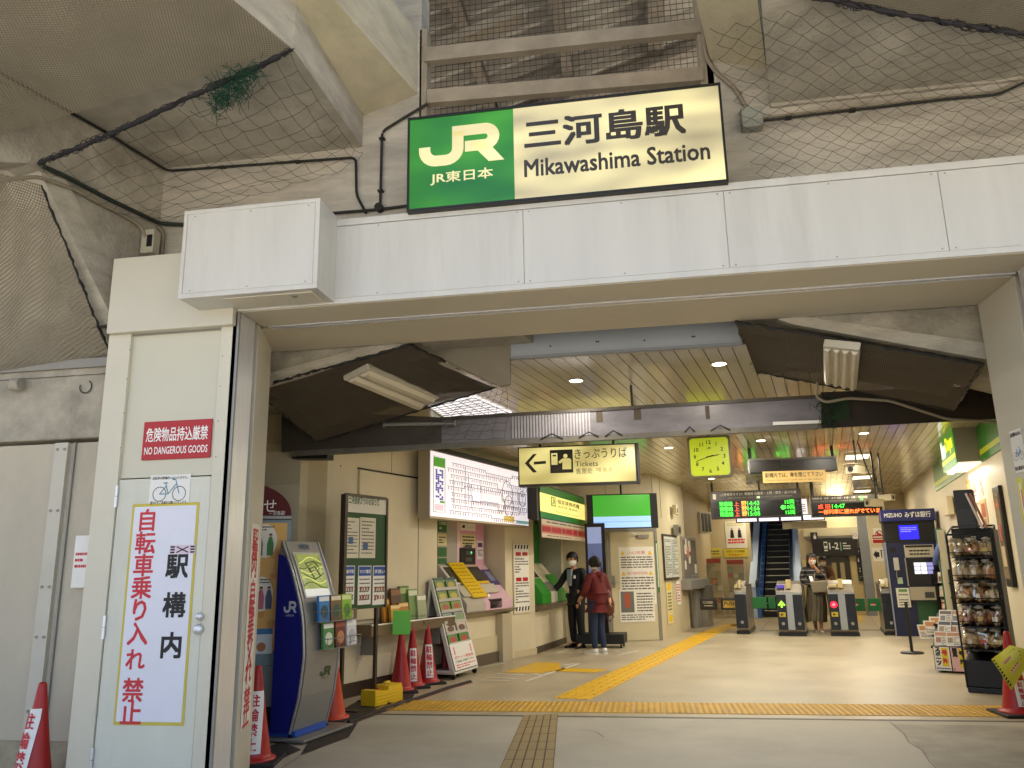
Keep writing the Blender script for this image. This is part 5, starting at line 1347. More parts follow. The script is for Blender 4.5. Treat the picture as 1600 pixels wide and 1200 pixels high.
def gsheet(name, tl, br, seed, head=None, headtxt=None, rows=8, base=PAPER, pic=None):
    a = GBd.px(*tl, 0.003); b = GBd.px(*br, 0.003); W_ = b[0] - a[0]; H_ = a[1] - b[1]; m = MB(); r = random.Random(seed)
    m.box(a[0], b[0], -0.004, 0, b[1], a[1], base); top = a[1] - H_ * 0.06
    if head: m.quad(a[0] + W_ * .04, b[0] - W_ * .04, a[1] - H_ * .26, a[1] - H_ * .02, -0.0052, head); m.text(headtxt, a[0] + W_ * .1, a[1] - H_ * .2, W_ * .8, H_ * .1, -0.0065, WHITE, bold=0.02); top = a[1] - H_ * .3
    m.lines(a[0] + W_ * .1, b[0] - W_ * .1, b[1] + H_ * .08, top, rows, -0.0056, INKG, 0.3, r)
    if pic: m.box(a[0] + W_ * pic[0], a[0] + W_ * (pic[0] + .3), -0.0066, -0.005, b[1] + H_ * pic[1], b[1] + H_ * (pic[1] + .17), mat('#3b5b86', 0.5))
    if head:
        for i in range(4):
            for j in range(2):
                cx = a[0] + W_ * (.2 + .2 * i); cz = b[1] + H_ * (.14 + .22 * j); m.box(cx - W_ * .06, cx + W_ * .06, -0.0066, -0.005, cz, cz + H_ * .1, mat(('#a05038', '#7a3a2a', '#c08a5a', '#8a6a5a')[(i + j) % 4], 0.5))
    GBd.part(name, m)
m = MB(); a = GBd.px(541, 773, 0.003); b = GBd.px(604, 806, 0.003); m.box(a[0], b[0], -0.005, 0, b[1] + 0.01, a[1] - 0.01, mat('#d9d6c6', 0.5)); W_ = b[0] - a[0]; m.text('三河島駅からのお知らせ', a[0] + W_ * .06, b[1] + 0.10, W_ * .74, 0.115, -0.0065, mat('#2f5a24', 0.5), bold=0.014); GBd.part('header_sheet', m)
gsheet('sheet', (538, 808), (560, 872), 1, rows=10, base=mat('#d6cfb8', 0.6), pic=(.3, .35)); gsheet('sheet', (563, 808), (586, 872), 2, rows=10, base=mat('#d6cfb8', 0.6), pic=(.2, .2))
for k, (xa, xb, tx) in enumerate(((536, 553, '感染予防'), (560, 579, 'マスク着用'), (583, 602, '手洗い'))): gsheet('sheet', (xa, 884), (xb, 944), 3 + k, BLUEINK, tx, 6)

# ---- leaflet shelf against the wall
q = WLp(555, 985); SH = T('wall_shelf', 'steel edged wall shelf holding leaflets behind the cones', 'shelf', WL.loc + WL.M @ Vector((WL.px(552, 980)[0], 0, 0)), thL)
x1 = WL.px(686, 960)[0] - WL.px(552, 980)[0]; zs = 0.80
m = MB(); m.box(0, x1, -0.26, 0.0, zs - 0.13, zs, mat('#7a6a56', 0.3, metal=0.5, noise=0.1)); m.box(0, x1, -0.268, -0.26, zs - 0.012, zs + 0.004, STEEL); SH.part('board', m, bevel=0.004)
m = MB(); m.box(0.15, 0.2, -0.2, 0, zs - 0.35, zs - 0.13, GREYM); m.box(x1 - 0.3, x1 - 0.25, -0.2, 0, zs - 0.35, zs - 0.13, GREYM); SH.part('bracket', m)
shl = [(596, 0.28, '#c9872f', '#e6c06a', 'orange'), (606, 0.40, '#5a3a24', '#8a5a34', 'dark brown'), (614, 0.22, '#b87a34', '#e8c884', 'amber'), (623, 0.42, '#4d6a34', '#a8b878', 'green and white'), (633, 0.38, '#7d9a5c', '#d8dcc0', 'pale green'), (643, 0.30, '#a9b088', '#e8e6d4', 'cream and green'), (601, 0.2, '#d8a23c', '#f0d89a', 'yellow')]
for k, (px_, h_, c, tp, nm) in enumerate(shl):
    lx = WL.px(px_, 960)[0]; q = WL.loc + WL.M @ Vector((lx, -0.12 - 0.03 * (k % 3) - (0.06 if k == 6 else 0), zs + 0.002))
    leaflet('leaflet', nm + ' leaflet box standing on the wall shelf', q, thL, 0.21, h_, c, 0.1, 'leaflets on the wall shelf', tp, None, 3)

# ---- brochure rack on castors
p = F(709, 1063); BTH_ = R_(79); BR = T('brochure_rack', 'white wheeled brochure rack leaning back by the ticket machines', 'brochure rack', (p.x, p.y, 0), BTH_)
bw = 0.76; hh = 1.28; ln_ = 0.33
WM = mat('#d8d5cc', 0.35, noise=0.04)
def bk(z): return (z - 0.1) / (hh - 0.1) * ln_
for x in (0.0, bw):
    m = MB(); m.prismx([(bk(0.1) - 0.01, 0.1), (bk(hh) - 0.01, hh), (bk(hh) + 0.035, hh), (bk(0.1) + 0.05, 0.1)], x - 0.014, x + 0.014, WM); m.box(x - 0.014, x + 0.014, -0.01, 0.48, 0.08, 0.12, WM); m.prismx([(0.44, 0.1), (0.48, 0.1), (bk(hh) + 0.03, hh), (bk(hh) - 0.0, hh)], x - 0.012, x + 0.012, WM); BR.part('side_frame', m)
m = MB(); m.box(-0.014, bw + 0.014, -0.02, 0.5, 0.07, 0.1, WM); m.box(0, bw, bk(hh), bk(hh) + 0.02, hh - 0.03, hh, WM); BR.part('base', m, bevel=0.004)
m = MB(); m.prismx([(bk(0.12) + 0.05, 0.12), (bk(hh) + 0.05, hh), (bk(hh) + 0.055, hh), (bk(0.12) + 0.055, 0.12)], 0.01, bw - 0.01, mat('#5a2f28', 0.5)); BR.part('back_panel', m)
for x, y in ((0.03, 0.02), (bw - 0.03, 0.02), (0.03, 0.45), (bw - 0.03, 0.45)):
    m = MB(); m.tube([(x - 0.014, y, 0.035), (x + 0.014, y, 0.035)], 0.034, BLACK, n=12); m.box(x - 0.016, x + 0.016, y - 0.015, y + 0.015, 0.04, 0.075, BLACK); BR.part('castor', m)
rows_ = (1.15, 1.0, 0.855, 0.71, 0.57, 0.43)
for z in rows_:
    m = MB(); m.box(0.03, bw - 0.03, bk(z) - 0.02, bk(z) + 0.05, z - 0.01, z - 0.004, WM); m.box(0.03, bw - 0.03, bk(z) - 0.022, bk(z) - 0.018, z - 0.01, z + 0.03, mat('#c9c6bd', 0.2)); BR.part('pocket', m)
    
cols = [('#5a7a3a', '#26324a', '#b9a23c'), ('#6a8a34', '#2a3a52', '#c0a84a'), ('#7d9a3c', '#1f2a44', '#a85038'), ('#8a9a8c', '#24304a', '#7d9a5c'), ('#c9beb0', '#e6d8d0', '#6a4a3a'), ('#4f8a3c', '#1f2f4a', '#b04030')]
nth = ('top', 'second', 'third', 'fourth', 'fifth', 'sixth')
for r_, z in enumerate(rows_):
    for c_ in (0, 1):
        q = BR.loc + BR.M @ Vector((0.2 + c_ * 0.36, bk(z) - 0.012, z))
        leaflet('leaflet', ('left' if c_ == 0 else 'right') + ' leaflet in the ' + nth[r_] + ' row of the white wheeled rack', q, BTH_, 0.30, 0.165, cols[r_][0], 0.27, 'leaflets in the wheeled rack', cols[r_][1], cols[r_][2], 2)
BS = T('rack_poster', 'white poster with red print at the foot of the brochure rack', 'poster', BR.loc + BR.M @ Vector((bw / 2, bk(0.12) - 0.03, 0.115)), BTH_, -0.275)
m = MB(); w_, h_ = 0.74, 0.34; m.box(-w_ / 2, w_ / 2, 0, 0.004, 0, h_, PAPER)
BS.part('sheet', m)
m = MB(); 
for x in (-0.27, 0.27): m.disc(x, h_ * 0.82, 0.022, -0.001, mat('#d86a78', 0.5), 12); m.box(x - 0.018, x + 0.018, -0.0012, -0.0005, h_ * .58, h_ * .76, mat('#d86a78', 0.5))
m.text('ポケット時刻表', -w_ * .42, h_ * .40, w_ * .84, h_ * .13, -0.001, REDINK, bold=0.014); m.text('ご自由にお取り下さい', -w_ * .42, h_ * .27, w_ * .84, h_ * .09, -0.001, INK, bold=0.02); m.lines(-w_ * .42, w_ * .42, h_ * .05, h_ * .22, 2, -0.001, REDINK); BS.part('print', m)

# ---- fare map lightbox
pt_ = F(673, 806, 2.12); FM = T('fare_map', 'large glowing white fare map box with fine route lines above the ticket machines', 'fare map', (pt_.x, pt_.y, 2.12), R_(90 - 14.5))
a = FM.px(673, 806); b = FM.px(673, 704); c = FM.px(824, 742); fw = c[0] - a[0]; fh = b[1]
m = MB(); m.box(a[0] - 0.02, c[0] + 0.02, 0.01, 0.19, -0.03, fh + 0.02, mat('#a59b84', 0.5)); m.box(a[0] - 0.02, c[0] + 0.02, -0.006, 0.01, -0.03, 0.0, mat('#cfc5ac', 0.4)); FM.part('casing', m, bevel=0.004)
FME = mat('#f6eef4', 0.4, emit=0.52)
m = MB(); m.box(a[0], c[0], -0.004, 0.01, 0, fh, FME); FM.part('panel', m)
m = MB(); rnd = random.Random(21); fc = ['#a8506a', '#5a62a0', '#5a8a6a', '#9a6a3a', '#5a5a78', '#a04a58']
def eline(pts, r=0.004, c=None): m.tube([(x, -0.007, z) for x, z in pts], r, mat(c or rnd.choice(fc), 0.5, emit=0.1), n=3)
g0 = a[0] + 0.42
eline([(a[0] + 0.06, 0.06), (a[0] + 0.06, fh - 0.06), (a[0] + 0.38, fh - 0.06), (a[0] + 0.38, 0.06), (a[0] + 0.06, 0.06)], 0.004, '#6a8a5a')
m.box(a[0] + 0.07, a[0] + 0.37, -0.0075, -0.004, fh - 0.2, fh - 0.07, mat('#5aa83c', 0.5, emit=0.3))
for k in range(14):
    z = fh - 0.26 - k * 0.03
    for j in range(4):
        if rnd.random() < 0.65: m.box(a[0] + 0.12 + j * 0.055, a[0] + 0.165 + j * 0.055, -0.0075, -0.004, z, z + 0.026, mat('#4a52b0', 0.5, emit=0.25))
for k in range(6): m.box(a[0] + 0.1, a[0] + 0.33, -0.0075, -0.004, fh - 0.72 - k * 0.014 - 0.0, fh - 0.714 - k * 0.014, mat('#c48a94', 0.5, emit=0.3))
m.box(a[0] + 0.24, a[0] + 0.36, -0.0076, -0.004, fh - 0.69, fh - 0.66, mat('#5aa83c', 0.5, emit=0.3))
for k in range(9):
    z = 0.10 + (fh - 0.2) * k / 8; x = g0 + rnd.uniform(0, .2); pts = [(x, z)]
    while x < c[0] - 0.25:
        x2 = x + rnd.uniform(.4, 1.1); x2 = min(x2, c[0] - .08); pts.append((x2, z)); 
        if rnd.random() < .6: z = min(fh - .06, max(.06, z + rnd.uniform(-.12, .12))); pts.append((x2, z))
        x = x2
    eline(pts, 0.005, '#6c6e84')
    for (p, q) in zip(pts, pts[1:]):
        if abs(p[1] - q[1]) < .001:
            n = int((q[0] - p[0]) / .075)
            for i in range(n):
                xx = p[0] + .03 + i * .075 + rnd.uniform(-.01, .01); m.box(xx, xx + .012, -0.0072, -0.004, z * 0 + p[1] - .05, p[1] - .012, mat(rnd.choice(fc), 0.5, emit=0.1))
for (cx, cz, r) in ((g0 + 2.05, fh * .55, .2), (g0 + 2.1, fh * .32, .17), (g0 + 2.65, fh * .5, .13)): eline([(cx + r * math.cos(i * PI / 10), cz + r * math.sin(i * PI / 10)) for i in range(21)], 0.006, '#4a6a60')
for k in range(10):
    x = g0 + rnd.uniform(.2, 2.9); eline([(x, rnd.uniform(.1, .4)), (x, rnd.uniform(.5, fh - .1))], 0.004)
m.box(g0 + 1.9, g0 + 2.3, -0.0075, -0.004, 0.03, 0.12, mat('#e6c86a', 0.5, emit=0.3)); m.box(g0 + 2.4, g0 + 2.9, -0.0075, -0.004, 0.02, 0.07, mat('#8ac4c0', 0.5, emit=0.3))
m.text('のりかえ案内', g0 + 2.45, fh - 0.12, 0.4, 0.06, -0.0078, INKG); FM.part('route_lines', m)
m = MB(); m.tube([(a[0] + 0.5, -0.10, fh + 0.28), (c[0], -0.10, fh + 0.28)], 0.02, mat('#fff6e6', 0.4, emit=2.2), n=8); m.box(a[0] + 0.4, c[0], -0.16, 0.1, fh + 0.30, fh + 0.36, mat('#d9d0bb', 0.4)); m.box(a[0] + 0.1, c[0], -0.02, 0.1, fh + 0.02, fh + 0.08, DARK); FM.part('top_lamp', m)

# ---- ticket machines in the alcove
ax0 = WL.px(683, 850)[0]; ax1 = WL.px(790, 850)[0]
CT = T('ticket_counter', 'grey counter ledge under the ticket machines', 'counter', WL.loc + WL.M @ Vector((ax0, 0, 0)), thL)
cw = ax1 - ax0; CTM = mat('#8d8470', 0.35, metal=0.2, noise=0.06)
m = MB(); m.prismx([(-0.16, 0.80), (0.45, 0.80), (0.45, 0.70), (0.02, 0.70), (-0.12, 0.765)], -0.4, cw + 0.08, CTM); CT.part('top', m, bevel=0.004)
m = MB(); m.box(cw - 0.35, cw - 0.02, -0.10, 0.02, 0.0, 0.72, mat('#b5aa90', 0.5)); CT.part('leg', m)
m = MB(); m.box(-0.3, cw - 0.35, -0.01, 0.02, 0.16, 0.40, mat('#cbbf9e', 0.5)); m.box(-0.3, cw - 0.35, -0.03, 0.02, 0.0, 0.16, mat('#5a4f40', 0.5)); CT.part('front_panel', m)
PINK = mat('#d8a0b8', 0.45); PINKL = mat('#e2c6cf', 0.45); TGREY = mat('#aaa49c', 0.4)
by = 0.38                                # depth of the machines' upright faces inside the alcove
Bk = T('wall_tmp', None, None, WL.loc + WL.M @ Vector((ax0, by, 0)), thL); bpy.data.objects.remove(Bk.o)
def bxy(px_, py_, d=0): return Bk.px(px_, py_, d)
def machine(label, px0, px1, zslope, upper, name='ticket_machine'):
    x0 = bxy(px0, 870)[0]; x1 = bxy(px1, 870)[0]
    return T(name, label, 'ticket machine', WL.loc + WL.M @ Vector((ax0 + x0, by, 0.802)), thL), x1 - x0, x0
zk = bxy(720, 882)[1]                   # where the upright face meets the sloping console
def console(m, x0, x1, mt, d=0.0, s0=0.0, s1=1.0):   # strip of the sloping console, s from top to bottom
    yt, zt_, yb, zb_ = 0.0, zk - 0.802, -0.50, 0.12
    P = lambda s_, dd: (yt + (yb - yt) * s_ - dd * 0.8, zt_ + (zb_ - zt_) * s_ + dd * 0.6)
    a_ = P(s0, d); b_ = P(s1, d); c_ = P(s1, d - 0.02); e_ = P(s0, d - 0.02)
    m.prismx([a_, b_, c_, e_], x0, x1, mt)
# left machine (green labels)
M1, mw, mx0 = machine('ticket machine with green label plates half hidden behind the brochure rack', 684, 700, 0, 0)
mw2 = bxy(714, 882)[0] - bxy(684, 882)[0]
m = MB(); m.box(0, mw2, 0.0, 0.08, zk - 0.802, 2.2 - 0.802, TGREY); m.prismx([(0, zk - 0.802), (-0.5, 0.12), (-0.5, 0.0), (0.08, 0.0), (0.08, zk - 0.802)], 0, mw2, mat('#b9b3a6', 0.4)); M1.part('body', m, bevel=0.004)
def up(fr, m, tl, br, mt, d=0.004):
    a_ = fr.px(*tl, d); b_ = fr.px(*br, d); m.box(a_[0], b_[0], -d, 0, b_[1], a_[1], mt); return a_, b_
m = MB(); a_, b_ = up(M1, m, (684, 812), (698, 832), mat('#2f6a34', 0.4)); m.text('Tickets', a_[0] + .03, (a_[1] + b_[1]) / 2 + .02, (b_[0] - a_[0]) * .8, .07, -0.0055, WHITE); m.lines(a_[0] + .05, b_[0] - .05, b_[1] + .03, (a_[1] + b_[1]) / 2, 1, -0.0055, WHITE)
a_, b_ = up(M1, m, (684, 834), (698, 853), mat('#d8cf9a', 0.4)); m.lines(a_[0] + .03, b_[0] - .03, b_[1] + .03, a_[1] - .03, 3, -0.0055, INK); a_, b_ = up(M1, m, (684, 855), (698, 870), mat('#2f6a34', 0.4)); up(M1, m, (684, 872), (698, 881), mat('#2f6a34', 0.4)); M1.part('label_plate', m)
m = MB(); console(m, 0.0, mw2, mat('#dcd8d0', 0.35), 0.012, 0.05, 0.52); console(m, 0.06, mw2 - 0.08, mat('#4a4842', 0.12), 0.018, 0.08, 0.48); M1.part('screen', m)
m = MB(); console(m, 0.02, mw2 - 0.05, mat('#c4bda8', 0.35), 0.03, 0.58, 0.85); m.box(0.05, mw2, -0.49, -0.4, 0.03, 0.1, DARK); M1.part('coin_tray', m)
# right machine (pink)
M2, mw, mx0 = machine('pink ticket machine with a sloping screen and yellow price board', 714, 757, 0, 0)
mw = bxy(757, 870)[0] - bxy(714, 870)[0]
m = MB(); m.box(-0.0, mw, 0.0, 0.08, zk - 0.802, 2.2 - 0.802, PINK); m.box(0.0, 0.1, -0.003, 0.0, zk - 0.802, 2.2 - 0.802, PINKL); m.prismx([(0, zk - 0.802), (-0.5, 0.12), (-0.5, 0.0), (0.08, 0.0), (0.08, zk - 0.802)], 0, mw, mat('#dcb6c4', 0.4)); M2.part('body', m, bevel=0.004)
m = MB(); a_, b_ = up(M2, m, (720, 817), (743, 830), PAPER); m.prism([(a_[0] + .03, b_[1] + .04), (a_[0] + .13, b_[1] + .04), (a_[0] + .13, a_[1] - .03), (a_[0] + .06, a_[1] - .03)], -0.006, -0.004, INK); m.lines(a_[0] + .2, b_[0] - .05, b_[1] + .06, a_[1] - .06, 2, -0.0055, INKG)
a_, b_ = up(M2, m, (720, 834), (743, 854), mat('#d8cc98', 0.4)); m.lines(a_[0] + .05, b_[0] - .05, b_[1] + .02, a_[1] - .02, 3, -0.0055, INK); a_, b_ = up(M2, m, (745, 845), (755, 874), mat('#dcd6da', 0.4)); m.quad(a_[0] + .03, b_[0] - .03, a_[1] - .1, a_[1] - .03, -0.0055, mat('#5a3a6a', .5)); m.lines(a_[0] + .03, b_[0] - .03, b_[1] + .05, a_[1] - .14, 4, -0.0055, INKG); M2.part('label_plate', m)
m = MB(); a_, b_ = up(M2, m, (720, 856), (743, 882), DARK, 0.03)
for k in range(3):
    z = b_[1] + .05 + k * .1; m.box(a_[0] + .15, b_[0] - .12, -0.034, -0.03, z, z + .06, mat('#4a4c48', 0.3))
m.disc(a_[0] + .33, a_[1] - .07, .02, -0.036, mat('#5ad890', .3, emit=1.0), 10); M2.part('ticket_slot', m)
xs_ = bxy(742, 900)[0] - bxy(714, 870)[0]
m = MB(); console(m, 0.14, mw * .64, DARK, 0.012, 0.0, 0.5); console(m, 0.17, mw * .62, mat('#3e3d38', 0.10), 0.018, 0.12, 0.46); console(m, 0.17, mw * .62, mat('#d8b49a', 0.4), 0.018, 0.0, 0.08); console(m, 0.16, mw * .62, YEL, 0.018, 0.47, 0.53); M2.part('screen', m)
m = MB(); console(m, mw * .68, mw * .98, mat('#4a3a78', 0.4), 0.012, 0.16, 0.58); console(m, mw * .73, mw * .93, mat('#7d86a0', 0.2), 0.016, 0.22, 0.48); M2.part('card_panel', m)
m = MB(); console(m, 0.12, mw * .66, mat('#cdc5b0', 0.35), 0.045, 0.58, 0.80); m.box(0.15, mw * .6, -0.5, -0.34, 0.02, 0.16, mat('#26231f', 0.3)); m.lathe([(0.05, 0.18), (0.05, 0.24), (0.001, 0.245)], STEEL, c=(0.22, -0.40)); M2.part('coin_tray', m)
yb = T('price_board', 'yellow sloping braille fare board between the two ticket machines', 'board', M2.loc + M2.M @ Vector((0, 0, 0)), thL)
m = MB(); console(m, -0.33, 0.12, YEL, 0.05, 0.0, 0.9)
for k in range(9):
    for j in range(3): console(m, -0.29 + j * .12, -0.2 + j * .12, mat('#b8920c', .5), 0.052, 0.06 + k * .09, 0.085 + k * .09)
yb.part('board', m)
t, w_, h_ = wallsign('wall_notice', 'grey notice sheet right of the pink ticket machine', 'notice', (764, 843), (788, 881), WL.loc + WL.M @ Vector((ax0, 0.452, 0)), thL)
m = MB(); m.box(-w_ / 2, w_ / 2, -0.004, 0, 0, h_, mat('#cfccc6', 0.5)); m.lines(-w_ * .4, w_ * .4, h_ * .2, h_ * .95, 8, -0.0052, INKG); m.quad(-w_ * .45, w_ * .45, h_ * .04, h_ * .15, -0.0054, mat('#4f6a58', .5)); t.part('sheet', m)
# ---- column notice with striped ends
thC = math.atan2(0.82, 0.36)
t, w_, h_ = wallsign('column_notice', 'tall notice with black stripes at both ends and red boxes on the column', 'notice', (801, 847), (829, 957), Vector((-2.36, 13.1, 0)) + Vector((math.sin(thC), -math.cos(thC), 0)) * 0.012, thC)
m = MB(); m.box(-w_ / 2, w_ / 2, -0.006, 0, 0, h_, mat('#d6cbb0', 0.5)); m.box(-w_ / 2 + .03, w_ / 2 - .03, -0.0075, -0.006, .03, h_ - .03, PAPER)
for k in range(5):
    for z in (.04, h_ - .11): x = -w_ * .42 + k * w_ * .18; m.add([(x, -0.009, z), (x + w_ * .09, -0.009, z), (x + w_ * .13, -0.009, z + .07), (x + w_ * .04, -0.009, z + .07)], [(0, 1, 2, 3)], INK)
for z in (.86, .50):
    for s_ in (-1, 1): m.box(s_ * w_ * .2 - w_ * .16, s_ * w_ * .2 + w_ * .16, -0.009, -0.0075, h_ * z - .06, h_ * z, SIGNRED)
m.lines(-w_ * .4, w_ * .4, h_ * .56, h_ * .78, 6, -0.009, INKG); m.lines(-w_ * .4, w_ * .4, h_ * .14, h_ * .44, 8, -0.009, INKG); t.part('sheet', m)
# ---- reserved seat counter
C2 = T('reserved_counter', 'dark topped counter ledge under the green reserved seat machine', 'counter', B0, th2)
m = MB(); m.prismx([(-0.16, 0.80), (0.45, 0.80), (0.45, 0.68), (0.0, 0.68), (-0.16, 0.75)], 0, L2 - 0.02, mat('#6b5f4c', 0.35, noise=0.06)); C2.part('top', m)
GM = T('reserved_seat_machine', 'green reserved seat ticket machine with sloping console', 'ticket machine', B0 + C2.M @ Vector((0.0, 0.42, 0.802)), th2)
GRN = mat('#2c8a26', 0.38); zk2 = 1.5 - .802
m = MB(); x1_ = 1.15
m.box(0.05, L2 - .3, 0.0, 0.03, 0, 1.45, GRN); m.prismx([(-0.08, zk2), (-0.52, 0.18), (-0.52, 0.0), (0.02, 0.0), (0.02, zk2)], 0.1, x1_ + .45, mat('#cfccbf', 0.4)); m.prismx([(-0.34, 0.44), (-0.54, 0.17), (-0.54, 0.0), (-0.3, 0.0)], 0.08, 0.62, GRN); m.prismx([(-0.30, 0.50), (-0.54, 0.17), (-0.54, 0.0), (-0.3, 0.0)], 1.1, x1_ + .5, GRN); GM.part('body', m, bevel=0.006)
def con2(m, x0, x1, mt, s0, s1, d=0.01):
    P = lambda s_, dd: (-0.08 - 0.44 * s_ - dd * .82, zk2 + (0.18 - zk2) * s_ + dd * .57)
    a_ = P(s0, d); b_ = P(s1, d); c_ = P(s1, d - .015); e_ = P(s0, d - .015); m.prismx([a_, b_, c_, e_], x0, x1, mt)
m = MB(); con2(m, 0.2, 0.75, mat('#d8d4c6', .3), 0.02, .58); con2(m, 0.28, 0.68, mat('#34342e', .12), .06, .5, .014); con2(m, 0.82, 1.05, mat('#c9bd98', .3), 0.02, .6); con2(m, 1.2, 1.5, mat('#d6c9a0', .3), 0.05, .6); con2(m, .5, 1.05, mat('#7d7a70', .3), .66, .96); GM.part('screen', m)
m = MB(); m.box(0.2, .62, -0.012, 0, .9, 1.35, DARK); m.box(0.24, .6, -0.014, -.012, 1.02, 1.18, PAPER); m.box(.62, .9, -.02, 0, .7, 1.35, mat('#8d7a4c', .4)); m.text('指定席券売機', .12, 1.40, 1.3, .16, -.004, mat('#7db87a', .4), bold=0.02); GM.part('upper_panel', m)
# yellow glowing sign above it
q = W2.px(845, 808, 0.42); RS = T('reserved_seat_sign', 'glowing yellow box sign with green edges above the reserved seat machine', 'sign', B0 + W2.M @ Vector((q[0], -0.42, q[1])), th2)
a_ = RS.px(845, 808); b_ = RS.px(914, 772); sw = b_[0]; sh = RS.px(845, 757)[1]
m = MB(); m.box(-.02, sw + .02, .008, .22, -.02, sh + .02, DARK); m.box(-0.14, -.02, .02, .12, -.05, sh + .02, mat('#2a241e', .5)); RS.part('casing', m)
m = MB(); m.box(0, sw, 0, .008, .10, sh - .13, mat('#e8d67a', .4, emit=.75)); RS.part('panel', m)
m = MB(); m.box(0, sw, 0, .008, 0, .0995, GRN); m.box(0, sw, 0, .008, sh - .1295, sh, GRN); RS.part('edge', m)
m = MB(); GI2 = mat('#5a5a20', .5); m.box(sw * .2, sw * .29, -.004, 0, sh * .42, sh * .72, mat('#6aa83c', .5)); m.box(sw * .215, sw * .275, -.006, -.004, sh * .45, sh * .69, mat('#e8d67a', .4, emit=.5)); m.tube([(sw * .23, -.008, sh * .5), (sw * .26, -.008, sh * .57), (sw * .24, -.008, sh * .64)], .012, mat('#5a9a34', .5), n=4); m.text('指定席券売機', sw * .33, sh * .55, sw * .5, sh * .15, -.002, GI2, bold=.015); m.text('指定席 乗車券', sw * .33, sh * .42, sw * .46, sh * .08, -.002, GI2); m.text('Reserved Seat Tickets', sw * .3, sh * .25, sw * .5, sh * .06, -.002, mat('#a89a50', .5)); RS.part('lettering', m)
PB = T('paper_banner', 'long white paper banner with red writing hanging below the yellow sign', 'banner', RS.loc + RS.M @ Vector((0, -.01, -.32)), th2)
m = MB(); m.box(0, sw * .97, 0, .004, 0, .30, mat('#dcc8b0', .5)); m.quad(.01, sw * .96, .07, .21, -.001, mat('#c88a72', .5)); m.lines(.02, sw * .95, .09, .19, 1, -.002, REDINK, .9); m.text('新幹線・特急券もこちらで', .02, .1, sw * .9, .08, -.003, mat('#8a2a20', .5)); m.lines(.3, sw * .9, .235, .28, 1, -.002, INKG); m.lines(.3, sw * .6, .02, .05, 1, -.002, INKG); PB.part('sheet', m)
# ---- hanging tickets sign
q = F(812, 757, 2.60); TS = T('hanging_sign', 'glowing hanging tickets sign with a left arrow and ticket clerk symbol', 'sign', (q.x, q.y, 2.60), R_(2))
a_ = TS.px(994, 748); sw = a_[0]; sh = TS.px(812, 704)[1] + .03
m = MB(); m.box(-.02, sw + .02, .008, .20, -.03, sh + .02, mat('#2a2420', .4)); m.box(sw + .02, sw + .06, .0, .22, -.035, sh + .02, mat('#2a2420', .4)); TS.part('casing', m, bevel=.006)
SGN = glow('hanging_sign_face', '#d8c878', '#fff2a0', .12, .24, (1.3, 0, 2.5), .35, .7)
m = MB(); m.box(0, sw, 0, .008, 0, sh, SGN); TS.part('panel', m)
AK = mat('#2e2720', .5)
m = MB(); P = lambda px_, py_: TS.px(px_, py_, .002)
m.add([(x, -.002, z) for x, z in (P(834, 721.5), P(853, 720), P(853, 724.5), P(834, 726))], [(0, 3, 2, 1)], AK)
m.add([(x, -.002, z) for x, z in (P(820, 724), P(833, 709.5), P(839, 709), P(826.5, 723.5), P(839, 737.5), P(833, 738.5))], [(0, 5, 4, 3), (0, 3, 2, 1)], AK); TS.part('arrow', m)
m = MB(); a0 = P(860, 739.5); a1 = P(894.5, 702); m.box(a0[0], a1[0], -.002, 0, a0[1], a1[1], AK); Wd = a1[0] - a0[0]; Hh = a1[1] - a0[1]; m.box(a0[0] + Wd * .06, a0[0] + Wd * .33, -.004, -.002, a0[1] + Hh * .36, a0[1] + Hh * .86, SGN); m.box(a0[0] + Wd * .12, a0[0] + Wd * .27, -.005, -.004, a0[1] + Hh * .72, a0[1] + Hh * .79, AK)
m.disc(a0[0] + Wd * .68, a0[1] + Hh * .72, Wd * .095, -.004, SGN, 16); m.prism([(a0[0] + Wd * .53, a0[1] + Hh * .15), (a0[0] + Wd * .92, a0[1] + Hh * .15), (a0[0] + Wd * .93, a0[1] + Hh * .56), (a0[0] + Wd * .85, a0[1] + Hh * .62), (a0[0] + Wd * .55, a0[1] + Hh * .62), (a0[0] + Wd * .36, a0[1] + Hh * .48), (a0[0] + Wd * .42, a0[1] + Hh * .40), (a0[0] + Wd * .54, a0[1] + Hh * .46)], -.004, -.002, SGN); TS.part('symbol', m)
m = MB(); a0 = P(898, 717); a1 = P(979, 697); m.text('きっぷうりば', a0[0], a0[1], a1[0] - a0[0], (a1[1] - a0[1]) * .92, -.002, AK, bold=.004); a0 = P(899, 729); a1 = P(934, 720); m.text('Tickets', a0[0], a0[1], a1[0] - a0[0], a1[1] - a0[1], -.002, AK); a0 = P(900, 741); m.text('售票处', a0[0], a0[1], .24, .085, -.002, mat('#6a5f40', .5)); a0 = P(932, 738); m.text('매표소', a0[0], a0[1], .24, .07, -.002, mat('#a8985c', .5)); TS.part('lettering', m)
m = MB(); 
for x in (.3, sw - .3): m.tube([(x, .1, sh), (x, .1, ZC - 2.6)], .018, DARK, n=8)
TS.part('hanger', m)
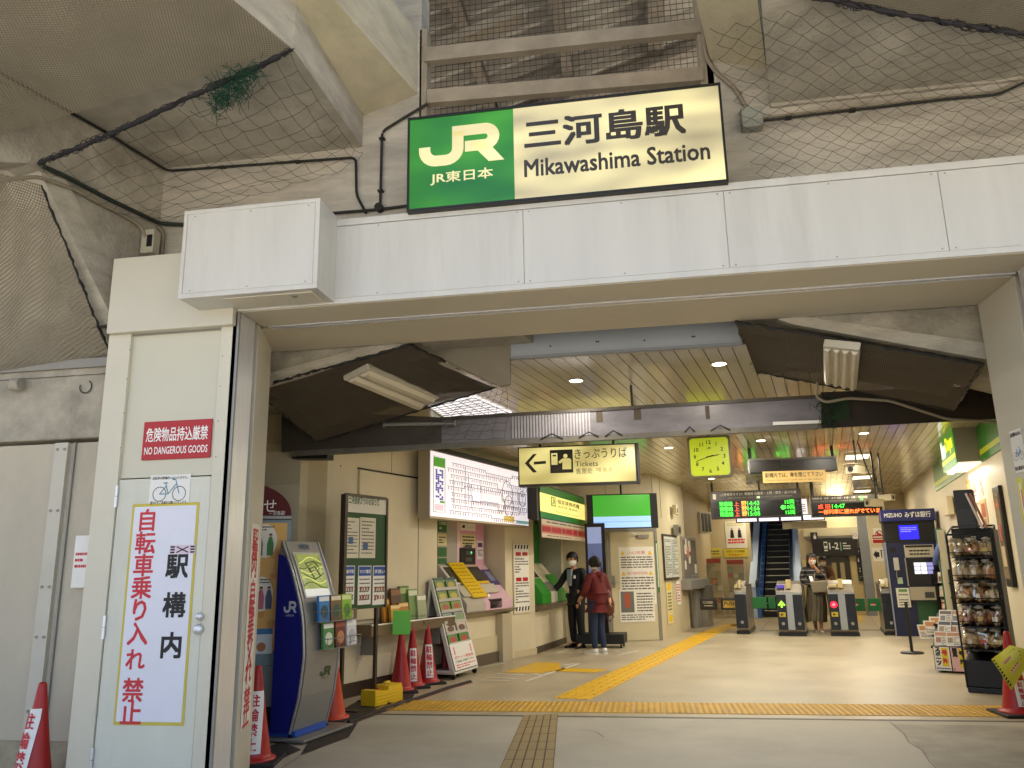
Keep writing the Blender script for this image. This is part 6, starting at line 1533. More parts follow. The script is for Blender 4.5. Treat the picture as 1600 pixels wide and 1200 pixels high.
# ---- information screen
q = F(918, 827, 2.12); TV = T('information_screen', 'hanging flat screen showing a green and pale blue picture', 'screen', (q.x, q.y, 2.12), R_(6))
a_ = TV.px(1029, 824); sw = a_[0]; sh = TV.px(918, 773)[1]
m = MB(); m.box(0, sw, .008, .12, 0, sh, mat('#191714', .4)); m.box(0, sw * .09, 0, .008, 0, sh, BLACK); m.box(sw * .90, sw, 0, .008, 0, sh, BLACK); m.box(sw * .09, sw * .9, 0, .008, 0, sh * .03, BLACK); m.box(sw * .09, sw * .9, 0, .008, sh * .97, sh, BLACK); TV.part('casing', m)
m = MB(); m.quad(sw * .09, sw * .9, sh * .35, sh * .97, .003, mat('#3d9a2c', .2, emit=.55)); m.quad(sw * .09, sw * .9, sh * .03, sh * .35, .003, mat('#8fb4e8', .2, emit=.75)); m.quad(sw * .09, sw * .9, sh * .19, sh * .205, .0025, mat('#6a90c8', .2, emit=.4)); TV.part('picture', m)
m = MB(); m.tube([(sw * .5, .08, sh), (sw * .5, .08, ZC - 2.12)], .02, DARK, n=8); TV.part('hanger', m)
# ---- standing digital poster on a black trolley
q = F(958, 1011); DP = T('poster_stand', 'tall slim digital poster with a purple mountain picture on a black wheeled base', 'poster stand', Vector(((F(958, 1011) + F(925, 1003)) / 2)[:2] + (0,)), R_(-5))
DP.loc = Vector((-0.95, 15.05, 0)); DP.o.location = DP.loc
bx = DP.px(980, 1000)
m = MB(); m.box(-.45, .42, -.22, .30, .07, .24, BLACK); DP.part('base', m, bevel=.01)
for x in (-.38, .36):
    for y in (-.18, .24): 
        mm = MB(); mm.tube([(x - .015, y, .035), (x + .015, y, .035)], .035, BLACK, n=10); DP.part('castor', mm)
a_ = DP.px(913, 818); b_ = DP.px(944, 818); c_ = DP.px(917, 824); d_ = DP.px(939, 824)
m = MB(); m.box(a_[0], b_[0], 0, .08, .24, a_[1], mat('#131110', .3)); DP.part('casing', m, bevel=.005)
m = MB(); H_ = c_[1]; PU = mat('#5f6a98', .3, emit=.3); m.quad(c_[0], d_[0], .5, H_, -.001, PU); m.quad(c_[0], d_[0], H_ - .3, H_, -.002, mat('#8c9ac8', .3, emit=.4)); DP.part('picture', m)
m = MB(); w2 = d_[0] - c_[0]
for k, (f_, c) in enumerate(((.0, '#4a4a72'), (.25, '#62607f'), (.55, '#3c4462'))):
    m.add([(c_[0] + w2 * f_, -.003 - k * .0005, H_ - 1.1), (c_[0] + w2 * min(1, f_ + .6), -.003 - k * .0005, H_ - 1.1), (c_[0] + w2 * min(1, f_ + .38), -.003 - k * .0005, H_ - .45 - .1 * k)], [(0, 1, 2)], mat(c, .4, emit=.2))
DP.part('picture_detail', m)

# ================================================================ GATES AND THE BACK OF THE HALL
GD = mat('#0d0c0c', 0.3, noise=0.03); GS = mat('#a8a49a', 0.3, metal=0.85)
def gate(label, px_, py_, w_, both=True, mark=None):
    p = F(px_, py_); t = T('ticket_gate', label, 'ticket gate', (p.x, p.y, 0), -AL, group='automatic ticket gates')
    L = 1.5
    m = MB(); m.prismx([(0.06, 0.05), (0.0, 0.12), (0.03, 0.84), (0.10, 0.96), (L, 0.96), (L, 0.05)], 0.0, w_, GS); t.part('cabinet', m, bevel=0.006)
    m = MB(); m.box(-0.015, w_ + 0.015, 0.03, L + 0.02, 0.0, 0.06, GD); t.part('plinth', m)
    fw = w_ if not both else w_ * 0.38
    for x0_ in ((0.0,) if not both else (0.0, w_ - fw)):
        m = MB(); m.prismx([(0.055, 0.06), (-0.008, 0.13), (0.02, 0.80), (0.028, 0.80), (0.0, 0.13), (0.06, 0.06)], x0_ + 0.004, x0_ + fw - 0.004, GD); m.disc(x0_ + fw / 2, 0.24, 0.03, -0.012, mat('#b5b2aa', 0.4), 14); m.ring(x0_ + fw / 2, 0.24, 0.012, 0.018, -0.0135, DARK, 12); t.part('front_panel', m)
    m = MB(); m.prismx([(0.02, 0.84), (0.10, 1.0), (0.5, 1.06), (0.9, 1.0), (0.9, 0.94), (0.1, 0.94)], 0.02, w_ - 0.02, mat('#8f887c', 0.3, metal=0.5)); m.box(0.0, w_, 0.25, L, 0.965, 0.985, DARK); t.part('top_unit', m, bevel=0.008)
    m = MB(); m.box(w_ * .05, w_ * .35, -0.02, 0.12, 0.93, 0.99, mat('#5a4ac0' if mark == 'arrow' else '#c9b98a', 0.3, emit=0.25 if mark == 'arrow' else 0.0)); m.box(w_ * .42, w_ * .6, 0.0, 0.2, 0.92, 1.09, mat('#d6c58a', 0.35)); t.part('card_reader', m, bevel=0.006)
    if mark == 'arrow':
        m = MB(); g = mat('#8fd83c', 0.4, emit=1.2); c = fw / 2; m.add([(c - 0.02, -0.014, .55), (c + .02, -0.014, .55), (c + .02, -.01, .62), (c - .02, -.01, .62)], [(0, 1, 2, 3)], g); m.add([(c - .075, -.014, .60), (c - .045, -.014, .58), (c, -.012, .64), (c + .045, -.014, .58), (c + .075, -.014, .60), (c, -.01, .69)], [(0, 1, 2, 5), (2, 3, 4, 5)], g); t.part('arrow_light', m)
        m = MB(); m.box(c - .06, c + .06, -.018, -.008, .37, .46, mat('#c9b030', .4)); m.add([(c - .03, -.0195, .39), (c + .03, -.0195, .415), (c - .03, -.0195, .44)], [(0, 1, 2)], DARK); t.part('yellow_label', m)
    if mark == 'stop':
        m = MB(); c = fw / 2; m.disc(c, .60, .065, -.016, mat('#ff1830', .4, emit=1.6), 22); m.disc(c, .60, .03, -.0175, mat('#ff6a78', .4, emit=1.4), 16); t.part('stop_light', m)
        m = MB(); m.box(c - .06, c + .06, -.018, -.008, .37, .46, mat('#c9b030', .4)); m.add([(c - .03, -.0195, .39), (c + .03, -.0195, .415), (c - .03, -.0195, .44)], [(0, 1, 2)], DARK); t.part('yellow_label', m)
    return t
gate('narrow ticket gate nearest the office, without a light', 1152, 991, 0.24, False)
gate('ticket gate with a green arrow light and yellow label', 1218, 994, 0.50, True, 'arrow')
gate('ticket gate with a red stop light and yellow label', 1300, 994, 0.50, True, 'stop')
gate('ticket gate beside the blue cash machine', 1384, 993, 0.26, False)
def flap(label, tl, br, y_, red=False):
    q = X(tl[0], br[1], y_); t = T('gate_flap', label, 'gate flap', q, -AL, group='green gate flaps'); a = t.px(*br); 
    w_ = a[0]; h_ = t.px(*tl)[1]; m = MB(); m.box(0, w_, 0, .03, 0, h_, mat('#1a6a2e', .45)); t.part('panel', m, bevel=.008)
    if red:
        m = MB(); m.box(w_ * .2, w_ * .55, -.003, 0, h_ * .45, h_ * .55, mat('#e8e2d8', .5)); m.box(w_ * .25, w_ * .5, -.005, -.003, h_ * .52, h_ * .6, mat('#d8202a', .4, emit=.4)); t.part('mark', m)
flap('left green flap beside the narrow ticket gate', (1176, 933), (1199, 951), 18.0); flap('second green flap beside the arrow gate', (1201, 933), (1213, 951), 18.0)
flap('green flap with a red dash beside the stop gate', (1329, 935), (1353, 955), 18.0, True); flap('green flap with a red dash beside the blue cash machine', (1357, 935), (1380, 955), 18.0, True)
t = T('barrier_bar', 'low black barrier bar with white lettering by the office corner', 'barrier', X(1094, 953, 18.0), -AL); a_ = t.px(1120, 953)[0]; h_ = t.px(1100, 935)[1]
m = MB(); m.box(0, a_, 0, .12, 0, h_, mat('#1c1914', .4)); t.part('bar', m, bevel=.02); m = MB(); m.text('CLOSED', a_ * .2, h_ * .55, a_ * .6, h_ * .2, -.002, mat('#cfc6a8', .5)); m.lines(a_ * .25, a_ * .8, h_ * .3, h_ * .42, 1, -.002, mat('#cfc6a8', .5)); t.part('lettering', m)
t = T('barrier_bar', 'low black barrier bar with yellow push plate by the narrow ticket gate', 'barrier', X(1127, 953, 18.0), -AL); a_ = t.px(1153, 953)[0]
m = MB(); m.box(0, a_, 0, .12, 0, h_, mat('#1c1914', .4)); t.part('bar', m, bevel=.02); m = MB(); m.box(a_ * .15, a_, -.004, 0, h_ * .18, h_ * .8, mat('#b8983a', .4)); m.text('PUSH', a_ * .2, h_ * .42, a_ * .72, h_ * .3, -.006, INK, bold=.014); t.part('plate', m)
# ---- tactile patches beyond
m = MB()
for pl in (((1138, 977), (1170, 972), (1190, 972), (1160, 983)), ((1118, 983), (1150, 974), (1160, 975), (1128, 988)), ((1330, 957), (1345, 957), (1350, 973), (1333, 973))):
    q = [F(*p) for p in pl]; m.add([(v.x, v.y, .006) for v in q], [(0, 1, 2, 3)], mat('#c9a648', .5, noise=.1))
struct('tactile_path', m)
# ---- departure boards
LEDG = mat('#3cff3c', .4, emit=1.5); LEDR = mat('#ff4a22', .4, emit=1.7); LEDW = mat('#d8d0c0', .5); BRD = mat('#1a1815', .3); BHD = mat('#39352e', .45)
yb_ = 18.6
def board(label, tl, bl, br, y_, split):
    q = X(*bl, y_); t = T('departure_board', label, 'departure board', q, -AL * .5); w_ = t.px(*br)[0]; h_ = t.px(*tl)[1]
    m = MB(); m.box(0, w_, 0, .28, 0, h_, BRD); t.part('casing', m, bevel=.006)
    m = MB(); m.box(0, w_, -.012, 0, h_ * split, h_ + .002, BHD); t.part('header', m)
    m = MB(); m.quad(.03, w_ - .03, .03, h_ * split - .02, -.002, mat('#070706', .18)); t.part('screen', m)
    m = MB()
    for x in (.05, w_ - .05): m.tube([(x, .1, h_), (x, .1, ZC - q.z)], .025, DARK, n=8)
    t.part('hanger', m); return t, w_, h_
t, w_, h_ = board('wide departure board with green and orange departure times over the gates', (1111, 769), (1112, 811), (1255, 809), yb_, .66)
m = MB(); m.text('1', .06, h_ * .72, .07, h_ * .2, -.014, LEDW); m.text('（上野東京ライン）常磐線 日暮里・上野・東京・品川方面', .22, h_ * .83, w_ * .84, h_ * .11, -.014, LEDW); m.text('Ueno-Tokyo Line / Joban Line   for Ueno, Tokyo & Shinagawa', .40, h_ * .72, w_ * .7, h_ * .055, -.014, mat('#a39a88', .5)); m.box(w_ * .52, w_ * .555, -.014, -.0125, h_ * .70, h_ * .78, mat('#b8d8b0', .4, emit=.5)); t.part('lettering', m)
m = MB(); rh = h_ * .19
for k, (tm, cars) in enumerate((('14:43', '15両'), ('14:56', '10両'), ('15:08', '15両'))):
    z = h_ * .66 - (k + 1) * rh - .01
    m.text('常磐線', w_ * .10, z, w_ * .145, rh * .86, -.004, LEDG, bold=.014); m.text('上', w_ * .265, z, w_ * .05, rh * .8, -.004, LEDR); m.text('野', w_ * .345, z, w_ * .055, rh * .86, -.004, mat('#ff9a3c', .4, emit=1.3), bold=.014); m.text(tm, w_ * .41, z, w_ * .13, rh * .8, -.004, LEDG); m.text(cars, w_ * .82, z, w_ * .10, rh * .82, -.004, LEDG)
    if k == 1: m.disc(w_ * .795, z + rh * .4, rh * .42, -.004, LEDG, 14)
t.part('led_text', m)
t, w_, h_ = board('narrower departure board with an orange delay message', (1268, 776), (1269, 808), (1380, 803), yb_, .66)
m = MB(); m.text('常磐線 柏・取手・水戸 成田・土浦・上野・水戸方面', .04, h_ * .84, w_ * .78, h_ * .10, -.014, LEDW); m.text('Joban Line for Kashiwa, Toride & Narita', .06, h_ * .72, w_ * .6, h_ * .06, -.014, mat('#a39a88', .5)); m.box(w_ * .7, w_ * .75, -.014, -.0125, h_ * .72, h_ * .95, mat('#5a8a5a', .4)); t.part('lettering', m)
m = MB(); m.text('成 田', w_ * .1, h_ * .38, w_ * .17, h_ * .22, -.004, LEDR); m.text('14:47', w_ * .3, h_ * .39, w_ * .18, h_ * .2, -.004, LEDG); m.text('一部列車に遅れがでていま', w_ * .1, h_ * .12, w_ * .86, h_ * .22, -.004, mat('#ff6a2a', .4, emit=1.5), bold=.02); t.part('led_text', m)
t = T('lit_panel', 'thin glowing white panel below the wide departure board', 'light panel', X(1150, 817, 19.6), -AL * .5); a_ = t.px(1289, 812); h_ = t.px(1150, 807)[1]
m = MB(); m.box(0, a_[0], 0, .1, 0, h_, DARK); t.part('casing', m); m = MB(); 
for k in range(4): m.box(.03 + k * a_[0] / 4, (k + 1) * a_[0] / 4 - .02, -.004, 0, .02, h_ - .02, mat('#f4eef8', .4, emit=.9))
t.part('panel', m); m = MB(); m.box(a_[0] * .66, a_[0] * .82, -.004, .1, h_, h_ + .35, mat('#efe6ea', .4, emit=.7)); m.lines(a_[0] * .68, a_[0] * .8, h_ + .05, h_ + .3, 5, -.006, INKG); t.part('side_panel', m)
m = MB(); m.box(a_[0] * .53, a_[0] * 1.02, .12, .2, -.17, -.01, CREAM2); m.tube([(a_[0] * .3, .05, h_), (a_[0] * .3, .05, ZC - t.loc.z)], .02, DARK); m.tube([(a_[0] * .9, .05, h_), (a_[0] * .9, .05, ZC - t.loc.z)], .02, DARK); t.part('lower_plate', m)
# ---- clock
q = X(1110, 742, 11.4); CL = T('clock', 'square yellow faced station clock with black numerals in a grey frame', 'clock', q, R_(-4)); a_ = CL.px(1077, 742)[0]; b_ = CL.px(1145, 742)[0]; top = CL.px(1110, 685)[1]
cw = .27; cz = top / 2
def rrect(w, h, r, n=5): 
    P = []
    for cx_, cz_, a0 in ((w - r, h - r, 0), (-w + r, h - r, 90), (-w + r, -h + r, 180), (w - r, -h + r, 270)):
        P += [(cx_ + r * math.cos(R_(a0 + 90 * i / n)), cz_ + r * math.sin(R_(a0 + 90 * i / n))) for i in range(n + 1)]
    return P
fw = (b_ - a_) / 2; cx = (a_ + b_) / 2
m = MB(); m.prism([(cx + x, cz + z) for x, z in rrect(fw, fw, .04)], .0, .12, mat('#6b6452', .4)); CL.part('casing', m, bevel=.006)
FY = mat('#b6c81a', .35, emit=.28)
m = MB(); s_ = fw * .90; m.prism([(cx + x, cz + z) for x, z in rrect(s_, s_, .05)], -.012, 0.0, FY); CL.part('face', m)
m = MB()
for k in range(1, 13):
    a = R_(90 - 30 * k); r = s_ * .76; tx = cx + r * math.cos(a); tz = cz + r * math.sin(a); wd = s_ * (.15 if k < 10 else .25); g = glyphs(str(k)); kk = s_ * .2 / (g[5] - g[3]); wd = (g[4] - g[2]) * kk; m.text(str(k), tx - wd / 2, tz - s_ * .1, wd, s_ * .2, -.0135, INK, bold=.014)
q2 = MB(); jr_mark(m, cx - s_ * .12, cz + s_ * .38, s_ * .22, s_ * .13, -.0135, mat('#6a7a1c', .5)); CL.part('numerals', m)
for nm, ang, L, wd in (('hour_hand', 90 - (2 + 42 / 60) * 30, .5, .03), ('minute_hand', 90 - 42 * 6, .74, .022)):
    a = R_(ang); d = Vector((math.cos(a), math.sin(a))); s2 = Vector((-d.y, d.x)); m = MB(); o = Vector((cx, cz)); P4 = [o - d * s_ * .18 + s2 * s_ * wd, o - d * s_ * .18 - s2 * s_ * wd, o + d * s_ * L - s2 * s_ * wd * .6, o + d * s_ * L + s2 * s_ * wd * .6]
    m.prism([(p.x, p.y) for p in P4], -.018, -.015, INK); CL.part(nm, m)
m = MB(); m.tube([(cx, .06, cz + fw), (cx, .06, ZC - CL.loc.z)], .02, DARK, n=8); CL.part('hanger', m)
# ---- dark hanging sign with a beige notice
q = X(1173, 742, 13.0); t = T('hanging_sign', 'dark unlit hanging sign bar above the departure boards', 'sign', q, R_(3)); a_ = t.px(1308, 728); h_ = t.px(1172, 723)[1]; w_ = a_[0]
m = MB(); m.box(0, w_, 0, .2, a_[1] * .3, h_ + a_[1] * .3, mat('#1d1a16', .35)); t.part('casing', m, bevel=.006); m = MB(); m.box(0, w_, -.01, .21, h_ + a_[1] * .3, h_ + a_[1] * .3 + .03, mat('#4a453c', .4)); m.box(w_ * .36, w_ * .62, -.012, 0, h_ * .6, h_ + a_[1] * .3, DARK); t.part('trim', m)
m = MB(); m.tube([(.03, .1, h_), (.03, .1, ZC - q.z)], .025, DARK, n=8); m.tube([(w_ - .03, .1, h_), (w_ - .03, .1, ZC - q.z)], .025, DARK, n=8); t.part('hanger', m)
t, w_, h_ = wallsign('paper_notice', 'beige paper notice hanging under the dark sign bar', 'notice', (1191, 737), (1291, 752), (q.x, q.y - .02, 0), R_(3)); h_ *= 1.0
m = MB(); m.box(-w_ / 2, w_ / 2, -.004, 0, 0, h_, mat('#c9aa66', .5)); t.part('sheet', m); m = MB(); m.text('駅構内では、傘を閉じて下さい', -w_ * .46, h_ * .45, w_ * .92, h_ * .42, -.0055, mat('#4a3a20', .5), bold=.02); m.text('Please close your umbrella in the station.', -w_ * .46, h_ * .1, w_ * .92, h_ * .22, -.0055, mat('#6a5a38', .5)); t.part('lettering', m)
# ---- square ceiling lamps over the gates
for k, (a1, b1, pxs, lab) in enumerate((((1327, 722), (1352, 706), 0, 'nearest'), ((1335, 752), (1359, 740), 1, 'middle'), ((1338, 771), (1357, 764), 2, 'farthest'))):
    p = F((a1[0] + b1[0]) / 2, (a1[1] + b1[1]) / 2, ZC - .03); t = T('ceiling_lamp', lab + ' of three square glowing ceiling lamps beyond the gates', 'ceiling light', (p.x, p.y, ZC - .03), -AL, group='square lamps beyond the gates')
    m = MB(); m.box(-.2, .2, -.3, .3, 0, .03, mat('#ddd4bc', .4)); t.part('housing', m); m = MB(); m.box(-.18, .18, -.28, .28, -.006, 0, mat('#fff3d0', .4, emit=2.5)); t.part('diffuser', m)
    arealight('ceiling_lamp_light', (p.x, p.y, ZC - .06), .4, 6.5, (1, .88, .66), shape='SQUARE')
for yy in (24.2,):  # extra area lamps without fittings, added to brighten the far end
    for xx in (2.2, 4.6): arealight('hall_fill_light', (xx + (yy - 21) * .2, yy - .6, ZC - .05), .4, 7, (1, .9, .7), shape='SQUARE')
# ---- cameras
def cctv(label, px_, py_, y_, rot, s=1.0, drop=True):
    q = X(px_, py_, y_); t = T('security_camera', label, 'camera', q, rot); c = mat('#b8ad92', .45)
    m = MB(); m.box(-.07 * s, .07 * s, -.14 * s, .16 * s, -.06 * s, .06 * s, c); m.box(-.08 * s, .08 * s, -.18 * s, .16 * s, .06 * s, .07 * s, c); t.part('housing', m, bevel=.012)
    m = MB(); m.tube([(0, -.145 * s, 0), (0, -.15 * s, 0)], .035 * s, DARK, n=14); t.part('lens', m)
    m = MB(); m.tube([(0, .05, .07 * s), (0, .07, .18 * s), (0, .07, ZC - q.z)], .014, DARK, n=6); t.part('bracket', m)
cctv('beige box camera hanging from the ceiling near the square lamps', 1336, 734, 12.6, R_(-35), 1.15)
cctv('pale box camera in front of the narrower departure board', 1365, 786, 14.0, R_(-60), .95)
cctv('greenish box camera just right of the pale one', 1386, 778, 14.3, R_(40), .8)
pipe('cable', 'dark cables drooping from the ceiling to the cameras', [X(1340, 690, 13), X(1352, 725, 13), X(1362, 750, 13.5), X(1378, 768, 14)], .012, DARK, cat='cable')
# ---- ATM
p = F(1407, 994); AT = T('cash_machine', 'tall navy bank cash machine with a blue overhead screen', 'cash machine', (p.x, p.y, 0), -AL)
NV = mat('#141a40', .38, noise=.03); R4 = lambda tl, br: AT.rect(tl, br)
x0, x1, _, zt = AT.rect((1396, 850), (1466, 990)); _, z850 = AT.px(1430, 848); _, ztop = AT.px(1415, 796); xh0 = AT.px(1384, 812)[0]; xh1 = AT.px(1452, 806)[0]
xl_ = AT.px(1403, 990)[0] - .02
m = MB(); m.box(xl_, xl_ + .92, 0, .7, 0, z850, NV); AT.part('body', m, bevel=.008)
m = MB(); m.box(xl_ - .02, xl_, -.02, .7, 0, z850 + .02, mat('#9aa0b0', .35, metal=.4)); m.box(xl_ + .92, xl_ + .94, -.02, .7, 0, z850 + .02, mat('#3a4060', .35)); AT.part('side_trim', m)
z813 = AT.px(1420, 814)[1]
m = MB(); m.box(xl_ + .0, xl_ + .92, .06, .7, z850, z813, BLACK); AT.part('screen_hood', m)
m = MB(); m.box(xl_ - .03, xl_ + .94, -.06, .7, z813, ztop, mat('#1a2060', .35)); AT.part('header', m, bevel=.006)
m = MB(); hh_ = ztop - z813; m.text('MIZUHO', xl_ + .03, z813 + hh_ * .35, .32, hh_ * .35, -.062, WHITE, bold=.014); m.text('みずほ銀行', xl_ + .40, z813 + hh_ * .28, .46, hh_ * .5, -.062, WHITE, bold=.014); AT.part('lettering', m)
m = MB(); a = AT.rect((1404, 821), (1437, 842)); m.quad(a[0], a[1], a[2], a[3], .055, mat('#2018ff', .3, emit=1.0)); m.lines(a[0] + .03, a[1] - .03, (a[2] + a[3]) / 2, a[3] - .03, 3, .053, mat('#8a8aff', .3, emit=.8)); AT.part('overhead_screen', m)
m = MB(); sx = xl_
m.box(sx + .32, sx + .84, -.012, 0, z850 - .28, z850 - .04, mat('#b9b19c', .4)); m.box(sx + .34, sx + .82, -.014, -.012, z850 - .09, z850 - .05, INK); m.lines(sx + .4, sx + .76, z850 - .25, z850 - .12, 2, -.0135, INK); AT.part('label_plate', m)
m = MB(); m.prismx([(-.03, z850 - .30), (.02, z850 - .80), (-.06, z850 - .82), (-.06, z850 - .30)], sx + .32, sx + .88, mat('#15141a', .25)); m.box(sx + .30, sx + .32, -.07, 0, z850 - .82, z850 - .29, GREYM); m.box(sx + .88, sx + .9, -.07, 0, z850 - .82, z850 - .29, GREYM); AT.part('touch_panel', m)
m = MB(); 
for i in range(3):
    for j in range(3): m.quad(sx + .45 + i * .115, sx + .555 + i * .115, z850 - .38 - j * .075 - .065, z850 - .38 - j * .075, -.0625, mat('#dcdcf4', .3, emit=.8) if i < 2 else mat('#8a8ac8', .3, emit=.6))
AT.part('touch_screen', m)
m = MB(); m.box(sx + .32, sx + .90, -.22, 0, z850 - 1.08, z850 - .84, mat('#a39b88', .35)); m.box(sx + .56, sx + .72, -.224, -.22, z850 - 1.04, z850 - .93, mat('#3a3a3a', .3)); AT.part('ledge', m, bevel=.01)
m = MB(); m.box(sx + .42, sx + .88, -.012, 0, .12, z850 - 1.1, mat('#23552c', .4)); AT.part('lower_panel', m)
m = MB(); m.box(sx + .10, sx + .19, -.05, 0, z850 - .52, z850 - .28, mat('#b8b4ac', .4)); m.tube([(sx + .14, -.03, z850 - .52), (sx + .12, -.04, z850 - .65), (sx + .17, -.04, z850 - .7)], .01, GREYM, n=5); m.box(sx + .13, sx + .22, -.03, 0, z850 - .78, z850 - .66, mat('#a8c0a8', .4)); m.disc(sx + .12, z850 - .13, .055, -.006, BLACK, 16); AT.part('telephone', m, bevel=.008)
m = MB(); m.box(sx + .08, sx + .31, -.06, 0, z850 - 1.22, z850 - .86, mat('#d4d2c4', .5)); m.quad(sx + .12, sx + .27, z850 - .93, z850 - .88, -.062, mat('#5a8a4a', .5)); m.lines(sx + .11, sx + .28, z850 - 1.2, z850 - .96, 5, -.062, INKG); AT.part('form_box', m)
# ---- pillar with signs left of the ATM
q = F(1372, 968); t = T('hall_column', 'beige pillar with no smoking and arrow signs beyond the gates', 'column', (q.x + .05, q.y + 1.5, 0), -AL)
x0 = t.px(1361, 870)[0]; x1 = t.px(1392, 870)[0]; m = MB(); m.box(x0, x1, 0, .6, 0, 2.9, CREAM2); t.part('body', m, bevel=.006)
def pn(tl, br, y=-.004): 
    a = t.rect(tl, br); return a
m = MB(); a = pn((1364, 825), (1384, 848)); m.box(a[0], a[1], -.004, 0, a[2], a[3], PAPER); c = ((a[0] + a[1]) / 2, (a[2] + a[3]) / 2 + .03); m.ring(c[0], c[1], .08, .10, -.0055, SIGNRED, 20); m.add([(c[0] - .08, -.0055, c[1] + .05), (c[0] - .05, -.0055, c[1] + .08), (c[0] + .08, -.0055, c[1] - .05), (c[0] + .05, -.0055, c[1] - .08)], [(0, 3, 2, 1)], SIGNRED); m.box(c[0] - .06, c[0] + .05, -.0052, -.004, c[1] - .012, c[1] + .012, INK); t.part('no_smoking_sign', m)
m = MB(); a = pn((1363, 836), (1385, 848)); m.box(a[0], a[1], -.006, -.004, a[2], a[2] + (a[3] - a[2]) * .4, SIGNRED); m.box(a[0], a[1], -.006, -.004, a[2] + (a[3] - a[2]) * .5, a[3], SIGNRED); m.lines(a[0] + .02, a[1] - .02, a[2] + (a[3] - a[2]) * .55, a[3] - .02, 1, -.0072, WHITE); t.part('red_plate', m)
m = MB(); a = pn((1362, 856), (1386, 877)); m.box(a[0], a[1], -.004, 0, a[2], a[3], PAPER); w_ = a[1] - a[0]; h_ = a[3] - a[2]; m.prism([(a[0] + w_ * .06, a[2] + h_ * .5), (a[0] + w_ * .3, a[2] + h_ * .18), (a[0] + w_ * .3, a[2] + h_ * .32), (a[0] + w_ * .5, a[2] + h_ * .32), (a[0] + w_ * .5, a[2] + h_ * .68), (a[0] + w_ * .3, a[2] + h_ * .68), (a[0] + w_ * .3, a[2] + h_ * .82)], -.0065, -.004, INK); m.disc(a[0] + w_ * .67, a[2] + h_ * .78, .025, -.0055, mat('#26345a', .5), 10); m.box(a[0] + w_ * .63, a[0] + w_ * .71, -.0055, -.004, a[2] + h_ * .25, a[2] + h_ * .7, mat('#26345a', .5)); m.disc(a[0] + w_ * .86, a[2] + h_ * .75, .025, -.0055, mat('#c8502a', .5), 10); m.box(a[0] + w_ * .81, a[0] + w_ * .91, -.0055, -.004, a[2] + h_ * .25, a[2] + h_ * .68, mat('#d8b0a0', .5)); t.part('arrow_sign', m)
# ---- escalator
ES = T('escalator', 'dark escalator with pale step edges and blue lit sides rising behind the gates', 'escalator', BW.loc + BW.M @ Vector(((ex0 + ex1) / 2, -1.2, 0)), -AL)
hw_ = BW.px(1234, 880)[0] - (ex0 + ex1) / 2
hl = BW.px(1190, 880)[0] - (ex0 + ex1) / 2
ed = mat('#f0e8c8', .4); sd = mat('#17150f', .4, metal=.3)
m = MB()
for k in range(26): m.box(hl + .03, hw_ - .03, .1 + k * .36, .1 + (k + 1) * .36 + .02, 0 if k < 1 else .18 * k - .05, .18 * (k + 1) - .02, sd)
ES.part('steps', m)
m = MB()
for k in range(26): m.box(hl + .03, hw_ - .03, .09 + k * .36, .12 + k * .36, .18 * (k + 1) - .022, .18 * (k + 1) - .002, ed)
ES.part('step_edges', m)
bl = mat('#2f5f9c', .25, emit=.05); bl2 = mat('#b8c4d4', .3, emit=.08)
for s_, (xa, xb) in enumerate(((hl - .30, hl), (hw_, hw_ + .30))):
    m = MB(); m.prismx([(-.35, 0), (9.4, 4.88), (9.4, 5.9), (.1, .98), (-.35, .9)], xa + (.2 if s_ == 0 else 0), xb - (0 if s_ == 0 else .2), bl); ES.part('balustrade', m)
    m = MB(); xx = (xa, xa + .2) if s_ == 0 else (xb - .2, xb); m.prismx([(-.3, 0), (9.4, 4.88), (9.4, 5.8), (.1, .9), (-.3, .8)], xx[0], xx[1], bl2); ES.part('side_skirt', m)
    m = MB(); xm = xa + .25 if s_ == 0 else xb - .25; m.tube([(xm, -.4, .8), (xm, -.38, .95), (xm, .1, 1.0), (xm, 9.4, 5.95)], .04, BLACK, n=8); ES.part('handrail', m)
arealight('escalator_fill_light', ES.loc + ES.M @ Vector((0, 4.5, 5.2)), 1.2, 12, (1, .95, .85), shape='SQUARE', rot=(R_(30), 0, -AL))  # hidden area lamp without a fitting, added to light the steps
# ---- lift
LF = T('lift', 'lift with dark doors under a black platform sign behind the gates', 'lift', BW.loc + BW.M @ Vector((BW.px(1312, 900)[0], -.02, 0)), -AL)
a = LF.rect((1296, 868), (1330, 960)); m = MB(); m.box(a[0] - .1, a[1] + .1, -.08, 0, 0, a[3] + .1, mat('#3a342a', .4)); LF.part('frame', m)
mid = (a[0] + a[1]) / 2
for x0_, x1_ in ((a[0], mid - .01), (mid + .01, a[1])):
    m = MB(); m.box(x0_, x1_, -.1, -.08, .02, a[3], mat('#4a4436', .3, metal=.5)); d_ = LF.part('door', m); m = MB(); m.box(x0_ + .15, x1_ - .15, -.104, -.1, .8, a[3] - .2, mat('#a8986a', .2)); LF.part('pane', m, parent=d_)
m = MB(); m.box(a[0] - .75, a[0] - .12, -.05, 0, 0, a[3] - .1, mat('#d8c48e', .4)); m.box(a[1] + .12, a[1] + .4, -.05, 0, 0, a[3] + .1, mat('#d8c48e', .4)); LF.part('side_panel', m)
t, w_, h_ = wallsign('platform_sign', 'black platform one two sign with white symbols above the lift', 'sign', (1268, 843), (1342, 868), BW.loc + BW.M @ Vector((0, -.25, 0)), -AL)
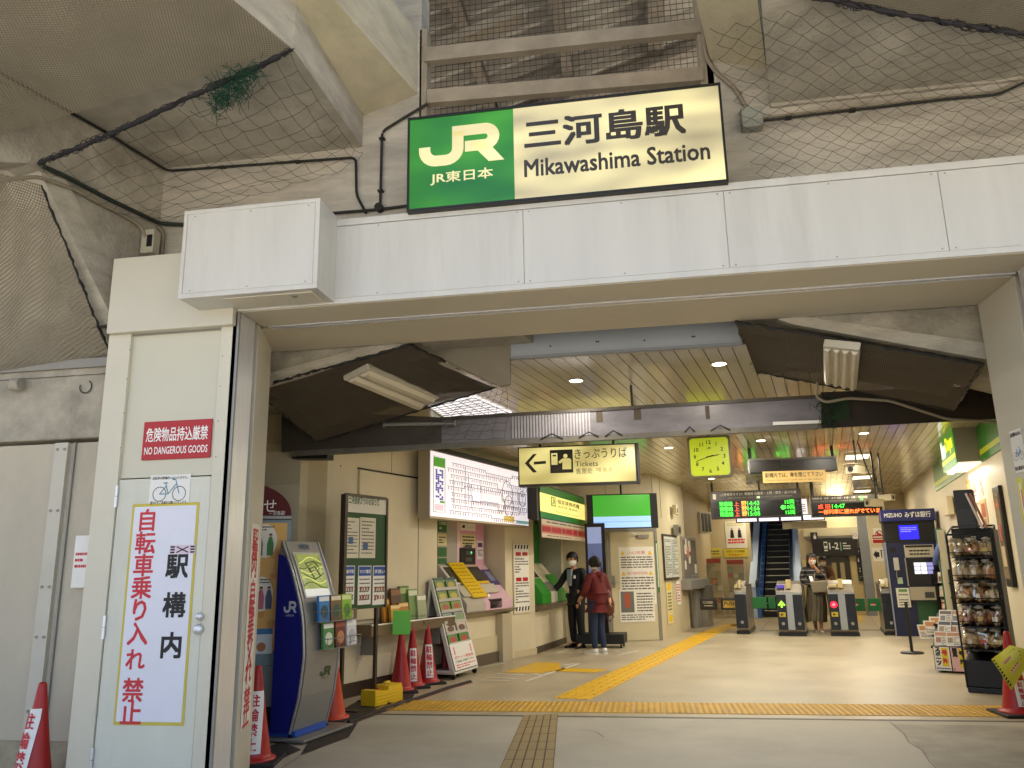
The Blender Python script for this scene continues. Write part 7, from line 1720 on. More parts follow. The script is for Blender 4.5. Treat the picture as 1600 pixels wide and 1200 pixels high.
m = MB(); m.box(-w_ / 2, w_ / 2, 0, .1, 0, h_, mat('#25221d', .4)); t.part('plate', m, bevel=.006); m = MB(); m.text('1-2', -w_ * .12, h_ * .4, w_ * .2, h_ * .38, -.002, WHITE, bold=.02); m.box(w_ * .12, w_ * .14, -.002, 0, h_ * .3, h_ * .8, mat('#8fc0a0', .4)); m.lines(w_ * .18, w_ * .34, h_ * .35, h_ * .8, 3, -.002, WHITE)
m.box(-w_ * .24, -w_ * .16, -.002, 0, h_ * .45, h_ * .85, WHITE); m.box(-w_ * .23, -w_ * .17, -.0035, -.002, h_ * .6, h_ * .78, INK); m.box(-w_ * .24, -w_ * .16, -.002, 0, h_ * .3, h_ * .38, WHITE); t.part('symbols', m)
t, w_, h_ = wallsign('direction_sign', 'tall narrow black direction sign with white arrow right of the lift', 'sign', (1336, 856), (1350, 908), BW.loc + BW.M @ Vector((0, -.15, 0)), -AL)
m = MB(); m.box(-w_ / 2, w_ / 2, 0, .06, 0, h_, mat('#1d1b18', .4)); t.part('plate', m); m = MB(); m.add([(-w_ * .3, -.002, h_ * .88), (0, -.002, h_ * .96), (w_ * .3, -.002, h_ * .88), (w_ * .1, -.002, h_ * .88), (w_ * .1, -.002, h_ * .8), (-w_ * .1, -.002, h_ * .8), (-w_ * .1, -.002, h_ * .88)], [(0, 6, 3, 2, 1), (6, 5, 4, 3)], WHITE); m.text('1', -w_ * .2, h_ * .58, w_ * .2, h_ * .12, -.002, WHITE); m.text('2', -w_ * .2, h_ * .28, w_ * .3, h_ * .12, -.002, WHITE); m.lines(-w_ * .3, w_ * .4, h_ * .05, h_ * .22, 3, -.002, mat('#7a9a80', .5)); t.part('symbols', m)
t, w_, h_ = wallsign('restroom_sign', 'small black and white restroom sign above the lift at its left', 'sign', (1266, 832), (1278, 844), BW.loc + BW.M @ Vector((0, -.2, 0)), -AL)
m = MB(); m.box(-w_ / 2, w_ / 2, 0, .06, 0, h_, mat('#2a2722', .4)); m.box(-w_ * .1, w_ * .3, -.003, 0, h_ * .15, h_ * .6, WHITE); m.disc(w_ * .1, h_ * .75, w_ * .1, -.002, WHITE, 12); t.part('plate', m)
t, w_, h_ = wallsign('lift_notice', 'small white notice with a pink ring above the lift at its right', 'notice', (1331, 830), (1341, 842), BW.loc + BW.M @ Vector((0, -.27, 0)), -AL)
m = MB(); m.box(-w_ / 2, w_ / 2, -.003, 0, 0, h_, PAPER); m.ring(0, h_ / 2, w_ * .22, w_ * .3, -.0045, mat('#c83c78', .5), 16); t.part('sheet', m)
m = MB(); a = BW.px(1346, 880)[0]; m.box(a, a + .4, -.3, 0, 0, ZC, mat('#8f949c', .5, noise=.08)); BW.part('pilaster', m)
m = MB(); a = BW.rect((1255, 826), (1345, 836)); m.box(a[0], a[1] + .3, -.12, 0, a[2], a[3], CREAM2); m.box(a[0], a[1] + .3, -.14, 0, a[2] - .06, a[2] - .02, GREYM); BW.part('ledge', m)
# ---- posters, windows and leaflet stands on the far left
def bsign(name, label, cat, tl, br, dist, fn, th=-AL):
    t, w_, h_ = wallsign(name, label, cat, tl, br, BW.loc + BW.M @ Vector((0, -dist, 0)), th); m = MB(); fn(m, w_, h_); t.part('sheet', m); return t
def f1(m, w, h):
    m.box(-w / 2, w / 2, -.01, 0, 0, h, mat('#ded8c8', .5)); 
    for x in (-.18, .18): m.prism([(w * x - w * .1, h * .38), (w * x + w * .1, h * .38), (w * x + w * .06, h * .68), (w * x - w * .06, h * .68)], -.012, -.01, INK); m.disc(w * x, h * .72, w * .045, -.012, mat('#b08a6a', .5), 12)
    m.lines(-w * .4, w * .4, h * .16, h * .36, 2, -.0125, REDINK, .7); m.lines(-w * .4, w * .4, h * .82, h * .95, 2, -.0125, mat('#c8b030', .5))
bsign('wall_poster', 'white poster with two dark figures and red lettering left of the escalator', 'poster', (1132, 815), (1168, 856), .01, f1)
bsign('wall_poster', 'yellow strip poster with black lettering below the two figures poster', 'poster', (1131, 858), (1168, 870), .012, lambda m, w, h: (m.box(-w / 2, w / 2, -.01, 0, 0, h, mat('#d8c030', .5)), m.text('お困りのお客様', -w * .4, h * .55, w * .8, h * .3, -.0115, INK), m.text('駅係員まで', -w * .3, h * .15, w * .6, h * .25, -.0115, REDINK)))
bsign('wall_poster', 'second yellow strip poster further left on the back wall', 'poster', (1096, 857), (1128, 870), .012, lambda m, w, h: (m.box(-w / 2, w / 2, -.01, 0, 0, h, mat('#d6c44a', .5)), m.lines(-w * .4, w * .4, h * .2, h * .8, 2, -.0115, INKG)))
def stand(label, tl, br, dist, seed):
    p = BW.loc + BW.M @ Vector((0, -dist, 0)); t, w_, h_ = wallsign('leaflet_stand', label, 'leaflet stand', tl, br, p, -AL); z0 = t.loc.z
    m = MB()
    for x in (-w_ / 2, w_ / 2): m.box(x - .015, x + .015, 0, .03, -z0, h_, WM)
    for k in range(7): m.box(-w_ / 2, w_ / 2, -.08, .03, h_ * k / 7, h_ * k / 7 + .012, WM)
    t.part('frame', m); rnd = random.Random(seed); m = MB(); m.box(-w_ / 2, w_ / 2, .02, .03, -.1, h_, mat('#d0c39c', .5)); m.box(-w_ / 2, w_ / 2, -.02, 0, h_ * .9, h_, mat('#b05040', .5)); t.part('back_panel', m)
    m = MB()
    for k in range(6):
        for j in range(3):
            if rnd.random() < .8: c = mat(rnd.choice(['#c98a6a', '#d8cfb4', '#b9b08a', '#cfa08a', '#dcd4c0', '#9aa88a']), .5); x = -w_ / 2 + w_ * (j + .08) / 3; m.box(x, x + w_ * .28, -.05, -.03, h_ * k / 7 + .015, h_ * (k + .82) / 7, c)
    t.part('leaflets', m)
stand('wire leaflet stand with a red topped card left of the narrow ticket gate', (1102, 873), (1131, 943), 1.2, 4); stand('second leaflet stand with pinkish sheets beside the escalator', (1135, 875), (1167, 943), 1.0, 9)
WD = T('window_strip', 'dark slatted window high on the wall behind the office', 'window', X(1106, 835, 22.5), R_(55)); a = WD.rect((1093, 799), (1113, 834)); m = MB(); m.box(a[0], a[1], 0, .05, a[2], a[3], CREAM); WD.part('frame', m); 
for k in range(3): 
    x = a[0] + (a[1] - a[0]) * (.12 + .3 * k); m = MB(); m.box(x, x + (a[1] - a[0]) * .2, -.01, 0, a[2] + .05, a[3] - .05, BLACK); WD.part('pane', m)
for (tl, br, c, lab) in (((1076, 765), (1086, 778), '#b9ae92', 'small beige speaker box'),):
    t = T('wall_box', 'small beige box on the office side wall below the ceiling', 'box', O1 + (O2 - O1) * .55 + Vector((.06, 0, 2.5)), thS); m = MB(); m.box(-.12, .12, -.08, 0, 0, .2, mat(c, .5)); m.disc(0, .08, .05, -.082, DARK, 14); t.part('casing', m, bevel=.006)
t = T('wall_box', 'grey ventilation box with dark grille on the office side wall', 'box', O1 + (O2 - O1) * .55 + Vector((.06, 0, 2.05)), thS); m = MB(); m.box(-.15, .15, -.1, 0, 0, .22, GREYM); m.box(-.11, .11, -.103, -.1, .04, .18, DARK); t.part('casing', m, bevel=.006)

# ================================================================ SHOP SIDE
nr = WRp(1536, 722); bx0 = F(1504, 722, nr.z); q = nr
SB = T('shop_sign', 'green box shop sign with white and yellow logo projecting from the right wall', 'sign', (nr.x, nr.y, nr.z), -AL)
w_ = (nr - bx0).length; h_ = .42; dp = 1.35
m = MB(); m.box(-w_, 0, 0, dp, .02, h_ + .12, mat('#8a8478', .45)); SB.part('casing', m)
m = MB(); m.box(-w_ - .01, -w_, 0, dp, .0, h_ + .12, mat('#2f8a1f', .35, emit=.30)); m.box(-w_ - .014, -w_ - .01, 0, dp, .10, .16, mat('#c9d61c', .35, emit=.5)); m.box(-w_ - .014, -w_ - .01, 0, dp, .5, .515, mat('#c9d6a0', .35, emit=.4)); SB.part('green_face', m)
m = MB(); 
for txt, y0, y1, c in (('New', dp - .1, dp * .62, mat('#f0efe4', .4, emit=.7)), ('Days', dp * .58, dp * .1, mat('#d8d822', .4, emit=.7))):
    g = MB(); g.text(txt, 0, .20, abs(y1 - y0), .24, 0, c, bold=.05); m.add([(-w_ - .016, y0 - x, z) for x, y, z in g.v], g.f, c)
SB.part('logo', m)
m = MB(); m.box(-w_ + .005, -.005, .02, dp - .02, 0, .02, mat('#f6e8cc', .4, emit=.7)); m.box(-w_ + .03, -w_ + .1, .1, dp - .1, -.03, 0.0, mat('#fffaf0', .4, emit=2.5)); SB.part('light_panel', m)
arealight('shop_sign_light', SB.loc + SB.M @ Vector((-w_ / 2, dp / 2, -.05)), .25, 3.5, (1, .92, .8), shape='RECTANGLE', sy=1.2, rot=(0, 0, -AL))
# shop front pieces fixed on the right wall
def wr(name, label, cat, tl, br, d, fn):
    t, w2, h2 = wallsign(name, label, cat, tl, br, R0 - U * 0 + (-U) * d, thR); fn(t, w2, h2); return t
def door_fn(t, w2, h2):
    m = MB(); m.box(-w2 / 2, w2 / 2, -.05, 0, 0, h2, mat('#16120e', .35)); t.part('frame', m, bevel=.01); m = MB(); m.box(-w2 * .36, w2 * .30, -.054, -.05, h2 * .08, h2 * .93, mat('#8a7858', .12, noise=.3, scale=3)); m.box(-w2 * .2, w2 * .1, -.058, -.054, h2 * .45, h2 * .62, mat('#b85a3a', .4)); m.box(-w2 * .3, w2 * .2, -.057, -.054, h2 * .2, h2 * .4, mat('#c9b48a', .4)); t.part('pane', m)
wr('shop_window', 'tall dark framed shop window at the near end of the right wall', 'window', (1556, 762), (1591, 918), .0, door_fn)
cols_ = ['#c98a3a', '#e4d2b8', '#a8503a', '#d8b48a', '#f0e8da']
def poster_fn(c1, c2):
    def fn(t, w2, h2):
        m = MB(); m.box(-w2 / 2, w2 / 2, -.006, 0, 0, h2, mat(c1, .5)); m.box(-w2 * .35, w2 * .35, -.008, -.006, h2 * .35, h2 * .85, mat(c2, .5)); m.lines(-w2 * .4, w2 * .4, h2 * .08, h2 * .28, 3, -.0095, INKG); t.part('sheet', m)
    return fn
for (tl, br, a, b, lab) in (((1509, 752), (1520, 790), '#d89a40', '#e8c880', 'orange poster on the right wall below the green sign box'), ((1517, 742), (1531, 784), '#efe4d4', '#c98a7a', 'pale poster with a pink picture on the right wall'), ((1528, 735), (1537, 772), '#d8b8a8', '#8a6a5a', 'narrow brownish poster near the shop window'), ((1531, 782), (1546, 822), '#c9a878', '#a04a2a', 'tan poster with a red print low beside the shop window')):
    wr('shop_poster', lab, 'poster', tl, br, .004, poster_fn(a, b))
q = WRp(1500, 830); t = T('speaker', 'tall dark grey loudspeaker box standing on the black bread rack', 'speaker', (3.62, 9.98, 1.76), R_(-25))
m = MB(); h2 = t.px(1505, 766)[1]; m.box(-.10, .10, -.08, .1, 0, h2, mat('#2c2e34', .45)); t.part('casing', m, bevel=.01); m = MB(); m.box(-.085, .085, -.085, -.08, .05, h2 * .5, mat('#45484f', .6)); t.part('grille', m)
wr('shop_wall_box', 'beige control box on the right wall near the cash machine', 'box', (1478, 780), (1492, 803), .02, lambda t, w2, h2: (t.part('casing', MB().box(-w2 / 2, w2 / 2, -.1, 0, 0, h2, CREAM2), bevel=.006)))
t = T('umbrella_stand', 'dark green banner tube and boxes standing by the right wall', 'banner', WRp(1486, 900) - U * .10, thR); t.loc = Vector((t.loc.x, t.loc.y, 0)); t.o.location = t.loc
m = MB(); m.box(-.1, .06, -.06, .06, 0, 2.0, mat('#2a5a34', .5)); m.box(.06, .14, -.05, .05, 0, 1.98, mat('#b8b4a0', .5)); t.part('banner', m, bevel=.006)
m = MB(); m.tube([(0, 0, 1.75), (.12, -.1, 1.55), (.02, -.14, 1.35)], .05, mat('#4a5a94', .6), n=8); t.part('ribbon', m)
for k, (c, s_) in enumerate((('#e8e2dc', 0), ('#cf8a8a', 1))):
    t = T('rolled_poster', ('white' if k == 0 else 'pink striped') + ' rolled poster leaning on the loudspeaker', 'poster', (3.70 + .05 * k, 9.80 + .02 * k, 1.76), 0); m = MB(); m.tube([(0, 0, 0), (-.10, .06, .40)], .014, mat(c, .5), n=8); t.part('roll', m)
# ---- bread rack
p = F(1513, 1082); BTH = R_(-28); RK = T('bread_rack', 'black wire rack with five shelves of bagged bread by the right wall', 'rack', (p.x, p.y, 0), BTH); rw = .44; rd = .42; BK = mat('#070706', .45)
m = MB(); m.prismx([(-.0, .06), (0, .34), (rd, .40), (rd, .06)], 0, rw, BK); m.box(.0, rw, -.01, .02, .0, .06, BK); RK.part('base', m, bevel=.01)
for x in (0, rw):
    for y, n_ in ((0, 0), (rd, 1)):
        m = MB(); top_ = 1.70 if y == 0 else 1.80; m.tube([(x, y, .05), (x, y + (.0 if y == 0 else .0), top_)], .011, BK, n=6); RK.part('post', m)
m = MB(); m.tube([(0, 0, 1.70), (0, rd, 1.8)], .01, BK); m.tube([(rw, 0, 1.70), (rw, rd, 1.8)], .01, BK); m.tube([(0, rd, 1.8), (rw, rd, 1.8)], .012, BK); m.tube([(0, 0, 1.7), (rw, 0, 1.7)], .012, BK); RK.part('top_rail', m)
m = MB(); m.box(0, rw, rd - .01, rd, .4, 1.78, BK); m.box(rw - .01, rw + .03, .05, rd, .1, 1.75, BK); RK.part('back_panel', m)
shz = (.46, .70, .95, 1.20, 1.45)
for z in shz:
    m = MB(); m.box(0.005, rw - .005, -.01, rd - .01, z - .012, z - .004, BK)
    for k in range(9): m.tube([(rw * k / 8, -.012, z - .01), (rw * k / 8, -.02, z + .05)], .003, BK, n=4)
    m.tube([(0, -.02, z + .05), (rw, -.02, z + .05)], .005, BK, n=5); RK.part('shelf', m)
def blob(m, c, rx, ry, rz, mt, seed, n=14, rough=.16):
    rnd = random.Random(seed); vs = []; fs = []; K_ = 9
    ph = [rnd.uniform(0, 6) for _ in range(6)]
    for i in range(K_ + 1):
        th = PI * i / K_
        for k in range(n):
            a = 2 * PI * k / n; r = 1 + rough * (math.sin(3 * a + ph[0] + th * 2) * .5 + math.sin(5 * a + ph[1] - th * 4) * .35 + math.sin(4 * th + ph[2]) * .4) + rnd.uniform(-.04, .04)
            sx = math.copysign(abs(math.sin(th)) ** .7, 1); vs.append((c[0] + rx * r * sx * math.cos(a), c[1] + ry * r * sx * math.sin(a), c[2] + rz * r * math.cos(th)))
    for i in range(K_):
        for k in range(n): fs.append((i * n + k, (i + 1) * n + k, (i + 1) * n + (k + 1) % n, i * n + (k + 1) % n))
    m.add(vs, fs, mt, True)
BREAD = [mat('#b8834a', .32, noise=.35, scale=28, coat=.7), mat('#8a5026', .32, noise=.4, scale=30, coat=.7), mat('#cfae78', .3, noise=.3, scale=26, coat=.7), mat('#d8c49a', .3, noise=.3, scale=26, coat=.7), mat('#6a3a20', .32, noise=.4, scale=30, coat=.7)]
PLAST = mat('#d8d2c4', .15, noise=.2, scale=20)
FILM = bpy.data.materials.new('clear_film'); FILM.use_nodes = True
_n, _l = FILM.node_tree.nodes, FILM.node_tree.links
_t = _n.new('ShaderNodeBsdfTransparent'); _g = _n.new('ShaderNodeBsdfGlossy'); _g.inputs['Roughness'].default_value = .12; _g.inputs['Color'].default_value = (.9, .88, .84, 1); _m = _n.new('ShaderNodeMixShader'); _m.inputs[0].default_value = .3
_l.new(_t.outputs[0], _m.inputs[1]); _l.new(_g.outputs[0], _m.inputs[2]); _l.new(_m.outputs[0], _n['Material Output'].inputs[0])
nmk = ('lowest', 'second', 'third', 'fourth', 'top'); pos = ('left', 'middle', 'right')
bn = [('cream', 3), ('brown', 1), ('golden', 0), ('pale', 2), ('dark', 4)]
for si, z in enumerate(shz):
    for k in range(3):
        bi = [(2, 0, 2), (1, 4, 1), (0, 1, 3), (3, 2, 0), (3, 0, 2)][si][k]
        loc = RK.loc + RK.M @ Vector((.08 + k * .14, .14, z)); h2 = .10 if si < 4 else .095
        t = T('bread_bag', ('cream', 'brown', 'golden', 'pale', 'dark')[[3, 1, 0, 2, 4].index(bi)] + ' bagged bread at the ' + pos[k] + ' of the ' + nmk[si] + ' shelf of the black rack', 'bread', loc, BTH, group='bagged bread on the black rack')
        r2 = random.Random(si * 31 + k); m = MB(); nb = r2.choice((2, 3, 3))
        for b_ in range(nb): blob(m, (-.045 + .09 * b_ / max(1, nb - 1) + r2.uniform(-.01, .01), r2.uniform(-.05, .02), h2 * .75 + r2.uniform(-.01, .02)),   .05, .095, h2 * .75, BREAD[bi], si * 7 + k + b_, n=10, rough=.22)
        t.part('bread', m)
        m = MB(); blob(m, (0, -.02, h2), .09, .13, h2 * 1.12, FILM, si * 11 + k, n=16, rough=.34); blob(m, (r2.uniform(-.04, .04), -.06, h2 * 2.0), .05, .03, .02, PLAST, si + k, n=8, rough=.5); m.box(-.02 + r2.uniform(-.02, .02), .025, -.135, -.13, h2 * .5, h2 * 1.0, mat(('#e6e0d2', '#b8543a', '#d8c06a', '#e2dccb')[(si + k) % 4], .4)); t.part('wrapper', m)
for k in range(2):
    loc = RK.loc + RK.M @ Vector((.1 + k * .2, .2, shz[2] + .17)); t = T('bread_bag', ('left' if k == 0 else 'right') + ' loose bag heaped on top of the third shelf of the black rack', 'bread', loc, BTH + .3, group='bagged bread on the black rack'); m = MB(); blob(m, (0, 0, .05), .09, .09, .05, BREAD[k * 2], 90 + k); t.part('bread', m)
# ---- newspaper rack
p = F(1462, 1050); NTH = R_(-32); NR = T('newspaper_rack', 'low black rack displaying folded newspapers beside the bread rack', 'newspaper rack', (p.x, p.y, 0), NTH)
nw = .62; m = MB(); m.prismx([(.0, .02), (.0, .30), (.42, .72), (.46, .72), (.46, .02)], 0, nw, BK); NR.part('body', m, bevel=.008)
m = MB()
for k in range(3): m.box(-.01, nw + .01, -.03 + .13 * k, .0 + .13 * k, .30 + .13 * k, .33 + .13 * k, BK)
NR.part('tier', m)
rnd = random.Random(17); tiers = ('lower', 'middle', 'upper')
for k in range(3):
    for j in range(4):
        loc = NR.loc + NR.M @ Vector((.02 + .155 * j + rnd.uniform(-.02, .02), .02 + .13 * k, .315 + .13 * k)); t = T('newspaper', ('first', 'second', 'third', 'fourth')[j] + ' folded newspaper from the left in the ' + tiers[k] + ' tier of the rack', 'newspaper', loc, NTH + rnd.uniform(-.1, .1), -.45, group='folded newspapers in the rack')
        m = MB(); m.box(0, .165, 0, .014, 0, .21, mat('#c9c4b8', .6)); t.part('paper', m, bevel=.003); m = MB(); m.box(.01, .155, -.001, 0, .15, .195, mat(rnd.choice(['#7a4a44', '#3f4550', '#a87a5c', '#54504c']), .5)); m.box(.02, .08, -.0015, 0, .06, .13, mat(rnd.choice(['#8a7a6a', '#9a6a5a', '#6a6a70']), .5)); m.lines(.09, .155, .03, .14, 5, -.001, INKG); t.part('print', m)
for k, (px_, c1, c2, txt, lab) in enumerate(((1453, '#e8e4da', '#d8c020', 'スポーツ', 'white and yellow sports paper hanging at the front of the newspaper rack'), (1476, '#dcb0b0', '#d8c020', '競馬', 'pink and yellow racing paper hanging at the front of the newspaper rack'), (1499, '#e2c8a8', '#c8a020', '特報', 'narrow cream paper hanging at the right of the newspaper rack'))):
    a = F(px_, 1052); a2 = NR.local(a).x; loc = NR.loc + NR.M @ Vector((.02 + k * .2, -.035, .03)); t = T('newspaper', lab, 'newspaper', loc, NTH, .02, group='papers hanging on the rack front'); w2 = .185 if k < 2 else .12
    m = MB(); m.box(0, w2, 0, .006, 0, .29, mat(c1, .6)); t.part('paper', m); m = MB(); m.box(w2 * .48, w2 * .9, -.001, 0, .05, .28, mat(c2, .5)); m.vtext(txt[:4], w2 * .25, .285, .055, .055, -.002, INK, bold=.06); m.vtext('号外', w2 * .68, .27, .06, .1, -.002, INK if k else REDINK, bold=.06); m.lines(w2 * .05, w2 * .95, .01, .04, 1, -.002, BLUEINK); t.part('print', m)
# newspapers fanning out on the left
for k in range(3):
    loc = NR.loc + NR.M @ Vector((-.16 + .05 * k, .1 + .06 * k, .40 + .05 * k)); t = T('newspaper', ('outermost', 'next', 'inner')[k] + ' newspaper fanning out at the left of the rack', 'newspaper', loc, NTH + .5 - .15 * k, -.5, group='newspapers fanning out'); m = MB(); m.box(0, .2, 0, .01, 0, .2, mat('#cfc6b4', .6)); t.part('paper', m); m = MB(); m.box(.02, .18, -.001, 0, .12, .18, mat('#b07a4a', .5)); m.lines(.02, .18, .02, .1, 4, -.001, INKG); t.part('print', m)
# magazines on the wall side
MG = T('magazine_rack', 'slim black magazine rack between the bread rack and the cash machine', 'magazine rack', WRp(1494, 960) - U * .16, thR + R_(25)); MG.loc = Vector((MG.loc.x, MG.loc.y, 0)); MG.o.location = MG.loc
m = MB(); m.box(-.25, .25, .1, .14, 0, 1.25, BK); 
for z in (.5, .75, 1.0): m.box(-.25, .25, 0, .1, z - .02, z, BK)
m.box(-.25, -.23, 0, .1, 0, 1.25, BK); m.box(.23, .25, 0, .1, 0, 1.25, BK); MG.part('frame', m)
for r_ in range(3):
    for j in range(3):
        loc = MG.loc + MG.M @ Vector((-.15 + .15 * j, .05, (.5, .75, 1.0)[r_])); c = rnd.choice(['#b89a7a', '#8a5a4a', '#c9c0b0', '#6a7a6a', '#a88a9a']); leaflet('magazine', ('left', 'middle', 'right')[j] + ' magazine in the ' + ('lowest', 'middle', 'top')[r_] + ' tier of the slim magazine rack', loc, thR + R_(25), .14, .2, c, .12, 'magazines in the slim rack', rnd.choice(['#e8e0d0', '#c8402a', '#2a4a7a']), rnd.choice(['#d8b89a', '#7a5a4a']), 2, 'magazine')
# belt post
p = F(1436, 1021); t = T('queue_post', 'black queue post on a round base before the cash machine', 'post', (p.x - .1, p.y, 0)); m = MB(); m.lathe([(.17, 0), (.17, .015), (.16, .025), (.02, .035)], BK, n=28); t.part('base', m); m = MB(); m.tube([(0.0, 0, .03), (-.0, 0, .78)], .024, BK, n=12); t.part('pole', m)
# ---- cone with yellow sheet at the right
cR = cone('red cone with a large yellow warning sheet wrapped round its top at the right pillar', F(1592, 1117), .75, R_(5), True, '駐輪禁止', .10, group=None, top=.42)
t = T('warning_sheet', 'yellow warning sheet with black stripes folded over the right cone', 'notice', cR.loc + Vector((-.02, -.03, .28)), R_(-18), -.18); YS = mat('#d2cc40', .4, noise=.06)
q4 = [t.px(1549, 1030, .14), t.px(1580, 1079, .14), t.px(1618, 1020, .14), t.px(1578, 1008, .14)]
mid_t = ((q4[3][0] + q4[0][0]) / 2, 0)
def sheet_pts(s, u_): # curved sheet
    a = Vector((q4[0][0], q4[0][1])).lerp(Vector((q4[3][0], q4[3][1])), s); b = Vector((q4[1][0], q4[1][1])).lerp(Vector((q4[2][0], q4[2][1])), s); p = a.lerp(b, u_); return (p.x, -.14 - .05 * math.sin(PI * u_) * 1.0 + .03 * math.sin(PI * s), p.y)
m = MB(); n = 8; vs = [sheet_pts(i / n, j / n) for j in range(n + 1) for i in range(n + 1)]; m.add(vs, [(j * (n + 1) + i, (j + 1) * (n + 1) + i, (j + 1) * (n + 1) + i + 1, j * (n + 1) + i + 1) for j in range(n) for i in range(n)], YS, True); t.part('sheet', m)
m = MB()
def onsheet(s0, s1, u0, u1, mt, lift=.003):
    P = [sheet_pts(s_, u_) for s_, u_ in ((s0, u0), (s0, u1), (s1, u1), (s1, u0))]; m.add([(x, y - lift, z) for x, y, z in P], [(0, 1, 2, 3)], mt)
for k in range(9): onsheet(.02, .09, .06 + k * .1, .11 + k * .1, INK)
onsheet(.25, .62, .3, .75, mat('#d8b0a0', .5), .002)
for k in range(4): onsheet(.3 + k * .08, .34 + k * .08, .34, .7, REDINK, .004)
for k in range(3): onsheet(.7 + k * .08, .73 + k * .08, .2, .7 - k * .1, INKG)
t.part('print', m)

# ================================================================ PEOPLE
SKIN = mat('#c08c68', 0.5, noise=0.04, scale=20)
def skin_mesh(name, nodes, edges, mt, parent, root, sub=1, flat=1.0):
    names = list(nodes); ix = {n: i for i, n in enumerate(names)}
    me = bpy.data.meshes.new(name); me.from_pydata([nodes[n][:3] for n in names], [(ix[a], ix[b]) for a, b in edges], []); me.materials.append(mt)
    o = bpy.data.objects.new(name, me); COL.objects.link(o); o.parent = parent
    md = o.modifiers.new('skin', 'SKIN'); md.use_smooth_shade = True
    for n in names:
        v = me.skin_vertices[0].data[ix[n]]; r = nodes[n][3]; v.radius = (r if isinstance(r, tuple) else (r, r)); v.use_root = (n == root)
    s = o.modifiers.new('sub', 'SUBSURF'); s.levels = sub; s.render_levels = sub
    return o
def person(label, loc, rot, H, pose, fem=False):
    """pose: joint positions (fractions of height, facing -Y); returns thing and joint dict"""
    t = T('person', label, 'person', loc, rot)
    J = dict(pel=(0, 0, .515), waist=(0, 0, .60), chest=(0, 0, .72), neck=(0, .005, .825), head0=(0, .0, .865),
             shL=(-.105, .005, .805), shR=(.105, .005, .805), elL=(-.125, .02, .635), elR=(.125, .02, .635), wrL=(-.125, -.02, .49), wrR=(.125, -.02, .49),
             hipL=(-.05, 0, .50), hipR=(.05, 0, .50), knL=(-.055, -.012, .275), knR=(.055, -.012, .275), anL=(-.055, .015, .045), anR=(.055, .015, .045), toL=(-.06, -.085, .018), toR=(.06, -.085, .018))
    J.update(pose); J = {k: tuple(c * H for c in v) for k, v in J.items()}
    return t, J
def body(t, J, H, legs=True):
    n = {}; e = []
    def add(k, p, r, to=None):
        n[k] = (*p, r * H); 
        if to: e.append((to, k))
    add('pel', J['pel'], .062); add('waist', J['waist'], .060, 'pel'); add('chest', J['chest'], .068, 'waist'); add('neck', J['neck'], .030, 'chest'); add('head0', J['head0'], .030, 'neck')
    for s in 'LR':
        add('sh' + s, J['sh' + s], .036, 'chest'); add('el' + s, J['el' + s], .026, 'sh' + s); add('wr' + s, J['wr' + s], .017, 'el' + s)
        w = Vector(J['wr' + s]); d = (w - Vector(J['el' + s])).normalized(); side = Vector((d.y, -d.x, 0)); side = side.normalized() if side.length > .1 else Vector((0, -1, 0))
        pm = w + d * .045 * H; add('pa' + s, pm, .020, 'wr' + s)
        add('hip' + s, J['hip' + s], .055, 'pel'); add('kn' + s, J['kn' + s], .034, 'hip' + s); add('an' + s, J['an' + s], .022, 'kn' + s); add('to' + s, J['to' + s], .018, 'an' + s)
    b = skin_mesh('body', n, e, SKIN, t.o, 'pel', 2)
    for s in 'LR':
        w = Vector(J['wr' + s]); d = (w - Vector(J['el' + s])).normalized(); side = d.cross(Vector((0, -1, 0.2))).normalized(); nrm = d.cross(side).normalized()
        m = MB(); pm = w + d * .05 * H
        for k, (off, L) in enumerate(((-.012, .036), (-.004, .042), (.004, .040), (.012, .031))):
            a = pm + side * off * H + d * .008 * H; b_ = a + d * L * .5 * H + nrm * .002 * H; c = b_ + d * L * .42 * H + nrm * .012 * H; m.tube([a, b_, c], .005 * H, SKIN, n=6, radii=[.0052 * H, .0048 * H, .0038 * H])
        a = w + d * .02 * H + side * -.014 * H; m.tube([a, a - side * .014 * H + d * .014 * H, a - side * .016 * H + d * .032 * H], .005 * H, SKIN, n=6, radii=[.006 * H, .0055 * H, .0042 * H]); t.part('fingers', m)
    return b
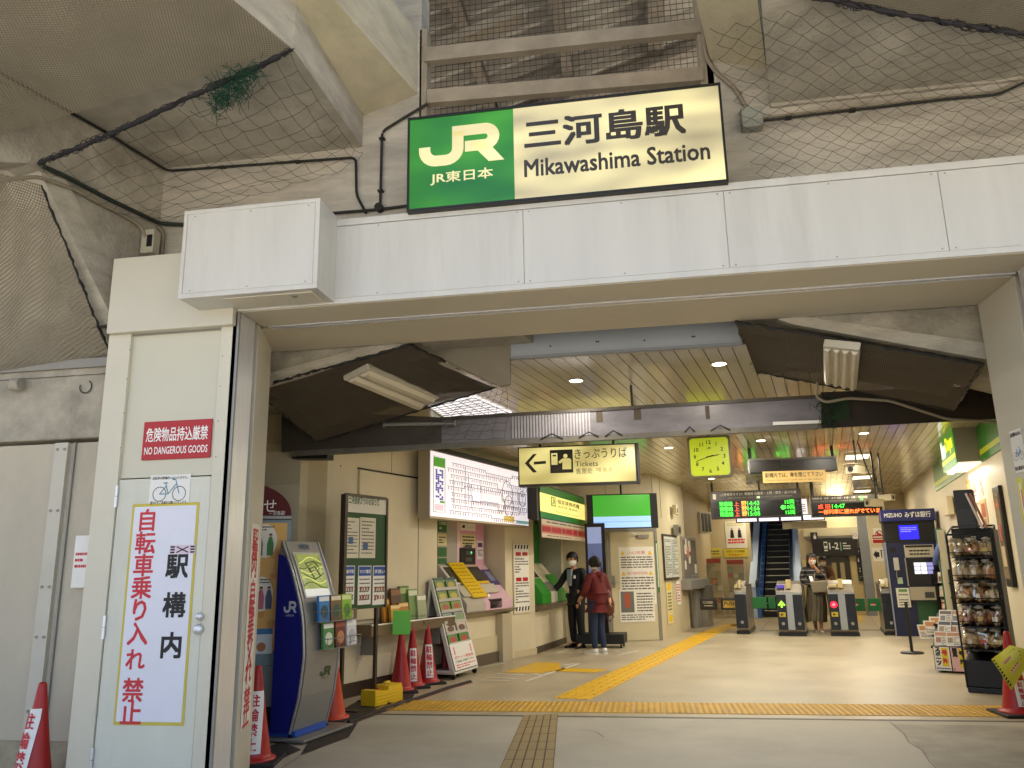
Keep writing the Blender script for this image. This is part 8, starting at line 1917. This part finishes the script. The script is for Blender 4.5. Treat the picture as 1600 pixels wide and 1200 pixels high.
def head(t, H, c, yaw, tilt, hair, mask=True, skin=SKIN):
    """head centre c (local metres), face towards -Y turned by yaw, nodding by tilt"""
    M = Matrix.Rotation(yaw, 3, 'Z') @ Matrix.Rotation(tilt, 3, 'X'); c = Vector(c); s = .068 * H
    def put(m): m.v = [tuple(c + M @ Vector(v)) for v in m.v]; return m
    m = MB(); secs = []
    for z, rx, ry, oy in ((-1.05, .30, .30, -.18), (-.95, .48, .45, -.30), (-.7, .62, .72, -.22), (-.35, .72, .88, -.10), (0, .78, .98, -.02), (.35, .78, 1.02, .04), (.65, .68, .92, .08), (.88, .48, .66, .08), (1.02, .2, .3, .08)):
        secs.append((0, oy * s, z * s, rx * s, ry * s, .9))
    m.loft(secs, skin, n=18)
    m.loft([(0, -1.02 * s, -.32 * s, .12 * s, .14 * s), (0, -1.06 * s, -.18 * s, .1 * s, .12 * s), (0, -.98 * s, .12 * s, .05 * s, .05 * s)], skin, n=8)
    for sx in (-1, 1): m.loft([(sx * .78 * s, .05 * s, -.3 * s, .05 * s, .1 * s), (sx * .82 * s, .05 * s, -.05 * s, .07 * s, .16 * s), (sx * .8 * s, .07 * s, .18 * s, .05 * s, .12 * s)], skin, n=8)
    m = put(m); t.part('head', m)
    m = MB()
    for sx in (-1, 1):
        m.loft([(sx * .3 * s, -.92 * s, -.04 * s, .11 * s, .06 * s), (sx * .3 * s, -.94 * s, .03 * s, .12 * s, .06 * s), (sx * .3 * s, -.92 * s, .08 * s, .08 * s, .04 * s)], mat('#1a1210', .3), n=8); m.box(sx * .3 * s - .14 * s, sx * .3 * s + .14 * s, -.98 * s, -.9 * s, .2 * s, .25 * s, mat('#1f1512', .6))
    t.part('eyes', put(m))
    m = MB(); m.box(-.2 * s, .2 * s, -1.0 * s, -.93 * s, -.62 * s, -.55 * s, mat('#9a5a4c', .5)); t.part('mouth', put(m))
    if mask:
        m = MB(); m.loft([(0, -.34 * s, -.98 * s, .52 * s, .62 * s), (0, -.30 * s, -.7 * s, .68 * s, .82 * s), (0, -.22 * s, -.4 * s, .74 * s, .96 * s), (0, -.16 * s, -.12 * s, .70 * s, .94 * s)], mat('#e8e6e0', .6), n=20, cap=False); m.v = [v for v in m.v]; t.part('face_mask', put(m))
    m = MB(); hair(m, s); t.part('hair', put(m))
HAIR = mat('#0b0807', .6, noise=.2, scale=40)
def cap_hair(m, s, back=-.75, front=.38, side=-.1, vol=1.08):
    n = 24; vs = []; fs = []; K_ = 8
    for i in range(K_ + 1):
        for k in range(n):
            a = 2 * PI * k / n; cy = -math.sin(a)          # cy=1 at the front
            low = front if cy > .55 else (side if cy > -.2 else back)
            low = low + .06 * math.sin(k * 3.1)
            z = 1.12 + (low - 1.12) * i / K_; r = math.sqrt(max(.02, 1 - max(0, min(1, (z - .05) / 1.07)) ** 2.2)) if z > .05 else 1 - max(0, -z - .4) * .18
            vs.append((.84 * vol * s * r * math.cos(a), .06 * s + 1.06 * vol * s * r * math.sin(a), z * s))
    for i in range(K_):
        for k in range(n): fs.append((i * n + k, (i + 1) * n + k, (i + 1) * n + (k + 1) % n, i * n + (k + 1) % n))
    m.add(vs, fs, HAIR, True); m.add(vs[:n], [tuple(range(n))], HAIR)
def shoe(t, J, H, s, mt, sole, L=1.0):
    a = Vector(J['an' + s]); b = Vector(J['to' + s]); d = Vector((b.x - a.x, b.y - a.y, 0)).normalized(); sd = Vector((d.y, -d.x, 0)); m = MB(); base = Vector((a.x, a.y, 0)) - d * .03 * H
    prof = [(0, .020, .050), (.03, .026, .056), (.07, .026, .044), (.11, .028, .030), (.145, .022, .022), (.155, .010, .012)]
    up_ = []; lo = []
    vs = []; fs = []
    for x, hw_, h in prof:
        p = base + d * x * H * L
        vs += [tuple(p - sd * hw_ * H + Vector((0, 0, .008 * H))), tuple(p - sd * hw_ * .7 * H + Vector((0, 0, h * H))), tuple(p + sd * hw_ * .7 * H + Vector((0, 0, h * H))), tuple(p + sd * hw_ * H + Vector((0, 0, .008 * H)))]
    for i in range(len(prof) - 1):
        for k in range(4): fs.append((i * 4 + k, i * 4 + (k + 1) % 4, (i + 1) * 4 + (k + 1) % 4, (i + 1) * 4 + k))
    fs += [(3, 2, 1, 0), tuple(range(len(prof) * 4 - 4, len(prof) * 4))]
    m.add(vs, fs, mt, True)
    lo = [base + d * x * H * L - sd * hw_ * 1.06 * H for x, hw_, h in prof] + [base + d * x * H * L + sd * hw_ * 1.06 * H for x, hw_, h in prof][::-1]
    m.hexa([(p.x, p.y, 0.0) for p in lo], [(p.x, p.y, .009 * H) for p in lo], sole); t.part('shoe', m)
def garment(t, name, J, H, keys, edges, mt, root, sub=2):
    n = {}
    for k, r in keys.items():
        if isinstance(r, tuple) and len(r) == 4: n[k] = (*[c * H for c in r[:3]], r[3] * H)
        else: n[k] = (*J[k], r * H)
    return skin_mesh(name, n, edges, mt, t.o, root, sub)
def lerp3(a, b, k): return tuple(a[i] + (b[i] - a[i]) * k for i in range(3))
TORSO = [('pel', 'waist'), ('waist', 'chest'), ('chest', 'shL'), ('shL', 'elL'), ('elL', 'wrL'), ('chest', 'shR'), ('shR', 'elR'), ('elR', 'wrR')]
LEGS = [('pel', 'hipL'), ('hipL', 'knL'), ('knL', 'anL'), ('pel', 'hipR'), ('hipR', 'knR'), ('knR', 'anR')]

# ---- member of staff at the reserved seat machine
H = 1.70; p = F(903, 1012)
t, J = person('station attendant in dark navy suit and white mask reaching to the ticket machine', (p.x, p.y, 0), R_(-32), H, dict(elL=(-.165, -.05, .665), wrL=(-.215, -.16, .565), elR=(.135, .0, .64), wrR=(.10, -.07, .50), chest=(-.01, -.01, .72), neck=(-.012, -.012, .825), head0=(-.012, -.02, .86), toL=(-.085, -.08, .018)))
body(t, J, H); SUIT = mat('#090a11', .7, noise=.1, scale=15)
J2 = dict(J); J2['wrL'] = lerp3(J['elL'], J['wrL'], .88); J2['wrR'] = lerp3(J['elR'], J['wrR'], .88)
garment(t, 'jacket', J2, H, dict(low=(-.0, 0, .46, .078), pel=.078, waist=.072, chest=.080, shL=.048, elL=.038, wrL=.031, shR=.048, elR=.038, wrR=.031), TORSO + [('low', 'pel')], SUIT, 'pel')
garment(t, 'trousers', J, H, dict(pel=.070, hipL=.064, knL=.046, anL=.038, hipR=.064, knR=.046, anR=.038), LEGS, mat('#08090e', .75), 'pel')
m = MB(); q = J['chest']; m.prism([(q[0] - .055, q[2] - .14), (q[0] + .02, q[2] - .14), (q[0] + .055, q[2] + .155), (q[0] - .055, q[2] + .155)], q[1] - .148, q[1] - .10, mat('#8f9aa8', .6)); t.part('shirt', m, bevel=.01); m = MB(); m.box(q[0] + .085, q[0] + .125, q[1] - .14, q[1] - .12, q[2] - .01, q[2] + .05, WHITE); t.part('name_badge', m)
w = Vector(J['wrL']); m = MB(); e_ = Vector(J['elL']); m.tube([w.lerp(e_, .22), w.lerp(e_, .06)], .034, mat('#d8dbe0', .6), n=10); t.part('cuff', m); m = MB(); m.tube([w.lerp(e_, .27), w.lerp(e_, .25)], .0545, mat('#a89a6a', .5), n=12); t.part('sleeve_stripe', m)
head(t, H, (J['head0'][0], J['head0'][1] - .02, .925 * H), R_(10), R_(12), lambda m, s: cap_hair(m, s, -.75, .30, -.15))
shoe(t, J, H, 'L', mat('#0c0b0b', .25), BLACK); shoe(t, J, H, 'R', mat('#0c0b0b', .25), BLACK)
# ---- woman in red
H = 1.60; p = F(936, 1021); th_ = R_(-128)
t, J = person('woman in dark red knit top, blue jeans and white trainers seen from behind', (p.x, p.y, 0), th_, H, dict(elL=(-.155, .03, .63), wrL=(-.085, .105, .535), elR=(.14, -.03, .64), wrR=(.10, -.12, .58), anL=(-.05, .03, .045), anR=(.06, .0, .045), toL=(-.055, -.07, .018), toR=(.07, -.095, .018)), True)
body(t, J, H); J2 = dict(J); J2['wrL'] = lerp3(J['elL'], J['wrL'], .85); J2['wrR'] = lerp3(J['elR'], J['wrR'], .85)
garment(t, 'knit_top', J2, H, dict(low=(0, .0, .512, .098), pel=.099, waist=.090, chest=.082, shL=.047, elL=.043, wrL=.034, shR=.047, elR=.043, wrR=.034), TORSO + [('low', 'pel')], mat('#5e1418', .85, noise=.18, scale=22, bump=.3, bscale=160), 'pel')
garment(t, 'jeans', J, H, dict(pel=.066, hipL=.064, knL=.043, anL=.031, hipR=.062, knR=.043, anR=.031), LEGS, mat('#1c2b4a', .8, noise=.18, scale=18), 'pel')
m = MB(); m.tube([(J['neck'][0], J['neck'][1] + .03, .80 * H), (J['neck'][0], J['neck'][1] + .10, .79 * H), (J['neck'][0], J['neck'][1] + .11, .74 * H)], .05, mat('#5e161a', .85), n=10, radii=[.07, .06, .03]); t.part('hood', m)
def bun(m, s): cap_hair(m, s, -.7, .25, -.35, 1.12); m.loft([(0, 1.0 * s, -.75 * s, .2 * s, .2 * s), (0, 1.15 * s, -.5 * s, .5 * s, .42 * s), (0, 1.2 * s, -.1 * s, .58 * s, .5 * s), (0, 1.05 * s, .3 * s, .4 * s, .4 * s), (0, .9 * s, .5 * s, .15 * s, .2 * s)], HAIR, n=14)
head(t, H, (0, -.02, .925 * H), R_(-18), R_(5), bun)
shoe(t, J, H, 'L', mat('#dedcd4', .5), WHITE, 1.05); shoe(t, J, H, 'R', mat('#dedcd4', .5), WHITE, 1.05)
rb = t.loc + t.M @ Vector((-.205, .10, .58))
b = T('shoulder_bag', 'brown leather bag hanging behind the woman in red', 'bag', (p.x + .20, p.y + .06, .60), R_(15)); LB = mat('#5c3020', .5, noise=.15, scale=12)
m = MB(); m.loft([(0, 0, 0, .03, .02), (.0, 0, .05, .085, .05), (.0, 0, .20, .095, .06), (-.01, 0, .36, .06, .045), (-.02, 0, .44, .02, .02)], LB, n=16); b.part('body', m); m = MB(); m.tube([(.03, -.02, .10), (.06, -.03, -.02), (.0, -.03, -.09), (-.05, -.03, -.02), (-.03, -.02, .08)], .012, LB, n=6); b.part('handle', m); m = MB(); m.tube([(-.02, 0, .42), (-.06, 0, .62), (-.10, .0, .80)], .012, LB, n=6); b.part('strap', m)
# ---- woman walking through the gate
H = 1.62; p = F(1281, 988)
t, J = person('woman with long dark hair and long pleated skirt walking through the gate', (p.x - .02, p.y, 0), R_(-6), H, dict(elL=(-.145, -.015, .645), wrL=(-.03, -.125, .60), elR=(.13, -.03, .655), wrR=(.015, -.105, .83), anL=(-.025, .05, .05), anR=(.035, -.04, .045), toL=(-.03, -.045, .018), toR=(.035, -.135, .018), knL=(-.04, .0, .27), knR=(.04, -.05, .275)), True)
body(t, J, H); J2 = dict(J); J2['wrL'] = lerp3(J['elL'], J['wrL'], .9); J2['wrR'] = lerp3(J['elR'], J['wrR'], .6)
STR = bpy.data.materials.new('striped_knit'); STR.use_nodes = True; n_, l_ = STR.node_tree.nodes, STR.node_tree.links; pb = n_['Principled BSDF']; pb.inputs['Roughness'].default_value = .85
g_ = n_.new('ShaderNodeNewGeometry'); sx_ = n_.new('ShaderNodeSeparateXYZ'); l_.new(g_.outputs['Position'], sx_.inputs[0]); mm = n_.new('ShaderNodeMath'); mm.operation = 'MULTIPLY'; mm.inputs[1].default_value = 11; l_.new(sx_.outputs[2], mm.inputs[0]); fr2 = n_.new('ShaderNodeMath'); fr2.operation = 'FRACT'; l_.new(mm.outputs[0], fr2.inputs[0]); gt = n_.new('ShaderNodeMath'); gt.operation = 'GREATER_THAN'; gt.inputs[1].default_value = .72; l_.new(fr2.outputs[0], gt.inputs[0]); mx_ = n_.new('ShaderNodeMix'); mx_.data_type = 'RGBA'; mx_.inputs[6].default_value = (*lin('#14151c'), 1); mx_.inputs[7].default_value = (*lin('#6a625c'), 1); l_.new(gt.outputs[0], mx_.inputs[0]); l_.new(mx_.outputs[2], pb.inputs['Base Color'])
garment(t, 'striped_top', J2, H, dict(low=(0, 0, .53, .074), pel=.074, waist=.072, chest=.078, shL=.048, elL=.044, wrL=.034, shR=.048, elR=.042, wrR=.034), TORSO + [('low', 'pel')], STR, 'pel')
SKT = mat('#6a5f48', .32, noise=.12, scale=10, stretch=(6, 6, .5)); m = MB(); vs = []; fs = []; n = 72; zs_ = [(.60, .072, .06), (.55, .10, .08), (.45, .115, .095), (.33, .125, .11), (.22, .135, .12), (.14, .142, .125)]
for i, (z, rx, ry) in enumerate(zs_):
    for k in range(n):
        a = 2 * PI * k / n; pl_ = 1 + .045 * min(1, i * .4) * (math.sin(a * 18) + .5 * math.sin(a * 7 + i * .4)); vs.append((rx * H * pl_ * math.cos(a) + .01 * i * math.sin(i), ry * H * pl_ * math.sin(a), (z + .012 * (math.sin(a * 3) if i == 5 else 0)) * H))
for i in range(len(zs_) - 1):
    for k in range(n): fs.append((i * n + k, (i + 1) * n + k, (i + 1) * n + (k + 1) % n, i * n + (k + 1) % n))
m.add(vs, fs, SKT, True); t.part('skirt', m)
def longhair(m, s):
    cap_hair(m, s, -2.3, .42, -1.5, 1.14)
    for sx in (-1, 1): m.loft([(sx * .55 * s, -.25 * s, -2.5 * s, .12 * s, .14 * s), (sx * .72 * s, -.2 * s, -1.9 * s, .28 * s, .26 * s), (sx * .82 * s, -.15 * s, -1.2 * s, .28 * s, .36 * s), (sx * .82 * s, -.25 * s, -.4 * s, .18 * s, .42 * s), (sx * .66 * s, -.3 * s, .4 * s, .16 * s, .4 * s), (sx * .3 * s, -.2 * s, .95 * s, .2 * s, .3 * s)], HAIR, n=12)
head(t, H, (0, -.02, .925 * H), R_(6), R_(8), longhair)
SND = mat('#cfc4ae', .5); shoe(t, J, H, 'L', SND, SND, .95); shoe(t, J, H, 'R', SND, SND, .95)
b = T('handbag', 'grey beige tote bag on the arm of the woman at the gate', 'bag', (p.x + .06, p.y - .235, .80), R_(-8)); BG = mat('#837860', .45, noise=.06); m = MB(); m.prism([(-.17, 0), (.16, .02), (.22, .26), (-.20, .24)], -.07, .06, BG); b.part('body', m, bevel=.02); m = MB(); m.tube([(-.12, -.03, .23), (-.09, -.02, .40), (.02, .0, .44), (.10, -.02, .38), (.14, -.03, .25)], .009, BG, n=6); b.part('handle', m)
q = t.loc + t.M @ (Vector(J['wrL']) + Vector((.0, -.05, .06))); b = T('phone', 'white phone in the hand of the woman at the gate', 'phone', q, R_(10), -.5); m = MB(); m.box(-.035, .035, 0, .009, 0, .13, mat('#d4d4dc', .3)); b.part('case', m, bevel=.004)
# ---- second passenger behind the stop gate
H = 1.58; p = X(1294, 962, 21.2); 
t, J = person('passenger in brown coat and white mask behind the red stop light gate', (p.x, p.y, 0), R_(-12), H, dict(elL=(-.13, -.03, .65), wrL=(-.06, -.13, .62), elR=(.13, -.03, .65), wrR=(.06, -.13, .63)))
body(t, J, H); J2 = dict(J); J2['wrL'] = lerp3(J['elL'], J['wrL'], .88); J2['wrR'] = lerp3(J['elR'], J['wrR'], .88)
garment(t, 'coat', J2, H, dict(low=(0, 0, .40, .088), pel=.082, waist=.076, chest=.084, shL=.052, elL=.044, wrL=.034, shR=.052, elR=.044, wrR=.034), TORSO + [('low', 'pel')], mat('#7d5a3c', .8, noise=.1), 'pel')
garment(t, 'trousers', J, H, dict(pel=.066, hipL=.06, knL=.044, anL=.034, hipR=.06, knR=.044, anR=.034), LEGS, mat('#2a2420', .8), 'pel')
m = MB()
for sx in (-1, 1): m.tube([(sx * .07, .06, 1.33), (sx * .085, -.08, 1.30), (sx * .095, -.14, 1.12), (sx * .11, -.12, .98)], .02, mat('#3a1f1c', .7), n=6)
t.part('strap', m)
head(t, H, (0, -.01, .925 * H), R_(0), R_(10), lambda m, s: cap_hair(m, s, -.9, .35, -.5, 1.1)); shoe(t, J, H, 'L', BLACK, BLACK); shoe(t, J, H, 'R', BLACK, BLACK)
